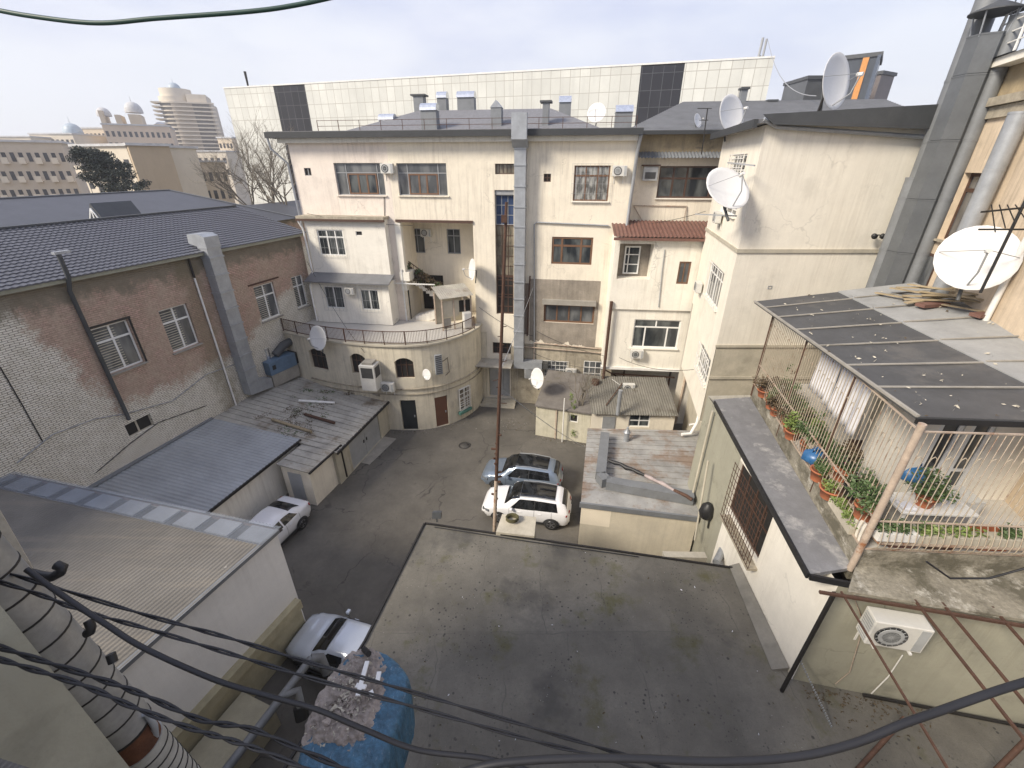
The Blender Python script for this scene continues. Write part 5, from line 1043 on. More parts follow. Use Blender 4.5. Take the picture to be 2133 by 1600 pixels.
# blue ribbed roof garage and its meter cabin
G2 = [onz(465,1041,2.6), onz(626,915,2.6), onz(441,874,3.2), onz(213,992,3.2)]
g2 = thing('garage', 'long garage with a clean blue grey ribbed roof against the brick wall', 'garage', (G2[0].x,G2[0].y,0))
r = MB(); a, b = G2[0]+(G2[0]-G2[1])*.35, G2[1]; q0b = FB.at(FB.px(441,874)[0],3.25,.02); q1b = q0b+(a-b); r.sheet(a, b, q1b, 34, .025, k=4, sq=True); r.build('roof', M['tin_blue'], g2)
FG2 = Frame(a-Vector((0,0,2.6)), b-Vector((0,0,2.6))); w = MB(); ff = FG2.off(-.22); cells(w, ff, 0, FG2.len-.05, 0, 2.5); shell(w, ff, 0, FG2.len-.05, 0, 2.5, 4, top=False); w.build('wall', M['white_plaster'], g2)
d = MB(); d.bar(a+Vector((0,0,-.06)), b+Vector((0,0,-.06)), .08, .14); d.build('gutter', M['dark_steel'], g2)
d = MB(); d.bar(q0b+Vector((0,0,.05)), q1b+Vector((0,0,.05)), .35, .05); d.build('flashing', M['galv_dull'], g2)
KB = onz(661,1053,0); kz = 2.3; K = [onz(641,982,kz), onz(700,930,kz), onz(632,915,2.45), onz(579,962,2.45)]
ux = (K[1]-K[0]); ux.z = 0; FK = Frame((KB.x,KB.y), (KB.x+ux.x, KB.y+ux.y)); kw = 1.75
kb = thing('cabin', 'small cream cabin with a narrow grey door and tin lid before the garages', 'shed', (KB.x,KB.y,0))
w = MB(); cells(w, FK, 0, FK.len, 0, kz-.06); shell(w, FK, 0, FK.len, 0, kz-.06, kw); w.build('wall', M['cream'], kb)
FKs = Frame(FK.at(0,0,-kw), FK.at(0,0,0)); d = MB(); d.fbox(FKs, kw*.22, kw*.68, .05, kz-.35, .003, .04); d.build('door', M['silver_door'], kb)
d = MB(); a, b, c, e = FK.at(-.12,kz,.12), FK.at(FK.len+.02,kz,.12), FK.at(FK.len+.02,kz+.12,-kw-.1), FK.at(-.12,kz+.12,-kw-.1); d.prism([a,b,c,e], (0,0,-.05))
for i in range(6): d.bar(a.lerp(b,i/5)+Vector((0,0,.02)), e.lerp(c,i/5)+Vector((0,0,.02)), .05, .05)
d.build('roof', M['tin_roof'], kb)
d = MB(); d.bar(FK.at(-.15,kz-.03,.16), FK.at(FK.len+.2,kz-.03,.16), .09); d.tube([FK.at(FK.len+.1,kz-.05,.16),FK.at(FK.len+.12,.1,.16)], .05); d.build('gutter', M['dark_steel'], kb)
# fan unit on the garage roof
hv = thing('fan_unit', 'blue and grey fan unit with bent ducts on the garage roof against the bowed wall', 'ventilation unit', onz(580,790,3.3))
FV = Frame(onz(556,800,3.3), onz(610,775,3.3)); L = FV.len; zz = 3.2
b = MB(); b.fbox(FV, 0, L, zz, zz+.85, -.25, .75); b.build('base_box', M['concrete'], hv, bevel=.02)
b = MB(); b.fbox(FV, -.05, L-.1, zz+.86, zz+1.75, -.28, .8); b.build('fan_box', surf('faded_blue_paint', (.12,.19,.28), .5, var=.25, grime=.3, bump=.1), hv, bevel=.02)
b = MB(); b.tube([FV.at(.9,zz+1.9,.3),FV.at(1.6,zz+2.3,.3),FV.at(L+1.0,zz+2.5,.25),FV.at(L+1.5,zz+2.0,.3),FV.at(L+1.7,zz+.5,.4)], .27, 10); b.tube([FV.at(L+.1,zz+.55,.3),FV.at(L+1.9,zz+.35,.4)], .34, 10); b.build('duct', M['galv_dark'], hv)
b = MB(); b.tube([FV.at(.5,zz+1.75,.1),FV.at(.5,zz+2.5,.1)], .17, 10); b.build('chimney', M['shiny'], hv)
b = MB(); b.fbox(FV, L-.09, L+.35, zz+.9, zz+1.7, -.1, .7); b.build('rubber_joint', M['black_plastic'], hv)
b = MB(); b.fbox(FV, .15, .4, zz+1.2, zz+1.5, .802, .81); b.build('vent', M['black_plastic'], hv)

# ================================================================ low building with the corrugated roof, lower left
FLL = Frame((-10.35, 4.7), (-8.02, 10.95)); ZL = 5.25
ll = thing('low_building', 'white walled low building with a dusty corrugated roof at the lower left', 'building', FLL.at(3,0))
LLn = FLL.len; sN = (onz(12,992,ZL+.2)-FLL.o).dot(FLL.u); DN = -12.8
M['strip_board'] = surf('pale_blue_board', (.29,.31,.345), .8, bump=.1)
def edge(q, back=0, z=0): return FLL.at(LLn+(sN-LLn)*q-back, ZL+.2*q+z, .12+(DN-.12)*q)
w = MB(); cells(w, FLL, -5, LLn, 0, ZL-.04)
w.poly([FLL.at(LLn,0,0),FLL.at(sN,0,DN),FLL.at(sN,ZL+.1,DN),FLL.at(LLn,ZL-.04,0)]); w.poly([FLL.at(-5,0,0),FLL.at(-5,ZL-.04,0),FLL.at(-5,ZL+.1,DN),FLL.at(-5,0,DN)]); w.poly([FLL.at(sN,0,DN),FLL.at(-5,0,DN),FLL.at(-5,ZL+.1,DN),FLL.at(sN,ZL+.1,DN)]); w.build('wall', surf('grey_white_plaster', (.82,.80,.76), .9, var=.08, scale=.8, streak=.2, bump=.2, grime=.15), ll)
r = MB(); nrib = 95; V = []
for i in range(nrib*4+1):
    q = i/(nrib*4); wv = .021*math.sin(i*math.pi/2); V += [edge(q,.68,.02+wv), FLL.at(-5, ZL+.2*q+.02+wv, .12+(DN-.12)*q)]
r.add(V, [(2*i,2*i+2,2*i+3,2*i+1) for i in range(nrib*4)], 0, True); r.build('roof', M['old_sheet'], ll)
r = MB(); V = []
for i in range(nrib*4+1):
    q = i/(nrib*4); wv = .021*math.sin(i*math.pi/2); V += [edge(q,-.14,.06+wv), edge(q,.74,.06+wv)]
r.add(V, [(2*i,2*i+2,2*i+3,2*i+1) for i in range(nrib*4)], 0, True); r.build('translucent_strip', M['plastic_sheet'], ll)
for k in range(10):
    qa, qb = (k+.10)/10, (k+.80)/10; r = MB(); r.hexa([edge(qa,-.02,-.06),edge(qb,-.02,-.06),edge(qb,.60,-.06),edge(qa,.60,-.06),edge(qa,-.02,.0),edge(qb,-.02,.0),edge(qb,.60,.0),edge(qa,.60,.0)]); r.build('board', M['strip_board'], ll)
r = MB(); r.hexa([edge(0,-.16,-.12),edge(1,-.16,-.12),edge(1,1.05,-.12),edge(0,1.05,-.12),edge(0,-.16,-.08),edge(1,-.16,-.08),edge(1,1.05,-.08),edge(0,1.05,-.08)]); r.build('under_roof', M['dark_steel'], ll)
r = MB(); r.bar(edge(0,-.05,-.08), edge(1,-.05,-.08), .08, .06); r.build('batten', M['dark_wood'], ll)
r = MB(); r.fbox(FLL, -5, LLn+.02, ZL-.10, ZL+.03, .003, .14); r.build('edge_trim', M['galv_dull'], ll)
r = MB(); r.fbox(FLL, -5, LLn-.1, 1.55, 1.95, .003, .26); r.fbox(FLL, -5, LLn-.1, 0, 1.54, .003, .10); r.build('ledge', surf('yellow_ledge', (.46,.41,.27), .9, grime=.3, bump=.3), ll)
r = MB(); r.fbox(FLL, -5, LLn-2.9, 0, 1.0, .27, 1.6); r.build('yellow_platform', surf('worn_yellow_platform', (.44,.40,.29), .92, var=.2, grime=.4, bump=.4), ll)
t = thing('vent_pipe', 'grey plastic waste pipe along the yellow ledge with an elbow and a black outlet', 'pipe', FLL.at(4,1.7,.5))
b = MB(); p1 = Vector(onz(648,1372,1.9)); p0_ = Vector(onz(470,1605,1.9)); b.tube([p0_, p1], .125, 12); b.tube([p1-Vector((0,0,.0)), p1+Vector((.25,.1,-.1)), p1+Vector((.4,-.05,-.7))], .15, 12); k = p0_.lerp(p1,.62); b.tube([k, k+Vector((.35,.2,-.1)), k+Vector((.5,-.1,-.5))], .13, 12); b.build('pipe', M['waste_grey'], t)
b = MB(); b.tube([k+Vector((.45,-.05,-.45)), k+Vector((.55,-.25,-.75))], .2, 12); b.build('outlet', M['black_plastic'], t)

# ================================================================ foreground flat roof
ZF = 4.0; fr = thing('flat_roofed_building', 'low building with a wide stained felt roof in the foreground', 'building', (1, 8, 0))
FP = [onz(885,1092,ZF), onz(1547,1187,ZF), FR.at(FRL,ZF,.02), FRF.at(5.5,ZF,.02), Vector((13.5,0.4,ZF)), Vector((-6.6,0.4,ZF)), onz(760,1337,ZF)]
FP[1] = Vector((FR.at((FP[1]-FR.o).dot(FR.u),0,.02).x, FP[1].y, ZF))
r = MB(); r.poly(FP); r.build('roof', M['felt'], fr)
w = MB(); Z = Vector((0,0,-ZF)); n = len(FP)
for i in (n-1, 0): a, b = FP[i], FP[(i+1)%n]; w.poly([a+Z,b+Z,b+Vector((0,0,-.02)),a+Vector((0,0,-.02))])
w.poly([FP[5]+Z,FP[6]+Z,FP[6]+Vector((0,0,-.02)),FP[5]+Vector((0,0,-.02))]); w.build('wall', M['concrete'], fr)
r = MB(); r.bar(FP[0]+Vector((0,.02,.0)), FP[1]+Vector((0,.02,.0)), .06, .12); r.bar(FP[6], FP[0]+Vector((-.02,0,0)), .06, .12); r.bar(FP[5], FP[6], .06, .12); r.build('roof_edge', M['dark_steel'], fr)
r = MB(); a, b = FR.at(5.5,ZF+.01,.02), FR.at(FRL-.2,ZF+.01,.02)
r.hexa([a,b,b+FR.n*.42,a+FR.n*.30, a+Vector((0,0,.16)),b+Vector((0,0,.16)),b+FR.n*.42+Vector((0,0,.01)),a+FR.n*.30+Vector((0,0,.01))]); r.build('upstand', surf('grey_upstand', (.22,.21,.185), .92, var=.25, grime=.5, bump=.4), fr)
t = thing('concrete_pier', 'square pale concrete slab topped pier behind the flat roof in front of the white car', 'pier', (.3,12.3,0))
P = [onz(1033,1108,4.15), onz(1113,1117,4.15), onz(1117,1077,4.3), onz(1046,1071,4.3)]
b = MB(); b.prism([q-Vector((0,0,q.z)) for q in P], (0,0,3.98)); b.build('shaft', M['concrete'], t); b = MB(); b.hexa([q-Vector((0,0,.16)) for q in P]+P); b.build('cap', M['pale_concrete'], t)
t = thing('wire_coil', 'greenish coil of old wire lying on the concrete pier cap', 'coil', onz(1068,1085,4.27)); b = MB(); c = Vector(onz(1067,1085,4.27))
for k in range(9): rr = .20+.02*(k%3); b.tube([c+Vector((rr*math.cos(a*.7+k),rr*.8*math.sin(a*.7+k),.04+.02*k)) for a in range(10)], .02, 5)
b.build('wire', surf('mossy_wire', (.10,.09,.04), .8), t)
t = thing('floodlight', 'small floodlight on the front left corner of the flat roof', 'lamp', onz(910,1080,4.1)); b = MB(); p = Vector(onz(910,1083,4.1)); b.obox(p+Vector((0,.1,.16)), (.17,0,0), (0,.10,-.04), (0,.04,.11)); b.bar(p-Vector((0,0,.1)), p+Vector((0,.05,.15)), .05); b.build('housing', M['galv_dark'], t); b = MB(); b.obox(p+Vector((0,.2,.15)), (.14,0,0), (0,.02,-.0), (0,.02,.09)); b.build('lens', M['glass_grey'], t)
for lab, pts, r_ in (('thin dark conduit along the far edge of the flat roof', [(905,1098),(1100,1128),(1330,1160)], .02),):
    b = MB(); b.tube([onz(x,y,ZF+.05) for x, y in pts], r_, 5); tag(b.build('conduit', M['black_rubber']), lab, 'cable')
d = MB()
for k in range(90):
    p = onz(RND.uniform(820,1620), RND.uniform(1130,1590), ZF+.02)
    if p.x < 7.2 and p.x > -4: d.leaves(p, (.02,.02,.01), 1, RND.uniform(.02,.05), RND.choice((0,0,0,1)))
for k in range(160): 
    p = FRF.at(RND.uniform(.1,3), ZF+.02, .1+abs(RND.gauss(0,.35))); d.leaves(p, (.05,.05,.01), 2, .035, 0)
tag(d.build('litter', [M['leaf_dry'], M['linen']]), 'scattered dry leaves and paper scraps on the flat roof', 'litter', kind='stuff')

# alley junk between hut and terrace house
t = thing('door_leaf', 'pale discarded panels leaning in the gap between hut and terrace house', 'debris', onz(1490,1130,2)); b = MB()
p = onz(1492,1125,2.6); b.obox(p, (.28,.12,0), (.02,.0,.75), (.03,-.05,0)); p = onz(1508,1150,2.8); b.obox(p, (.25,.08,.0), (.05,.1,.7), (.03,-.05,0)); b.build('panel', M['silver_door'], t)
b = MB(); b.tube([onz(1518,1118,3.2), onz(1492,1172,3.4)], .13, 12); tag(b.build('pipe_length', M['galv']), 'grey pipe leaning in the gap beside the discarded panels', 'pipe')
b = MB(); p = Vector(onz(1497,1065,3.6)); s = FR.px(1510,870,.1)[0]
b = MB(); b.tube([FR.at(1.1,.5,.14), FR.at(1.1,7.6,.14)], .045, 10); tag(b.build('drain_pipe', M['pale_concrete']), 'white drain pipe at the far end of the pale green wall', 'pipe')
b = MB(); b.tube([onz(1475,960,6.0), onz(1447,1125,2.5)], .04, 8); tag(b.build('steel_post', M['pale_concrete']), 'thin pale steel post at the front right corner of the hut', 'post')
t = thing('bin_bag', 'black torn bag hanging on the thin pale post', 'bag', onz(1473,1065,4)); b = MB(); p = Vector(onz(1473,1063,4.)); b.lathe([(.10,.35),(.24,.2),(.30,-.1),(.24,-.32),(.05,-.42)], p, n=11); b.bar(p+Vector((.12,-.1,-.3)), p+Vector((.12,-.15,-.8)), .08, .03); b.build('bag', M['black_plastic'], t)
b = MB(); a = onz(1380,1153,ZF+.3); b.obox(Vector(onz(1425,1160,3.7)), (.75,-.02,0), (0,.13,0), (0,0,.12)); tag(b.build('skylight_box', M['pale_concrete']), 'pale flat box at the far edge of the flat roof below the hut', 'box')
# ================================================================ air conditioners
def ac_proto(name, wd=.82, ht=.56, dp=.30):
    t = thing(name, 'x', 'air conditioner'); b = MB(); b.box((-wd/2,-dp,-ht/2),(wd/2,0,ht/2)); b.build('casing', M['ac_white'], t, local=True, bevel=.015)
    fx = -wd*.14; b = MB(); b.lathe([(ht*.41,0),(ht*.41,.012),(ht*.38,.012),(ht*.38,.004),(0,.004)], (fx,-dp-.001,0), (0,-1,0), 22); b.build('fan_recess', M['ac_grille'], t, local=True)
    b = MB()
    for k in range(4): b.lathe([(ht*.10*k+.012+.004,0),(ht*.10*k+.012+.004,.006),(ht*.10*k+.008,.006)], (fx,-dp-.012,0), (0,-1,0), 20)
    for k in range(8): a = k*math.pi/8; b.bar((fx-ht*.39*math.cos(a),-dp-.016,-ht*.39*math.sin(a)),(fx+ht*.39*math.cos(a),-dp-.016,ht*.39*math.sin(a)), .007, .005, up=(0,1,0))
    b.build('fan_guard', M['ac_grey'], t, local=True)
    b = MB()
    for k in range(9): z = -ht*.4+ht*.8*k/8; b.box((-wd/2-.008,-dp+.03,z-.012),(-wd/2-.001,-.05,z+.012))
    b.build('louvre', M['ac_grey'], t, local=True); b = MB(); b.box((wd*.30,-dp-.006,-ht*.44),(wd*.46,-dp-.001,ht*.44)); b.build('front_panel', M['ac_grey'], t, local=True)
    for x in (-wd*.32, wd*.32):
        b = MB(); b.bar((x,-dp-.03,-ht/2-.03),(x,.1,-ht/2-.03), .035, .035); b.bar((x,.08,-ht/2-.03),(x,.08,-ht/2-.4), .035); b.build('bracket', M['white_metal'], t, local=True)
    return t
AC0 = ac_proto('air_conditioner'); first = True
def place_ac(F, px, py, label, scale=1., d=.42, name=None, dz=0):
    global first
    o = AC0 if first else copy_tree(AC0); first = False
    s, z = F.px(px, py, d-.1); o.location = F.at(s, z+dz, d-.32*scale-.02+.02); o.location = F.at(s, z+dz, .10); o.rotation_euler = (0,0,F.rz); o.scale = (scale,)*3; o['label'] = label; o['group'] = 'outdoor air conditioner units'
    return o
place_ac(FA, 806, 351, 'white outdoor unit between the two wide windows on the pinkish top floor')
place_ac(FA, 1291, 356, 'white outdoor unit beside the grilled curtained window on the top floor')
place_ac(FR_, 887, 485, 'white outdoor unit overlapping a window on the back wall of the loggia', .95)
place_ac(FN, 727, 607, 'small outdoor unit between the two annex windows above the terrace', .8)
place_ac(FD2, 1327, 738, 'outdoor unit below the white window of the projecting block', 1.0)
place_ac(FA, 1189, 776, 'outdoor unit in front of the barred window on the flaking lower wall', .95)
place_ac(FL2.off(-2.6), 1310, 808, 'outdoor unit in the shade under the projecting block', .95)
place_ac(TL, 1490, 452, 'outdoor unit on the bay side of the white tower, under the big tilted dish', .9)
place_ac(TL, 1451, 597, 'outdoor unit left of the tall bay window of the white tower', .95)
place_ac(CV, 808, 806, 'newest white outdoor unit low on the bowed yellow wall at the garage corner', 1.05)
o = AC0
a = CV.px(808,806,.3)[0]
for q in list(bpy.data.objects):
    if q.get('label','').startswith('newest white'): nn = CV.nrm(a); q.rotation_euler = (0,0,math.atan2(nn.x,-nn.y)); q.location = CV.at(a, CV.px(808,806,.3)[1], .12)
place_ac(FRF, 1862, 1312, 'large near outdoor unit with a spotted top on the greenish wall at the lower right', 1.38)
t = thing('window_air_conditioner', 'boxy window air conditioner in the wall left of the dark brown windows', 'air conditioner', FC.at(*FC.px(1353,361),.1))
s0,s1,z0,z1 = FC.rect(1338,347,1368,376); b = MB(); b.fbox(FC,s0,s1,z0,z1,.0,.35); b.build('casing', M['ac_grey'], t); b = MB(); b.fbox(FC,s0+.12,s1-.12,z0+.1,z1-.3,.352,.37); b.build('grille', M['ac_grille'], t); b = MB(); b.fbox(FC,s0-.1,s1+.1,z1+.03,z1+.1,.0,.45); b.build('hood', M['rust'], t)
# evaporative cooler on the bowed wall
a, z = CV.px(772,779,.5); nn = CV.nrm(a); FX = Frame((0,0),(1,0)); FX.u = Vector((-nn.y,nn.x,0)); FX.n = nn; FX.o = CV.at(a,0,0)
if FX.u.x < 0: FX.u = -FX.u
t = thing('air_cooler', 'tall white box cooler with dark mesh sides standing against the bowed yellow wall', 'air cooler', CV.at(a,z,.1))
b = MB(); b.fbox(FX,-.5,.5,z-1.0,z+.75,.05,.95); b.build('casing', M['ac_white'], t, bevel=.02)
b = MB(); b.fbox(FX,-.38,.38,z-.1,z+.6,.951,.965); b.fbox(FX,.501,.515,z-.1,z+.6,.2,.85); b.build('mesh', M['ac_grille'], t)
b = MB(); b.fbox(FX,-.35,.35,z+.76,z+.9,.15,.8); b.build('lid', M['concrete'], t)
t = thing('wall_cabinet', 'narrow silver louvred cabinet on the right half of the bowed wall', 'cabinet', CV.at(*CV.px(911,758),.1)); s0,s1,z0,z1 = CV.rect(905,738,919,778); b = MB(); b.fbox(CV,s0,s1,z0,z1,.003,.22); b.build('casing', M['galv'], t)
b = MB()
for k in range(10): q = z0+(z1-z0)*(k+.5)/10; b.fbox(CV,s0+.05,s1-.05,q,q+.05,.222,.235)
b.build('louvre', M['galv_dark'], t)
wall_wire(CV, [(918,757),(932,745),(936,775),(928,782)], .02, 'wall_pipe', 'thin dark pipe bent beside the silver louvred cabinet', 'rust', .05, 'pipe')
# ================================================================ satellite dishes
def dish_proto():
    t = thing('satellite_dish', 'x', 'satellite dish'); n = 24; b = MB()
    b.lathe([(.0,.0),(.15,-.006),(.3,-.024),(.42,-.05),(.5,-.075),(.505,-.07),(.42,-.04),(.3,-.012),(0,.014)][::-1], (0,0,0), (0,1,0), n); b.build('reflector', M['dish_white'], t, local=True)
    b = MB(); b.tube([(0,.02,-.45),(0,-.36,-.30),(0,-.50,-.02)], .014, 6)
    for k in (-1,1): b.tube([(k*.46,-.07,.05),(0,-.50,0)], .006, 4)
    b.build('arm', M['grey_frame'], t, local=True)
    b = MB(); b.tube([(0,-.54,-.02),(0,-.43,.0)], .035, 8); b.build('receiver', M['white_metal'], t, local=True)
    b = MB(); b.tube([(0,.03,0),(0,.16,-.04),(0,.17,-.62)], .028, 8); b.build('mount', M['galv_dark'], t, local=True)
    return t
DS0 = dish_proto(); dfirst = True
def place_dish(p, dia, az, tilt, label):
    """az: heading of the dish's face, degrees from -Y towards +X; tilt upward"""
    global dfirst
    o = DS0 if dfirst else copy_tree(DS0); dfirst = False
    o.location = p; o.scale = (dia,)*3; o.rotation_euler = (math.radians(-tilt), 0, math.radians(az)); o['label'] = label; o['group'] = 'satellite dishes'
    return o
pc = lambda F, x, y, d: F.at(*F.px(x, y, d), d)
place_dish(pc(CV,665,704,.7), 1.55, -30, 14, 'large white dish leaning on the terrace railing above the first arched window')
place_dish(pc(CV,890,780,.4), .72, -35, 12, 'small white dish on the bowed yellow wall beside the silver cabinet')
place_dish(pc(FL1,1121,788,-.6), 1.35, -58, 12, 'white dish at the left end of the dark outbuilding roof')
place_dish(pc(FA,986,562,.8), 1.4, -68, 8, 'edge on dish mounted at the right of the loggia')
place_dish(pc(TL,1512,396,1.1), 1.85, 14, 40, 'big grey white dish tilted upward on the bay side of the tower')
place_dish(pc(TL,1520,240,.2), 1.75, 28, 16, 'dish rising from the tower roof edge above the ochre band')
place_dish(ony(1734,172,22.5), 2.1, 30, 10, 'rust stained dish standing on the tower roof against the sky')
place_dish(ony(2031,540,12.9), 1.85, -34, 24, 'biggest white dish on the terrace roof at the right edge')
place_dish(pc(FA,1243,236,-3.5), 1.15, -20, 18, 'dish on the far roof in front of the pale panelled building')
place_dish(pc(FC,1452,252,.0), .75, 40, 18, 'small dish on the eave above the ochre band')
for p0, p1, lab in ((ony(1706,222,22.6), ony(1722,186,22.6), 'support of the rust stained roof dish'),):
    b = MB(); b.bar(p0-Vector((0,0,.3)), p1, .07); tag(b.build('dish_stand', M['dark_steel']), 'dark stand under the rust stained roof dish', 'stand')
# TV aerials
t = thing('television_aerial', 'black mast with aerial rods in front of the big white dish', 'aerial', ony(2040,600,11.6)); b = MB()
m0 = ony(2042,610,11.6); m1 = m0+Vector((.0,0,3.0)); b.tube([m0, m1], .035, 8); b.build('mast', M['black_plastic'], t); b = MB()
q = ony(2080,478,11.6); b.bar(q+Vector((-.5,0,0)), q+Vector((1.2,0,0)), .04); q = ony(2070,440,11.6); b.bar(q+Vector((-.3,.0,-.02)), q+Vector((1.1,0,.12)), .04); q = ony(2090,455,11.6)
for k in range(5): b.bar(q+Vector((-.3+.2*k,-.25,-.3+.1*k)), q+Vector((-.2+.2*k,.25,.3)), .018)
b.build('rods', M['dark_steel'], t)
t = thing('television_aerial', 'thin rusty aerial mast standing before the ochre band', 'aerial', pc(FC,1463,330,.9)); b = MB(); p0 = pc(FC,1461,322,.9); p1 = pc(FC,1474,226,.9); b.tube([p0,p1], .03, 6); p = p1
for k, w_ in ((0.,.55),(-.55,.35),(-1.9,.3)): b.bar(p+Vector((-w_,0,k)), p+Vector((w_*.4,0,k)), .03)
b.build('mast', M['dark_steel'], t)
t = thing('aerial_rod', 'grey aerial rods fixed across the bay side of the tower below the tilted dish', 'aerial', pc(TL,1490,447,.9)); b = MB(); a = pc(TL,1449,446,1.6); c = pc(TL,1534,450,.5); b.bar(a, c, .05); a = pc(TL,1516,339,.9); c = pc(TL,1572,345,.3); b.bar(a, c, .05)
b.build('rods', M['grey_frame'], t)
# ================================================================ rusty pole in the court and its wires
pt = ony(1055,421,13.2); pb = ony(1030,1100,13.2); dd = (pt-pb).normalized(); pb = pb+dd*(-pb.z/dd.z)
t = thing('utility_pole', 'tall thin rusty pole standing in the middle of the court', 'pole', (pb.x,pb.y,0)); b = MB()
zq = .42; b.tube([pb, pb.lerp(pt,.36)], .075, 10, 1); b.tube([pb.lerp(pt,.36), pt], [.07,.045], 10, 0); b.build('shaft', [M['rust'], M['rust_light']], t)
b = MB()
for k in range(26): q = pb.lerp(pt,.30+.014*k if k < 16 else .58+.02*(k-16)); a = RND.uniform(0,6.28); b.bar(q, q+Vector((math.cos(a),math.sin(a)*.4,RND.uniform(-.2,.3)))*RND.uniform(.12,.28), .06 if k < 16 else .02)
b.build('hook', M['rust'], t)
b = MB(); q = pb.lerp(pt,.972); b.obox(q+Vector((-.05,-.1,0)), (.08,0,0), (0,.05,0), (0,0,.1)); b.build('junction_box', M['rust'], t)
def sag_wire(p, q, sag, r, label, mat='black_rubber', n=14, name='overhead_wire'):
    b = MB(); p, q = Vector(p), Vector(q); b.tube([p.lerp(q,i/n)-Vector((0,0,sag*4*(i/n)*(1-i/n))) for i in range(n+1)], r, 5); return tag(b.build(name, M[mat]), label, 'cable')
sag_wire(pb.lerp(pt,.62), pc(FH,1215,930,-3), .15, .012, 'thin wire from the rusty pole down to the hut roof', 'grey_frame')
sag_wire(pb.lerp(pt,.66), pc(FA,1110,600,.3), .1, .012, 'thin wire from the rusty pole to the cream facade', 'grey_frame')
sag_wire(pc(FD,1275,790,.3), pc(FL2,1400,870,.2), .1, .015, 'pale wire crossing under the projecting block', 'white_metal')
sag_wire(pc(FA,1600,85,-30), pc(FC,1700,200,-5), 1.2, .03, 'wire from the mast on the panelled building to the grey roof', 'grey_frame')
# ================================================================ cars
def paint(name, c, metal=.0, rough=.22):
    t = NT(name); t.b.inputs['Coat Weight'].default_value = .6; t.b.inputs['Coat Roughness'].default_value = .05
    c = C(*c); return t.fin(t.mix(t.rng(t.noise(3,5), .35,.75,0,.25), c, dk(c,.8)), rough, metal)
M['tyre'] = plain('tyre_rubber', (.018,.018,.018), .85); M['rim'] = plain('alloy_rim', (.22,.22,.23), .35, .8); M['headlamp'] = plain('clear_lamp', (.13,.14,.15), .1, 0, .5, 9); M['tail'] = plain('red_lamp', (.30,.012,.012), .2); M['trim'] = plain('black_trim', (.02,.02,.021), .5); M['car_glass'] = glass('car_glass', (.006,.007,.008), (.022,.024,.027), 2.5, .05); M['plate'] = plain('white_plate', (.7,.7,.7), .4)
def lerp_tab(tab, x):
    for a, b in zip(tab, tab[1:]):
        if x <= b[0]:
            t = (x-a[0])/(b[0]-a[0]); t = t*t*(3-2*t); return tuple(p+(q-p)*t for p, q in zip(a[1:], b[1:]))
    return tab[-1][1:]
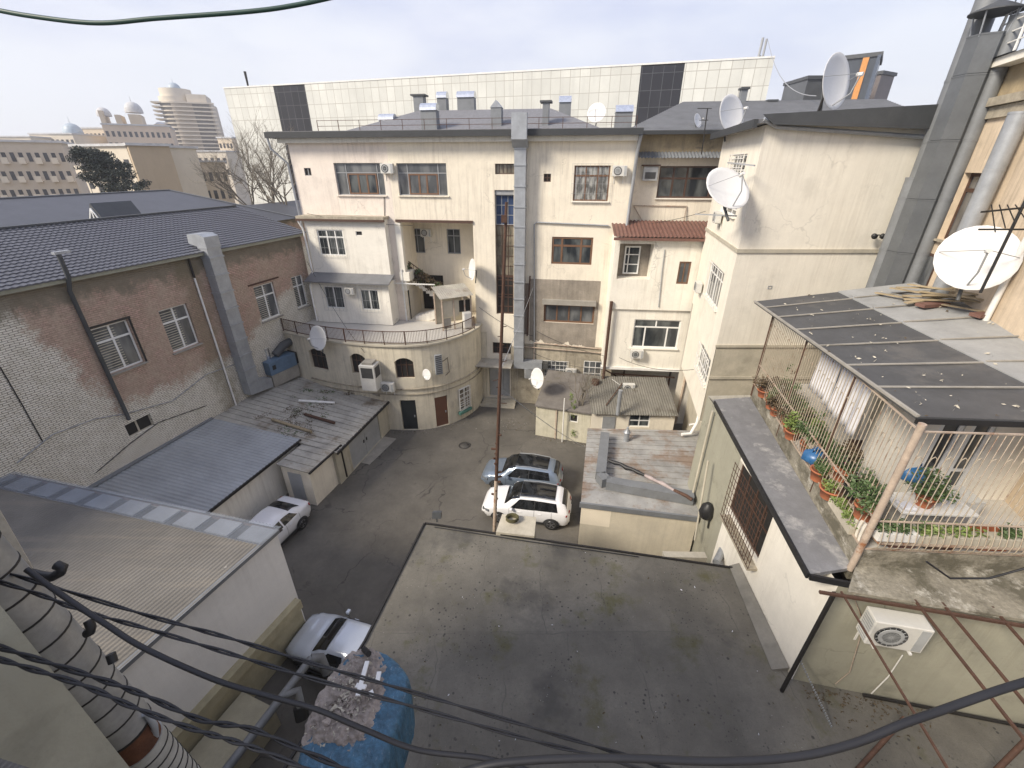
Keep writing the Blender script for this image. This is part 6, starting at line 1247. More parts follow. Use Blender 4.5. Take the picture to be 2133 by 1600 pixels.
def car(name, label, pos, head, pt, kind):
    """local frame: +X is the front, Z up. table: x, belt/hood z, roof z, half width, half width at roof"""
    t = thing(name, label, 'car', pos, rz=head); Lh = 2.24
    if kind == 'suv':
        tab = [(-2.22,.80,.82,.74,.70),(-2.12,1.00,1.04,.86,.74),(-1.95,1.06,1.44,.91,.60),(-1.6,1.07,1.60,.925,.60),(-.6,1.05,1.66,.93,.62),(.2,1.03,1.63,.93,.62),(.62,1.02,1.50,.93,.62),(1.12,.98,1.09,.925,.66),(1.7,.89,1.02,.90,.60),(2.08,.76,.89,.85,.56),(2.26,.58,.66,.74,.5)]
        cab = (-1.98, 1.05); rf = (-1.62, .45); wb = 1.335; wr = .345
    else:
        tab = [(-2.24,.78,.80,.68,.62),(-2.16,1.00,1.03,.82,.68),(-1.8,1.04,1.10,.88,.66),(-1.2,1.02,1.34,.905,.58),(-.5,1.0,1.46,.91,.58),(.2,.98,1.43,.91,.58),(.55,.97,1.30,.91,.60),(1.1,.92,1.02,.905,.64),(1.7,.82,.94,.88,.58),(2.1,.70,.81,.80,.52),(2.24,.54,.61,.68,.46)]
        cab = (-1.85, 1.02); rf = (-.95, .35); wb = 1.33; wr = .325
    xs = [tab[0][0]+(tab[-1][0]-tab[0][0])*i/44 for i in range(45)]
    b = MB(); NPT = 9; V = []
    def section(x):
        zb, zr, hw, hr = lerp_tab(tab, x); e = 1-max(0, (abs(x)-2.0)/.24)*.25
        lo = .26 if abs(x) < 2.0 else .26+(abs(x)-2.0)*.8
        h = [(hw*.90,lo),(hw*.97,lo+.10),(hw,.58*zb+.1),(hw*.985,zb-.10),(hw*.955,zb)]
        top = zr-zb
        h += [(hr+(hw*.955-hr)*.55, zb+top*.45+.002), (hr+.02, zb+top*.90+.003), (hr*.80, zb+top*.985+.004), (0, zb+top+.012)]
        return h
    for x in xs: h = section(x); V += [Vector((x,-y,z)) for y, z in h]+[Vector((x,y,z)) for y, z in h[:-1]][::-1]
    m = 2*NPT-1
    b.add(V, [(i*m+j,(i+1)*m+j,(i+1)*m+j+1,i*m+j+1) for i in range(44) for j in range(m-1)], 0, True)
    b.add(V[:m], [tuple(range(m))]); b.add(V[-m:], [tuple(range(m-1,-1,-1))])
    b.box((-2.0,-.75,.2),(2.0,.75,.3)); body = b.build('body', pt, t, local=True)
    def P(x, q, side=1, off=.008):   # q: 0 belt .. 1 roof edge .. 2 centre line
        zb, zr, hw, hr = lerp_tab(tab, x); h = section(x)[4:]; k = min(q, 1.9999)/2*4; i = int(k); f = k-i
        y = h[i][0]+(h[i+1][0]-h[i][0])*f; z = h[i][1]+(h[i+1][1]-h[i][1])*f
        return Vector((x, side*(y+off*(1.2 if q < 1 else .1)), z+off*(.3 if q < 1 else 1.2)))
    def patch(nm, x0, x1, q0, q1, mat, sides=(1,-1), nx=8, nq=3, skew=(0,0)):
        for sd_ in sides:
            g = MB(); W_ = [[P(x0+(x1-x0)*i/nx+(skew[0]*(1-i/nx)+skew[1]*i/nx)*(j/nq), q0+(q1-q0)*j/nq, sd_, .012) for j in range(nq+1)] for i in range(nx+1)]
            pts = [p for r in W_ for p in r]; n = nq+1
            g.add(pts, [(i*n+j,(i+1)*n+j,(i+1)*n+j+1,i*n+j+1) for i in range(nx) for j in range(nq)], 0, True); g.build(nm, mat, t, local=True)
    def cpatch(nm, x0, x1, mat, qx, off=.014):   # across the car
        g = MB(); nx, ny = 8, 10; pts = []
        for i in range(nx+1):
            x = x0+(x1-x0)*i/nx
            for j in range(ny+1): v = -1+2*j/ny; pts.append(P(x, 2-(2-qx)*abs(v), 1 if v > 0 else -1, off))
        g.add(pts, [(i*(ny+1)+j,(i+1)*(ny+1)+j,(i+1)*(ny+1)+j+1,i*(ny+1)+j+1) for i in range(nx) for j in range(ny)], 0, True); return g.build(nm, mat, t, local=True)
    G_ = M['car_glass']
    if kind == 'suv':
        patch('side_window', -.44, .78, .03, .86, G_, skew=(0,-.46)); patch('side_window', -1.62, -.48, .05, .84, G_, skew=(.10,0)); patch('pillar_trim', -.482, -.438, .03, .86, M['trim'], nx=1)
        cpatch('windscreen', .30, 1.08, G_, .98); cpatch('rear_window', -2.08, -1.80, G_, 1.1); cpatch('glass_roof', -1.45, .285, G_, 1.25, .02)
    else:
        patch('side_window', -.32, .66, .06, .8, G_, skew=(0,-.4)); patch('side_window', -1.25, -.40, .06, .8, G_, skew=(.28,0))
        cpatch('windscreen', .36, .98, G_, 1.02); cpatch('rear_window', -1.62, -1.0, G_, 1.02)
    for sx in (wb, -wb):
        for sy in (1, -1):
            a = MB(); y = sy*(.865 if kind == 'suv' else .845); a.lathe([(wr*.6,-.1),(wr*.96,-.1),(wr,-.07),(wr,.07),(wr*.96,.10),(wr*.62,.10)], (sx,y,wr), (0,sy,0), 26); wh = a.build('wheel', M['tyre'], t, local=True)
            a = MB(); a.lathe([(wr*.64,.07),(wr*.64,.105),(wr*.58,.105),(wr*.56,.06),(0,.06)], (sx,y,wr), (0,sy,0), 22)
            for k in range(5): an = k*2*math.pi/5; a.bar((sx,y+sy*.085,wr),(sx+wr*.58*math.cos(an),y+sy*.095,wr+wr*.58*math.sin(an)), .06, .03, up=(0,1,0))
            a.build('rim', M['rim'], wh)
            a = MB(); hw_ = lerp_tab(tab, sx)[2]; pts = []
            for k in range(13): an = math.pi*k/12; pts += [Vector((sx+wr*1.22*math.cos(an), sy*(hw_*1.0+.012), .30+wr*1.16*math.sin(an)+.02)), Vector((sx+wr*1.0*math.cos(an), sy*(hw_+.010), .28+wr*1.0*math.sin(an)))]
            a.add(pts, [(2*k,2*k+1,2*k+3,2*k+2) for k in range(12)]); a.add([Vector((sx+wr*1.02*math.cos(math.pi*k/12), sy*(hw_+.008), .29+wr*1.10*math.sin(math.pi*k/12))) for k in range(13)], [tuple(range(13))]); a.build('wheel_arch', M['trim'], t, local=True)
    for sy in (1,-1):
        a = MB(); a.obox((.68,sy*1.02,1.06), (.07,0,0), (0,.09,0), (0,0,.06)); a.build('door_mirror', pt, t, local=True, bevel=.03)
        a = MB(); z = lerp_tab(tab,2.0)[0]-.14; h2 = lerp_tab(tab,2.0)[2]; a.obox((2.0,sy*(h2-.10),z+.04), (.18,-.08*sy,0), (.03,.09*sy,0), (0,0,.07)); a.build('headlight', M['headlamp'], t, local=True, bevel=.02)
        a = MB(); a.obox((-2.12,sy*.66,.93), (.05,.05*sy,0), (.05,.22*sy,0), (0,0,.06)); a.build('tail_light', M['tail'], t, local=True, bevel=.02)
        a = MB(); 
        for x in (.55, -.45): a.obox((x-.28,sy*.935,.88), (.09,0,0), (0,.012,0), (0,0,.016))
        a.build('door_handle', pt, t, local=True)
        a = MB(); a.bar((-1.6,sy*.945,.36),(1.6,sy*.945,.36), .03, .10); a.build('sill_trim', M['trim'], t, local=True)
        if kind == 'suv': a = MB(); a.tube([P(-1.5,1.1,sy,.03),P(-.5,1.1,sy,.05),P(.3,1.1,sy,.04)], .018, 6); a.build('roof_rail', M['galv'], t, local=True)
    for x in (.80, -.46, -1.32):
        for sy in (1,-1): a = MB(); a.tube([Vector((x, sy*(y_+.004), z_)) for y_, z_ in section(x)[0:5]], .007, 4); a.build('door_gap', M['trim'], t, local=True)
    a = MB(); a.obox((2.18,0,.62), (.04,0,0), (0,.42,0), (0,0,.07)); a.obox((2.14,0,.40), (.08,0,0), (0,.55,0), (0,0,.06)); a.build('radiator_grille', M['trim'], t, local=True)
    a = MB(); a.obox((-2.235,0,.72), (.012,0,0), (0,.26,0), (0,0,.06)); a.build('number_plate', M['plate'], t, local=True)
    a = MB(); a.obox((-2.16,0,.42), (.08,0,0), (0,.75,0), (0,0,.09)); a.build('bumper', M['trim'], t, local=True)
    return t
hd = math.atan2(.186, -.98)
car('parked_car', 'white crossover car with a black glass roof parked beside the cream hut', (.80,17.32,.004), hd, paint('white_paint', (.74,.74,.75)), 'suv')
car('parked_car', 'silver blue crossover car parked behind the white crossover', (.62,19.75,.004), hd-.02, paint('silver_blue_paint', (.19,.235,.30), .4, .28), 'suv')
hs = math.atan2(-.957,-.29)
car('parked_car', 'white saloon car parked under the edge of the corrugated roof at the left', (-11.72,15.25,.004), hs, paint('pearl_white_paint', (.72,.72,.74)), 'saloon')
car('parked_car', 'silver white car half hidden by the blue tarpaulin in the lower left gap', (-5.9,9.75,.004), math.radians(163), paint('silver_white_paint', (.60,.64,.70), .2), 'saloon')

# ================================================================ clutter along the back wall
J = lambda x, y, Y: Vector(ony(x, y, Y))
for nm, lab, x, y, Y, sz, m_ in (('junk_crate','pale wooden crate on the grey corrugated roof under the projecting block',1345,838,25.2,(.4,.3,.22),'pale_concrete'),('paint_drum','rusty drum on the dark outbuilding roof beside the bare shrub',1240,800,26.2,(.25,.25,.35),'rust'),('junk_crate','dark crate on the corrugated roof near the right steel post',1385,842,24.6,(.45,.3,.2),'dark_wood'),('meter_box','grey meter box on the flaking wall left of the bent duct nozzle',1100,778,28.6,(.25,.1,.35),'grey_frame')):
    t = thing(nm, lab, 'box' if nm != 'paint_drum' else 'drum', J(x,y,Y)); b = MB(); p = J(x,y,Y)
    if nm == 'paint_drum': b.lathe([(.24,-.3),(.25,-.28),(.25,.3),(.24,.32),(0,.30)], p, n=16); b.build('drum', M[m_], t)
    else: b.obox(p, (sz[0],.05,0), (-.03,sz[1],0), (0,0,sz[2])); b.build('box', M[m_], t, bevel=.015); b = MB(); b.obox(p+Vector((0,0,sz[2]+.02)), (sz[0]*1.05,.05,0), (-.03,sz[1]*1.05,0), (0,0,.018)); b.build('lid', M[m_], t)
for a, c_, lab, m_, r_ in (((1150,846,24.6),(1236,812,26.),'long plank lying up the dark outbuilding roof','ochre_stone',.05),((1262,846,24.),(1296,800,26.),'rusty rod lying on the corrugated roof beside the zinc flue','rust',.03),((1335,856,23.8),(1392,822,25.2),'pale plank lying on the corrugated roof before the right steel post','white_metal',.05)):
    b = MB(); b.bar(J(*a)+Vector((0,0,.05)), J(*c_)+Vector((0,0,.05)), r_*2, r_); tag(b.build('plank' if m_ != 'rust' else 'steel_rod', M[m_]), lab, 'plank' if m_ != 'rust' else 'rod')
b = MB(); q = [onz(1440,905,3.1)]; p0 = Vector(onz(1420,905,3.25)); b.tube([p0, p0+Vector((.5,.05,.02)), p0+Vector((.75,.1,.7)), p0+Vector((.8,.2,1.8))], .09, 10); tag(b.build('waste_pipe', M['white_metal']), 'white elbowed waste pipe at the back right of the hut roof', 'pipe')
b = MB(); p0 = Vector(onz(1436,885,3.6)); b.tube([p0, p0+Vector((.45,.05,.05)), p0+Vector((.6,.1,1.5))], .06, 10); tag(b.build('waste_pipe', M['white_metal']), 'thinner white pipe above the elbowed waste pipe behind the hut', 'pipe')
for p0, p1, sg, lab in ((pc(FA,998,640,.15),pc(FA,1110,700,.2),.25,'thin wire sagging beside the tall stair window'),(pc(FA,1110,735,.2),pc(FD,1262,770,.1),.3,'black wire drooping along the flaking lower wall'),(pc(FA,1118,690,.2),pc(FD,1262,742,.1),.22,'second black wire above the one drooping on the flaking wall'),(pc(FA,1290,470,.2),pc(FC,1470,440,.3),.2,'wire along the white wall above the red tiled roof'),(pc(FA,860,470,.1),pc(FA,640,445,1.0),.15,'wire from the loggia lintel to the annex roof'),(pc(FB,640,545,.2),pc(CV,760,735,.3),.5,'wire from the brick house corner to the bowed wall'),(pc(FD,1290,745,.3),pc(TL,1445,770,.2),.35,'wire from the projecting block to the white tower')):
    sag_wire(p0, p1, sg, .014, lab)
d = MB()
for k in range(420):
    q = RND.random()
    if q < .4: p = CV.at(RND.uniform(8,CV.len-.5), .012, .05+abs(RND.gauss(0,.3)))
    elif q < .7: p = FL1.at(RND.uniform(0,3.4), .012, .05+abs(RND.gauss(0,.25)))
    else: p = Vector(onz(1060+RND.gauss(0,22), 885+RND.gauss(0,7), .012))
    d.leaves(p, (.05,.05,.012), 1, RND.uniform(.02,.06), RND.choice((0,0,1)))
tag(d.build('yard_litter', [M['leaf_dry'], M['concrete']]), 'crumbs and dead leaves gathered along the foot of the court walls', 'litter', kind='stuff')
# ================================================================ things near the viewpoint
# blue tarpaulin wrapped over a rubble covered canopy
zt = 8.6
t = thing('canopy', 'small projecting canopy wrapped in torn blue tarpaulin with mortar rubble on top', 'canopy', onz(730,1480,zt))
top = [(760,1348),(800,1352),(838,1385),(856,1412),(842,1470),(815,1545),(790,1640),(600,1640),(622,1560),(650,1490),(690,1405),(725,1362)]
P = [Vector(onz(x,y,zt)) for x, y in top]; n = len(P); c = sum(P, Vector())/n
V = []; rings = [(.97,-1.25,.0),(1.0,-.7,.02),(1.03,-.18,.0),(.98,-.02,.0),(.86,.03,0),(.4,.03,0)]
for sc_, dz, w_ in rings: V += [c+(p-c)*sc_*(1+RND.uniform(-.008,.008))+Vector((0,0,dz+RND.uniform(-.03,.03))) for p in P]
b = MB(); b.add(V, [(i*n+j,i*n+(j+1)%n,(i+1)*n+(j+1)%n,(i+1)*n+j) for i in range(len(rings)-1) for j in range(n)], 0, True); b.add(V[:n], [tuple(range(n))]); b.add(V[-n:], [tuple(range(n))]); o = b.build('tarpaulin', M['tarp'], t)
sb = o.modifiers.new('smooth', 'SUBSURF'); sb.levels = sb.render_levels = 4
tx = bpy.data.textures.new('tarp_folds', 'CLOUDS'); tx.noise_scale = .22; tx.noise_depth = 4; dm = o.modifiers.new('folds', 'DISPLACE'); dm.texture = tx; dm.strength = .035; dm.mid_level = .5
tx2 = bpy.data.textures.new('tarp_creases', 'MUSGRAVE' if 0 else 'CLOUDS'); tx2.noise_scale = .07; tx2.noise_type = 'HARD_NOISE'; dm = o.modifiers.new('creases', 'DISPLACE'); dm.texture = tx2; dm.strength = .018
rub = [(752,1350),(794,1354),(808,1390),(806,1440),(790,1500),(764,1550),(726,1572),(664,1574),(618,1556),(640,1494),(680,1410),(720,1364)]
Q = [Vector(onz(x,y,zt+.03)) for x, y in rub]; c = sum(Q, Vector())/len(Q); b = MB(); m = len(Q); V = []
for i, k in enumerate((1.,.85,.6,.35,.12)): V += [c+(q-c)*k*(1+RND.uniform(-.06,.06))+Vector((0,0,-.02+.05*min(i,2)+RND.uniform(-.03,.04))) for q in Q]
b.add(V, [(i*m+j,i*m+(j+1)%m,(i+1)*m+(j+1)%m,(i+1)*m+j) for i in range(4) for j in range(m)]+[tuple(4*m+j for j in range(m))], 0, True)
o = b.build('mortar_layer', M['rubble'], t); sb = o.modifiers.new('smooth','SUBSURF'); sb.levels = sb.render_levels = 4
dm = o.modifiers.new('lumps', 'DISPLACE'); t3 = bpy.data.textures.new('mortar_lumps', 'CLOUDS'); t3.noise_scale = .12; t3.noise_depth = 4; dm.texture = t3; dm.strength = .16; dm.mid_level = .45
b = MB()
for k in range(420):
    q = c+(RND.choice(Q).lerp(RND.choice(Q),RND.random())-c)*RND.uniform(.05,.93); sz = RND.uniform(.008,.03)*(1.6 if RND.random() < .08 else 1)
    V = [q+Vector((0,0,.10))+Vector((RND.gauss(0,1),RND.gauss(0,1),RND.gauss(0,.6)))*sz for _ in range(4)]; b.add(V, [(0,1,2),(0,2,3),(0,3,1),(1,3,2)], RND.choice((0,0,1)))
tag(b.build('rubble', [M['rubble'], M['pale_concrete']], t), kind='stuff')
b = MB()
for (x0,y0),(x1,y1) in (((765,1378),(745,1450)),((742,1428),(762,1432)),((790,1400),(786,1420)),((772,1440),(776,1452))): b.bar(Vector(onz(x0,y0,zt+.23)), Vector(onz(x1,y1,zt+.25)), .07, .03)
b.build('batten', M['white_metal'], t)
# support of the canopy: a masonry pier down to the ground
b = MB(); f = [Vector(onz(x,y,zt)) for x, y in ((730,1420),(800,1430),(760,1560),(670,1550))]; b.prism([Vector((q.x,q.y,0)) for q in f], (0,0,zt-1.0)); b.build('pier', M['concrete'], t)
b = MB(); b.tube([Vector(onz(758,1352,zt+.1)), Vector(onz(768,1362,zt+.25))], .05, 8); tag(b.build('cable_clamp', M['dark_steel']), 'dark clamp at the far tip of the blue tarpaulin', 'clamp')
# spiral flue on the wing wall of the viewpoint building
own = thing('own_building', 'pale green plastered wing wall in the lower left corner carrying the spiral flue', 'building', (-3.6, .6, 0))
FW = Frame((-3.95, -1.5), (-3.0, 1.98))
w = MB(); cells(w, FW, -2, 3.35, 0, 15.4, [], 0); F3 = Frame(FW.at(3.35,0,0), FW.at(3.35,0,-8)); shell(w, FW, -2, 3.35, 0, 15.4, 8, top=True); w.build('wall', M['green_plaster'], own)
w = MB(); w.poly([(-60,-2.6,0),(60,-2.6,0),(60,-2.6,OWN_H),(-60,-2.6,OWN_H)]); w.poly([(-60,-2.6,OWN_H),(60,-2.6,OWN_H),(60,-14,OWN_H),(-60,-14,OWN_H)]); w.poly([(60,-14,0),(-60,-14,0),(-60,-14,OWN_H),(60,-14,OWN_H)]); w.poly([(-60,-14,0),(-60,-2.6,0),(-60,-2.6,OWN_H),(-60,-14,OWN_H)]); w.poly([(60,-2.6,0),(60,-14,0),(60,-14,OWN_H),(60,-2.6,OWN_H)]); w.build('main_wall', M['cream'], own)
A = ondep(-18,1232,3.05); B = ondep(326,1592,4.25)
t = thing('spiral_flue', 'fat spiral wound metal flue with a rusty patch, running down the lower left corner', 'flue', A)
ax = (B-A).normalized(); L = (B-A).length; x = ax.orthogonal().normalized(); 
def seg(mb, u0, u1, r0, r1, m=0, n=26): a, c_ = A+ax*(L*u0), A+ax*(L*u1); mb.tube([a, c_], [r0, r1], n, m)
b = MB(); u = -.5; RAD = .212
while u < .735:
    u2 = min(u+.088, .735); seg(b, u, u2-.006, RAD, RAD*1.008); seg(b, u2-.006, u2, RAD*1.03, RAD*1.03, 1); u = u2
b.build('upper_pipe', [surf('zinc_spiral', (.40,.40,.385), .42, .4, var=.3, scale=3, streak=.3, bump=.1), M['dark_steel']], t)
b = MB(); seg(b, .736, .86, RAD*.92, RAD*.9); b.build('rusty_sleeve', surf('burnt_rust', (.14,.055,.025), .85, .1, var=.5, scale=5, grime=.7, gcol=(.03,.022,.018,1), bump=.6), t)
b = MB(); u = .84
while u < 1.6: seg(b, u, u+.040, RAD*.95, RAD*.955); seg(b, u+.040, u+.045, RAD*.985, RAD*.985, 1); u += .045
b.build('lower_pipe', [surf('zinc_flexible', (.44,.44,.41), .5, .3, var=.3, scale=4, bump=.15), M['dark_steel']], t)
b = MB(); q = A+ax*(L*.80)+x*0; side = Vector((.8,.2,.55)).normalized(); b.tube([A+ax*(L*.735)+side*RAD*1.0, A+ax*(L*.74)+side*RAD*1.35, A+ax*(L*.82)+side*RAD*1.2, A+ax*(L*.87)+side*RAD*.9], .028, 8); b.build('strap', M['galv'], t)
b = MB(); b.bar(ondep(-30,1060,3.4), ondep(48,1196,3.4), .12, .05); tag(b.build('plank', M['dirty_render']), 'dusty plank end in the lower left behind the flue', 'plank')
b = MB(); a0_, a1_ = ondep(-60,1560,2.2), ondep(110,1615,2.2); b.sheet(a0_, a1_, a0_+Vector((-.2,-.5,-.1)), 16, .012); tag(b.build('sheet_offcut', M['old_sheet']), 'corrugated offcut at the bottom left corner', 'sheet')
# ---------------------------------------------------------------- cables close to the viewpoint
def cable(name, label, pts, dep, r, mat='black_rubber', twist=False, group=None):
    P = [ondep(x, y, dep if not isinstance(dep, (list, tuple)) else dep[0]+(dep[1]-dep[0])*i/(len(pts)-1)) for i, (x, y) in enumerate(pts)]
    Q = []
    for i in range(len(P)-1):
        a, b_, c_, e = P[max(i-1,0)], P[i], P[i+1], P[min(i+2,len(P)-1)]
        for k in range(10):
            q = k/10; Q.append(.5*((2*b_)+(c_-a)*q+(2*a-5*b_+4*c_-e)*q*q+(3*b_-a-3*c_+e)*q**3))
    Q.append(P[-1]); mb = MB()
    if twist:
        R_ = []
        for s in (0, 1):
            W_ = []
            for i, p in enumerate(Q):
                d = (Q[min(i+1,len(Q)-1)]-Q[max(i-1,0)]).normalized(); u_ = d.cross(Vector((0,0,1))).normalized(); v_ = u_.cross(d); an = i*.55+s*math.pi; W_.append(p+(u_*math.cos(an)+v_*math.sin(an))*r*.62)
            mb.tube(W_, r*.62, 6)
    else: mb.tube(Q, r, 8)
    return tag(mb.build(name, M[mat]), label, 'cable', group)
g_ = 'black cables crossing the foreground'
cable('overhead_cable', 'twisted cable starting highest at the left edge and crossing the white wall', [(-40,1178),(60,1207),(300,1280),(480,1330),(660,1385),(860,1442),(1130,1522),(1330,1582),(1460,1625)], (3.,3.), .0125, twist=True, group=g_)
cable('overhead_cable', 'twisted cable second from the top at the left edge', [(-40,1200),(80,1238),(170,1272),(300,1308),(480,1362),(655,1415),(860,1472),(1100,1540),(1260,1580),(1400,1625)], (2.9,2.9), .0125, twist=True, group=g_)
cable('overhead_cable', 'smooth thick cable from the wall bracket sagging to the bottom middle', [(55,1186),(130,1240),(220,1300),(300,1350),(445,1415),(560,1450),(660,1478),(760,1520),(870,1562),(1010,1580),(1100,1605),(1180,1640)], (2.8,2.8), .017, group=g_)
cable('overhead_cable', 'twisted cable passing over the spiral flue, fourth from the top', [(-40,1335),(60,1368),(200,1412),(300,1448),(420,1500),(520,1518),(640,1568),(760,1620)], (2.6,2.6), .0145, twist=True, group=g_)
cable('overhead_cable', 'lowest twisted cable passing over the spiral flue', [(-40,1362),(60,1392),(180,1430),(280,1474),(400,1518),(480,1542),(560,1570),(680,1620)], (2.5,2.5), .0135, twist=True, group=g_)
cable('overhead_cable', 'thickest black cable curving along the bottom right edge', [(2180,1408),(2080,1438),(1960,1480),(1880,1508),(1780,1548),(1660,1576),(1500,1586),(1320,1580),(1180,1580),(1040,1590),(960,1610)], (2.6,2.6), .0235, group=g_)
cable('overhead_cable', 'dark green cable hanging across the top left sky', [(-40,14),(60,33),(200,48),(330,38),(520,24),(620,10),(720,-12)], (3.,3.), .0145, 'green_cable')
def foam(pts, dep, r, label):
    b = MB(); b.tube([ondep(x,y,dep) for x, y in pts], r, 10); return tag(b.build('cable_hook', M['black_plastic']), label, 'hook', 'black foam covered wall hooks')
foam([(62,1194),(85,1200),(108,1202),(126,1192),(131,1182),(118,1177)], 3.2, .034, 'largest black hook beside the top of the spiral flue')
foam([(184,1292),(190,1308),(188,1316),(180,1320)], 3.3, .032, 'middle black hook beside the spiral flue')
foam([(230,1362),(236,1380)], 3.5, .034, 'lowest black hook stub beside the spiral flue')
# ---------------------------------------------------------------- rusty frame at the lower right
t = thing('awning_skeleton', 'rusty open steel awning skeleton against the greenish wall at the lower right', 'awning', (9,6,4)); FQ = FRF.off(.45)
zr = 7.85; s0 = FQ.px(1712,1222)[0]
b = MB(); b.bar(FQ.at(s0,zr,0), FQ.at(5.8,zr-.05,0), .06); b.build('rail', M['rust'], t)
pz = Vector(onz(1628,1440,ZF)); b = MB(); b.bar(pz, Vector((pz.x+.12,pz.y,zr-.04)), .07); b.build('post', M['dark_steel'], t)
for (x0,y0),(x1,y1) in (((1905,1250),(2133,1540)),((1962,1256),(2133,1462)),((2066,1264),(2133,1340))):
    a = Vector(onz(x0,y0,zr)); c_ = Vector(onz(x1,y1,zr-.05)); b = MB(); b.bar(a, a+(c_-a)*1.5, .045); b.build('beam', M['rust'], t)
a = Vector(onz(1752,1232,zr)); c_ = Vector(onz(1895,1470,zr-.4)); b = MB(); b.bar(a, a+(c_-a)*1.6, .035); b.build('brace', M['rust'], t)
a = Vector(onz(1885,1495,ZF+1.0)); c_ = Vector(onz(1785,1605,ZF+.05)); b = MB(); b.tube([a, c_+(c_-a)*.2], .05, 8); b.build('post', M['rust'], t)
a = Vector(onz(2150,1530,ZF+1.4)); c_ = Vector(onz(2070,1610,ZF+.6)); b = MB(); b.tube([a, c_+(c_-a)*.2], .055, 8); b.build('post', M['rust'], t)
b = MB(); b.bar(FRF.at(1.6,ZF+.1,.12), FRF.at(5.6,ZF+.1,.12), .06); b.build('base_rail', M['dark_steel'], t)
b = MB(); 
for i in range(26): q = i/25; b.obox(Vector(onz(1668+85*q*.75,1378+135*q,ZF+1.2-1.1*q)), (.012,0,0), (0,.012,0), (0,0,.03))
tag(b.build('chain', M['galv']), 'thin chain hanging from the dark post of the rusty frame', 'chain')
wall_wire(FRF, [(1775,1235),(1800,1300),(1770,1400),(1740,1425)], .012, 'wall_pipe', 'thin pipe from the near outdoor unit down the greenish wall', 'rust_light', .05, 'pipe')
wall_wire(FRF, [(1880,1365),(1850,1410),(1815,1445)], .015, 'wall_pipe', 'pale drain hose under the near outdoor unit', 'white_metal', .05, 'pipe')
wall_wire(FRF, [(1930,1170),(1980,1205),(2060,1205),(2150,1180)], .02, 'wall_cable', 'dark cable looping across the raw terrace slab', 'black_rubber', 1.0)
# ---------------------------------------------------------------- plants and things inside the cage
pots = 0
def pot(F, s, d, r, h, plant, label, z=None, leaf='leaf', trough=False, mat='terracotta'):
    z = ZT+.01 if z is None else z; p = F.at(s, z, d)
    t = thing('flower_pot', label, 'plant pot', p, 'potted plants in the balcony cage'); b = MB()
    if trough: b.fbox(F, s-r, s+r, z, z+h, d-.13, d+.13)
    else: b.lathe([(r*.72,0),(r*.96,h*.86),(r*1.08,h*.86),(r*1.08,h),(r*.9,h),(r*.88,h*.9),(0,h*.9)], p, n=18)
    b.build('pot', M[mat], t); b = MB(); q = p+Vector((0,0,h))
    if plant == 'bush':
        for k in range(16): b.leaves(q+F.u*RND.uniform(-1,1)*r*(1.2 if trough else 1.4)+F.n*RND.uniform(-1,1)*(.16 if trough else r*1.3)+Vector((0,0,RND.uniform(.05,.55))), (.2,.2,.18), 44, .055)
    elif plant == 'spiky':
        for k in range(110):
            a = RND.uniform(0,6.28); e = RND.uniform(.5,1.3); v = Vector((math.cos(a)*math.cos(e),math.sin(a)*math.cos(e),math.sin(e)))*RND.uniform(.3,.7); w_ = v.orthogonal().normalized()*.022; b.add([q-w_,q+w_,q+v],[(0,1,2)])
    elif plant == 'low':
        for k in range(16): b.leaves(q+F.u*RND.uniform(-1,1)*r+Vector((0,0,RND.uniform(-.04,.22))), (.17,.15,.13), 36, .05)
    elif plant == 'ball': b.leaves(q+Vector((0,0,.08)), (r,r,.15), 220, .05)
    b.build('foliage', M[leaf], t)
pot(FG,GL-.55,-.1,.24,.36,'bush','terracotta pot with a dense dark green bush beside the thick corner post',z=ZT+.45)
pot(FG,GL-1.25,-.15,.22,.32,'spiky','pot with a spiky green plant second from the corner post',z=ZT+.5,mat='black_plastic')
pot(FG,GL-1.95,-.2,.22,.30,'spiky','pot with a tall spiky plant behind the pale green succulent',z=ZT+.5)
pot(FG,GL-1.75,.02,.26,.30,'ball','wide terracotta bowl with a rounded pale green succulent',leaf='leaf_light')
pot(FG,GL-.95,.0,.55,.18,'low','long planter of trailing yellow green leaves at the foot of the side bars',trough=True,leaf='leaf_light',mat='pale_concrete')
pot(FG,GL-2.5,.0,.24,.34,'low','terracotta pot of pink flowering leaves next to the blue bag')
pot(FG,GL-3.9,-.2,.22,.30,'bush','terracotta pot beyond the blue bag with a small bush')
pot(FG,GL-4.6,0,.22,.32,'bush','orange pot with mixed leaves midway along the side bars',leaf='leaf_light')
pot(FG,GL-5.3,-.15,.42,.22,'low','red brown trough of herbs along the side bars',trough=True)
pot(FG,GL-6.1,0,.22,.30,'bush','terracotta pot near the far end of the cage',leaf='leaf_dry')
pot(FG,GL-6.9,-.1,.2,.3,'low','farthest terracotta pot in the cage against the tower')
pot(FG,GL-7.5,.0,.24,.3,'bush','dry leaved pot in the far corner of the cage',leaf='leaf_dry')
pot(FG,GL-7.1,-.7,.4,.24,'bush','leafy trough behind the farthest pots of the cage',trough=True,mat='red_tile')
pot(FG,GL-6.5,-.4,.22,.55,'spiky','tall spiky plant at the far end of the cage',leaf='leaf_dry',mat='concrete')
pot(FG,GL-1.6,-.75,.5,.3,'bush','dark leaved trough on the inner row nearest the corner post',trough=True,mat='concrete')
pot(FG,GL-2.6,-.8,.5,.3,'bush','second leafy trough of the inner row counted from the corner post',trough=True,mat='red_tile',leaf='leaf_dry')
pot(FG,GL-5.0,-.1,.24,.3,'bush','wide pot of brownish leaves between the herb trough and the orange pot',leaf='leaf_dry')
pot(FG,GL-6.6,-.0,.22,.3,'ball','rounded shrub in a terracotta pot toward the far end of the side bars')
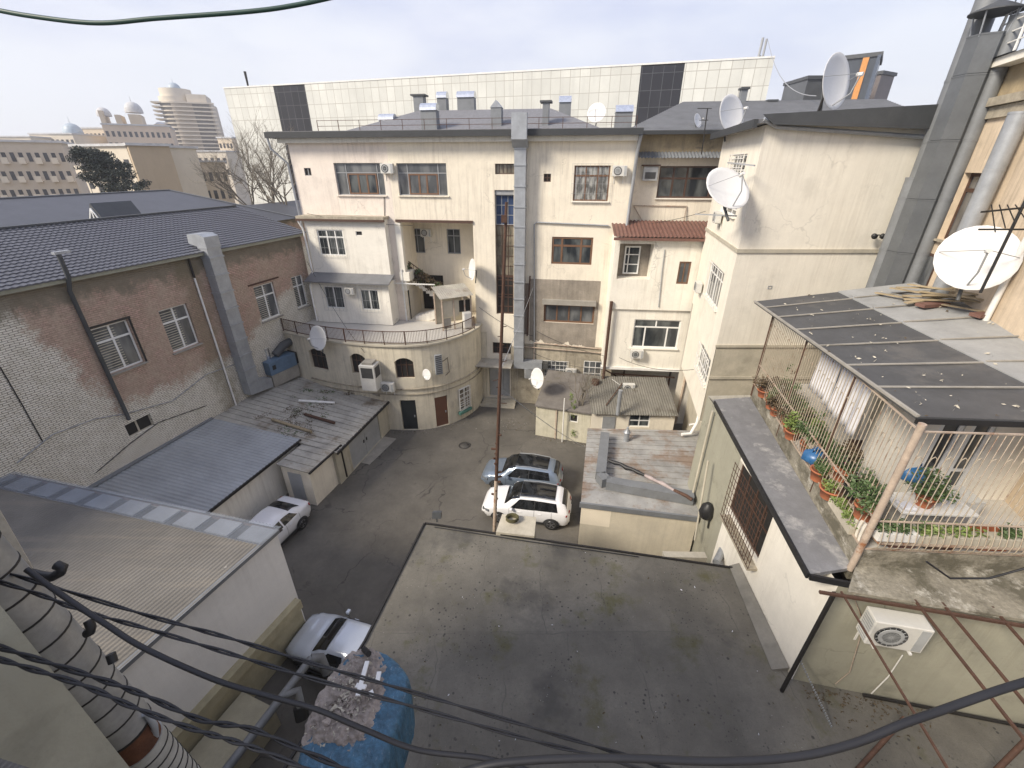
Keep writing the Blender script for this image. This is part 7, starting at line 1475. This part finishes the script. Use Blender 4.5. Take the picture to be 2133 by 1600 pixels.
pot(FG,GL-3.2,-.55,.5,.24,'bush','brown planter with leafy stems on the inner row under the laundry',trough=True,mat='red_tile')
pot(FG,GL-4.4,-.6,.5,.24,'bush','red brown planter on the inner row behind the laundry',trough=True,mat='red_tile',leaf='leaf_light')
pot(FG,GL-5.8,-.6,.5,.26,'bush','dark leaved planter on the inner row at the far end',trough=True,mat='red_tile')
pot(FGF,.55,-.02,.42,.22,'low','white trough of pale leaved plants right of the corner post',trough=True,mat='white_metal',z=ZT+.35)
pot(FGF,1.75,-.05,.75,.2,'low','long trough of green ground cover along the front bars',trough=True,leaf='leaf_light',mat='pale_concrete',z=ZT+.3)
pot(FGF,1.55,-.7,.2,.28,'bush','terracotta pot with a pink flower on the table behind the front bars',z=ZT+.75)
pot(FGF,3.3,-.05,.7,.2,'low','trough of trailing leaves at the right end of the front bars',trough=True,mat='pale_concrete',z=ZT+.3)
t = thing('shelf_unit', 'long narrow shelf carrying the pots along the side bars', 'shelf', FG.at(4,ZT,-.3)); b = MB(); b.fbox(FG,.6,GL-.2,ZT+.42,ZT+.46,-.38,-.04); b.build('board', M['rust_light'], t)
for k in range(5):
    b = MB(); s = .7+(GL-1)*k/4; b.bar(FG.at(s,ZT,-.2), FG.at(s,ZT+.42,-.2), .05); b.build('leg', M['rust'], t)
t = thing('shelf_unit', 'narrow plank shelf carrying the troughs along the front bars', 'shelf', FGF.at(2,ZT,-.1)); b = MB(); b.fbox(FGF,.2,4.4,ZT+.24,ZT+.29,-.3,.1); b.build('board', M['rust_light'], t)
t = thing('corner_wall', 'whitewashed parapet stub at the corner of the caged terrace', 'wall', FG.at(GL-.3,ZT)); b = MB(); b.fbox(FG,GL-.62,GL-.06,ZT,ZT+.5,-.06,.0); b.build('block', M['white_plaster'], t)
def bag(p, r, label):
    t = thing('plastic_bag', label, 'bag', p); b = MB(); n = 14; b.lathe([(r*.5,0),(r,r*.35),(r*.95,r*.9),(r*.6,r*1.25),(r*.2,r*1.35),(r*.28,r*1.6)], p, n=n); b.v = [(x+RND.uniform(-.03,.03),y+RND.uniform(-.03,.03),z+RND.uniform(-.02,.02)) for x, y, z in b.v]; b.build('bag', M['blue_bag'], t)
bag(FG.at(GL-3.05,ZT+.2,-.02), .30, 'bright blue bag among the pots behind the side bars'); bag(FG.at(GL-2.7,ZT+.5,-1.7), .38, 'larger dark blue bag on the terrace floor below the laundry'); bag(FG.at(GL-2.3,ZT+.5,-1.95), .34, 'smaller dark blue bag beside the larger one below the laundry')
def sheet_cloth(s0, s1, z0, z1, d, label):
    t = thing('bed_sheet', label, 'laundry', FG.at((s0+s1)/2,z1,d)); b = MB(); n = 26; V = []
    for j in range(7):
        for i in range(n+1): u = i/n; V.append(FG.at(s0+(s1-s0)*u, z1+(z0-z1)*j/6-.04*math.sin(u*9)*(j/6), d+.035*math.sin(u*23+j*.3)*(.4+j/6)))
    b.add(V, [(j*(n+1)+i,j*(n+1)+i+1,(j+1)*(n+1)+i+1,(j+1)*(n+1)+i) for j in range(6) for i in range(n)], 0, True); o = b.build('cloth', M['linen'], t); m = o.modifiers.new('thickness','SOLIDIFY'); m.thickness = .006
sheet_cloth(GL-4.15, GL-2.65, 9.8, 11.3, -.5, 'wide white sheet with a small pattern hanging in the cage, right of the plain one'); sheet_cloth(GL-5.5, GL-4.3, 9.85, 11.35, -.5, 'plain white sheet hanging in the cage, left of the patterned one')
b = MB(); b.tube([FG.at(.6,11.42,-.5), FG.at(GL-2,11.32,-.5)], .008, 5); tag(b.build('clothes_line', M['white_metal']), 'clothes line carrying the white sheets under the terrace roof', 'line')
t = thing('chair', 'dark brown chair standing behind the thick corner post', 'chair', FGF.at(.45,ZT,-1.2)); b = MB(); b.fbox(FGF,.2,.65,ZT+.42,ZT+.47,-1.4,-.95); b.build('seat', M['dark_wood'], t); b = MB(); b.fbox(FGF,.2,.65,ZT+.47,ZT+.95,-1.42,-1.38); b.build('backrest', M['dark_wood'], t)
for s in (.22,.6):
    for d in (-1.38,-1.0): b = MB(); b.bar(FGF.at(s,ZT,d), FGF.at(s,ZT+.42,d), .04); b.build('leg', M['dark_wood'], t)
t = thing('table', 'small white table behind the front bars holding a pot', 'table', FGF.at(1.6,ZT,-.8)); b = MB(); b.fbox(FGF,.9,2.6,ZT+.7,ZT+.74,-1.15,-.4); b.build('tabletop', M['white_metal'], t)
for s in (1.,2.5):
    for d in (-1.1,-.45): b = MB(); b.bar(FGF.at(s,ZT,d), FGF.at(s,ZT+.7,d), .045); b.build('leg', M['white_metal'], t)
t = thing('folded_cloth', 'white folded cloth lying on the small white table', 'cloth', FGF.at(1.1,ZT+.75,-.6)); b = MB(); b.fbox(FGF,.95,1.25,ZT+.745,ZT+.83,-.75,-.45); b.build('cloth', M['linen'], t, bevel=.03)
t = thing('flower', 'bright pink flower among the pots behind the side bars', 'flower', FG.at(GL-2.1,ZT+.8,-.2)); b = MB(); b.leaves(FG.at(GL-2.15,ZT+.82,-.25), (.1,.1,.08), 60, .04); b.build('petals', M['pink'], t)

for nm, F, s_, d_, sz, m_, lab, cat in (('storage_crate',FGF,.9,-.25,(.28,.2,.16),'red_tile','red brown crate on the floor behind the front bars near the corner post','crate'),('storage_crate',FGF,1.7,-.25,(.3,.2,.14),'dark_wood','dark crate on the floor under the long front trough','crate'),('storage_crate',FGF,2.9,-.3,(.3,.22,.18),'terracotta','orange crate on the floor at the right of the small table','crate'),('storage_box',FGF,2.9,-1.3,(.35,.3,.3),'ac_white','white box on the terrace floor behind the small table','box'),('storage_box',FG,GL-3.6,-1.6,(.4,.3,.25),'dark_wood','dark box on the terrace floor behind the white sheets','box')):
    t = thing(nm, lab, cat, F.at(s_,ZT,d_)); b = MB(); w_ = sz
    b.fbox(F, s_-w_[0], s_+w_[0], ZT+.012, ZT+.04, d_-w_[1], d_+w_[1])
    for q in (-1, 1): b.fbox(F, s_+q*w_[0]-.012, s_+q*w_[0]+.012, ZT+.041, ZT+2*w_[2], d_-w_[1], d_+w_[1]); b.fbox(F, s_-w_[0]+.013, s_+w_[0]-.013, ZT+.041, ZT+2*w_[2], d_+q*w_[1]-.012, d_+q*w_[1]+.012)
    b.build('case', M[m_], t)
    if nm == 'storage_box': b = MB(); b.fbox(F, s_-w_[0]-.02, s_+w_[0]+.02, ZT+2*w_[2]+.003, ZT+2*w_[2]+.04, d_-w_[1]-.02, d_+w_[1]+.02); b.build('lid', M[m_], t)
t = thing('hanging_plant', 'straggling creeper climbing the side bars beyond the blue bag', 'plant', FG.at(GL-4.5,ZT,.0)); b = MB()
for k in range(40): u_ = RND.random(); b.leaves(FG.at(GL-3.3-3.6*u_+RND.gauss(0,.1), ZT+.5+RND.random()**2*1.3, -.08), (.16,.07,.16), 16, .05, RND.choice((0,0,1)))
b.build('foliage', [M['leaf'], M['leaf_dry']], t)
# ================================================================ beyond the court
FP_ = Frame((-45.4, 82), (29.5, 60)); PZ = 27.1
pb_ = thing('panelled_building', 'long pale building clad in square panels with two dark glazed strips', 'building', FP_.at(35,0))
pl = panels('pale_stone_panels', FP_, (.64,.645,.60), 1.25, 1.75, (.36,.34,.30)); pd = panels('dark_glass_panels', FP_, (.022,.022,.027), 1.25, 1.75, (.10,.10,.105), .3, .2)
d1 = (FP_.px(577,220)[0], FP_.px(641,215)[0]); d2 = (FP_.px(1331,180)[0], FP_.px(1420,180)[0]); zL = FP_.px(520,180)[1]; zR = FP_.px(1500,131)[1]; zM = FP_.px(1000,157)[1]
w = MB(); zt_ = lambda s: PZ
edges = [-.0, d1[0], d1[1], d2[0], d2[1], FP_.len]
for i in range(5):
    a, b = edges[i], edges[i+1]
    if i in (0, 2, 4): w.poly([FP_.at(a,0),FP_.at(b,0),FP_.at(b,PZ),FP_.at(a,PZ)])
shell(w, FP_, 0, FP_.len, 0, PZ, 22); w.build('wall', pl, pb_)
for a, b in (d1, d2):
    w = MB(); w.poly([FP_.at(a,0,-.02),FP_.at(b,0,-.02),FP_.at(b,PZ-.1,-.02),FP_.at(a,PZ-.1,-.02)]); w.build('glazed_strip', pd, pb_)
w = MB(); w.fbox(FP_, 0, FP_.len, PZ+.002, PZ+.18, -.5, .06); w.build('coping', M['white_metal'], pb_)
s0, s1 = FP_.px(730,165,-6)[0], FP_.px(812,165,-6)[0]; w = MB(); w.fbox(FP_, s0, s1, PZ, PZ+1.2, -12, -6); w.build('roof_box', M['grey_roof'], pb_)
t = thing('antenna_mast', 'slender twin antenna on the right end of the panelled building', 'antenna', FP_.at(FP_.len-1.5,PZ)); p = FP_.at(FP_.px(1590,100)[0], PZ, -1); w = MB(); zt = FP_.px(1595,74)[1]; w.tube([p, Vector((p.x,p.y,zt-1.6))], .10, 8); w.tube([Vector((p.x-.2,p.y,zt-2.6)), Vector((p.x-.1,p.y,zt))], .14, 8); w.tube([Vector((p.x+.3,p.y,zt-2.4)), Vector((p.x+.35,p.y,zt-.1))], .12, 8); w.bar(Vector((p.x-.3,p.y,zt-2.2)), Vector((p.x+.4,p.y,zt-2.2)), .08); w.build('mast', M['grey_frame'], t)
t = thing('antenna_mast', 'short dark mast on the left end of the panelled building', 'antenna', FP_.at(1.8,PZ)); p = FP_.at(FP_.px(494,170)[0], PZ-.2, -2); w = MB(); w.tube([p, p+Vector((0,0,2.6))], [.12,.2], 8); w.build('mast', M['dark_steel'], t)
def far_wall(name, c): return surf(name, c, .9, var=.12, scale=.12, bump=0, streak=.25, scol=dk(C(*c), .55))
FW1 = far_wall('far_cream', (.62,.52,.39)); FW2 = far_wall('far_grey', (.55,.48,.39)); FW3 = far_wall('far_tan', (.46,.37,.26)); FW4 = far_wall('far_pale', (.66,.59,.48)); FROOF = surf('far_pale_roof', (.55,.55,.55), .7, bump=0); FDOME = surf('far_blue_dome', (.40,.47,.53), .5, bump=0)
FGL = plain('far_window', (.05,.05,.055), .3, 0, .4, .5)
def px_block(x0, x1, ytop, Y, dep, tilt=0.):
    a = ony(x0, ytop, Y); b = ony(x1, ytop, Y+tilt); z = ony((x0+x1)/2, ytop, Y+tilt/2).z; F = Frame(a, b); return F, z
def far_house(name, label, x0, x1, ytop, Y, dep, wall, rows, cols, tilt=0., roof=None, cat='building', zb=0, wz=None, bal=False):
    F, z = px_block(x0, x1, ytop, Y, dep, tilt); L = F.len; t = thing(name, label, cat, F.at(L/2, zb)); w = MB(); w.poly([F.at(0,zb),F.at(L,zb),F.at(L,z),F.at(0,z)]); shell(w, F, 0, L, zb, z, dep); w.build('wall', wall, t)
    w = MB(); w.fbox(F, -.3, L+.3, z+.003, z+max(.3,(z-zb)*.02), -dep-.3, .35); w.build('roof', roof or FROOF, t)
    ch = (wz or 3.6); n = 0
    for j in range(rows):
        zz = z-ch*(j+.8)
        for i in range(cols):
            if n > 95: break
            s = L*(i+.5)/cols; ww = L/cols*.26; w = MB(); w.fbox(F, s-ww, s+ww, zz-ch*.22, zz+ch*.26, -.02, .05); o = w.build('window', FGL, t); n += 1
            if bal and (i+j) % 2 == 0: w = MB(); w.fbox(F, s-ww*1.6, s+ww*1.6, zz-ch*.34, zz-ch*.24, .01, 1.1); w.fbox(F, s-ww*1.6, s+ww*1.6, zz-ch*.24, zz-ch*.0, 1.0, 1.06); w.build('balcony', FW4, t)
    return t, F, z
far_house('apartment_house', 'old grey apartment house with balconies at the left edge beyond the tiled roofs', -90, 125, 296, 92, 14, FW2, 4, 12, 8, bal=True, wz=3.3)
t, F, z = far_house('apartment_house', 'tan apartment house with a blank brick gable behind the dark pine', 150, 262, 305, 84, 13, FW4, 3, 6, -3, wz=3.6, bal=True)
t, F, z = far_house('brick_gable_house', 'blank tan brick gable beside the dark pine', 266, 352, 304, 80, 16, FW3, 0, 1, 4, wz=3.6)
far_house('colonnaded_house', 'low pale house with a shaded loggia right of the tan gable', 362, 468, 338, 96, 14, FW1, 2, 7, 5, wz=3.4)
far_house('city_house', 'pale flat block between the round tower and the panelled building', 452, 482, 288, 210, 20, FW1, 5, 4)
far_house('city_house', 'hazy cream block left of the domed palace', 140, 215, 268, 260, 25, FW1, 4, 9, wz=4)
far_house('city_house', 'hazy low block with a grey dome at the far left', 60, 150, 280, 240, 25, FW4, 3, 9, wz=4)
far_house('city_house', 'hazy pale block behind the far left roofs', -60, 62, 286, 230, 25, FW4, 3, 10, wz=4)
far_house('city_house', 'long pale roofed block below the round tower', 340, 470, 316, 190, 22, FW4, 2, 10, wz=4)
def dome(F, s, z, r, label_part, t, mat=FDOME, spike=True, d=-6):
    w = MB(); n = 8; c = F.at(s, z, d); w.lathe([(r,0),(r,r*.25)]+[(r*math.cos(a*math.pi/16),r*.25+r*1.05*math.sin(a*math.pi/16)) for a in range(1,8)]+[(.02,r*1.32)]+([(.12,r*1.35),(.02,r*2.1)] if spike else []), c, n=20); w.build('dome', mat, t)
t, F, z = far_house('domed_palace', 'ornate pinkish palace block with a white dome and stepped towers', 212, 352, 262, 250, 30, far_wall('far_pink', (.62,.50,.38)), 4, 12, 14, wz=5)
sc1 = F.len/140
dome(F, 72*sc1, z+6, 3.8, 'dome', t, FROOF); dome(F, 8*sc1, z+4, 3, 'dome', t, FROOF, False); dome(F, 120*sc1, z-2, 3.4, 'dome', t, FROOF, False)
for s0, s1, hh in ((2,11,6),(32,44,4.5),(60,86,5),(108,136,1)): w = MB(); w.fbox(F, s0*sc1, s1*sc1, z+.5, z+hh, -14, .3); w.build('turret', FW1, t)
t, F, z = far_house('city_house', 'far block under a round grey dome left of the palace', 112, 152, 280, 245, 25, FW1, 2, 4, wz=4); dome(F, F.len*.5, z, 4, 'dome', t)
# round cornered tower
cy = 330.; a = ony(318,245,cy); b = ony(446,245,cy+14); F = Frame(a, b); zT = F.px(390,212)[1]; L = F.len
t = thing('residential_tower', 'tall cream tower of stacked balconies with a pale blue dome', 'tower', F.at(L/2, 0)); rr = 9.5
w = MB(); w.fbox(F, 12, L, 0, zT, -30, 0); w.build('wall', FW2, t); w = MB(); w.lathe([(rr,0),(rr,zT+3)], F.at(14,0,-10), n=28); w.build('round_bay', FW4, t)
for k in range(34):
    z = zT-1-k*2.35; w = MB(); w.fbox(F, 14, L+2, z, z+.75, .02, 1.8); w.lathe([(rr+1.2,0),(rr+1.2,.75)], F.at(14,z,-10), n=28); w.fbox(F, 1, 8, z, z+.75, -14, -2); w.build('balcony', FW4, t)
    w = MB(); w.fbox(F, 24, L-1, z-1.5, z-.1, .01, .3); w.lathe([(rr+.15,0),(rr+.15,1.4)], F.at(14,z-1.5,-10), n=28); w.build('window_band', plain('far_shaded_glass', (.17,.15,.13), .5) if k == 0 else bpy.data.materials['far_shaded_glass'], t)
w = MB(); w.lathe([(9,0),(9,4.5)], F.at(15,zT+3,-10), n=28); w.fbox(F, L*.62, L-2, zT+.01, zT+4.5, -24, -1); w.build('crown', FW4, t)
dome(F, 15, zT+6.5, 3.8, 'dome', t, FDOME, True, -10)
# dark glass blocks at the right
t, F, z = far_house('office_tower', 'dark glass office tower with an orange vertical stripe', 1756, 1833, 121, 118, 12, plain('dark_office_glass', (.055,.065,.08), .3, 0, .2, .3), 0, 1, -4, roof=M['galv_dark']); s = F.px(1796,150)[0]; w = MB(); w.fbox(F, s-.55, s+.55, 0, z+.5, .0, .3); w.build('stripe', plain('orange_panel', (.55,.24,.06), .5), t)
w = MB(); s = F.px(1818,150)[0]; w.fbox(F, s, F.len+.1, 0, z+.2, .0, .5); w.build('side_panel', plain('blue_grey_panel', (.07,.09,.13), .4), t)
far_house('office_block', 'small dark glass block left of the orange striped tower', 1683, 1748, 165, 125, 10, plain('grey_office_glass', (.075,.08,.085), .3, 0, .2, .3), 0, 1, roof=M['galv_dark'])
far_house('office_block', 'brown office block right of the orange striped tower', 1836, 1864, 157, 130, 10, plain('brown_office', (.14,.12,.115), .5, 0, .2, .3), 0, 1, 3, roof=M['galv_dark'])
# trees
t = thing('pine_tree', 'dark evergreen tree beyond the tiled roofs at the left', 'tree', ony(245,345,66)); P0 = ony(240,392,66); b = MB(); b.tube([P0-Vector((0,0,9)), P0+Vector((.3,0,3))], [.35,.15], 8); b.build('trunk', M['bark'], t); b = MB(); rn = random.Random(5)
for k in range(150):
    q = rn.random(); x = rn.uniform(-1,1); top = ony(205+75*q, 322+50*q, 66); wdt = (.9+2.6*q); c = Vector((P0.x-2.2+3.4*q+x*wdt*1.0, 66+rn.uniform(-1.6,1.6), 18.2-4.9*q+rn.uniform(-.5,.4))); b.leaves(c, (.95,.8,.45), 95, .15, 0, rn)
b.build('crown', M['pine'], t)
rn = random.Random(21)
for x, y, Y, h, lab in ((560,412,52,5.2,'leafless tree with three leaning limbs before the panelled building'),(520,412,54,4.6,'thinner leafless tree left of the others before the panelled building'),(596,412,50,3.6,'smallest leafless tree next to the cream building corner')):
    p = ony(x,y,Y)-Vector((0,0,1.5)); t = thing('bare_tree', lab, 'tree', p, 'leafless trees beyond the grey roofs'); b = MB(); b.tube([p-Vector((0,0,9)), p], [.24,.16], 8); b.build('trunk', M['bark'], t); b = MB()
    for k in range(4): twig(b, p, Vector((rn.gauss(-.2,.38),rn.gauss(0,.3),1)).normalized(), h*.62, .10, 6, rn, .22, (2,3), .5, 5)
    b.build('branches', M['bark'], t)
# ================================================================ haze
if HAZE:
    b = MB(); b.box((-420, -60, -1.1), (420, 520, 110)); hz = b.build('haze', plain('haze_air', (.8,.8,.8))); tag(hz, kind='stuff')
    m = bpy.data.materials.new('hazy_air'); m.use_nodes = True; t = m.node_tree; t.nodes.clear(); o = t.nodes.new('ShaderNodeOutputMaterial'); v = t.nodes.new('ShaderNodeVolumePrincipled'); v.inputs['Color'].default_value = (.86,.88,.93,1); v.inputs['Density'].default_value = HAZE; v.inputs['Anisotropy'].default_value = .2; t.links.new(v.outputs[0], o.inputs['Volume']); hz.data.materials.clear(); hz.data.materials.append(m)
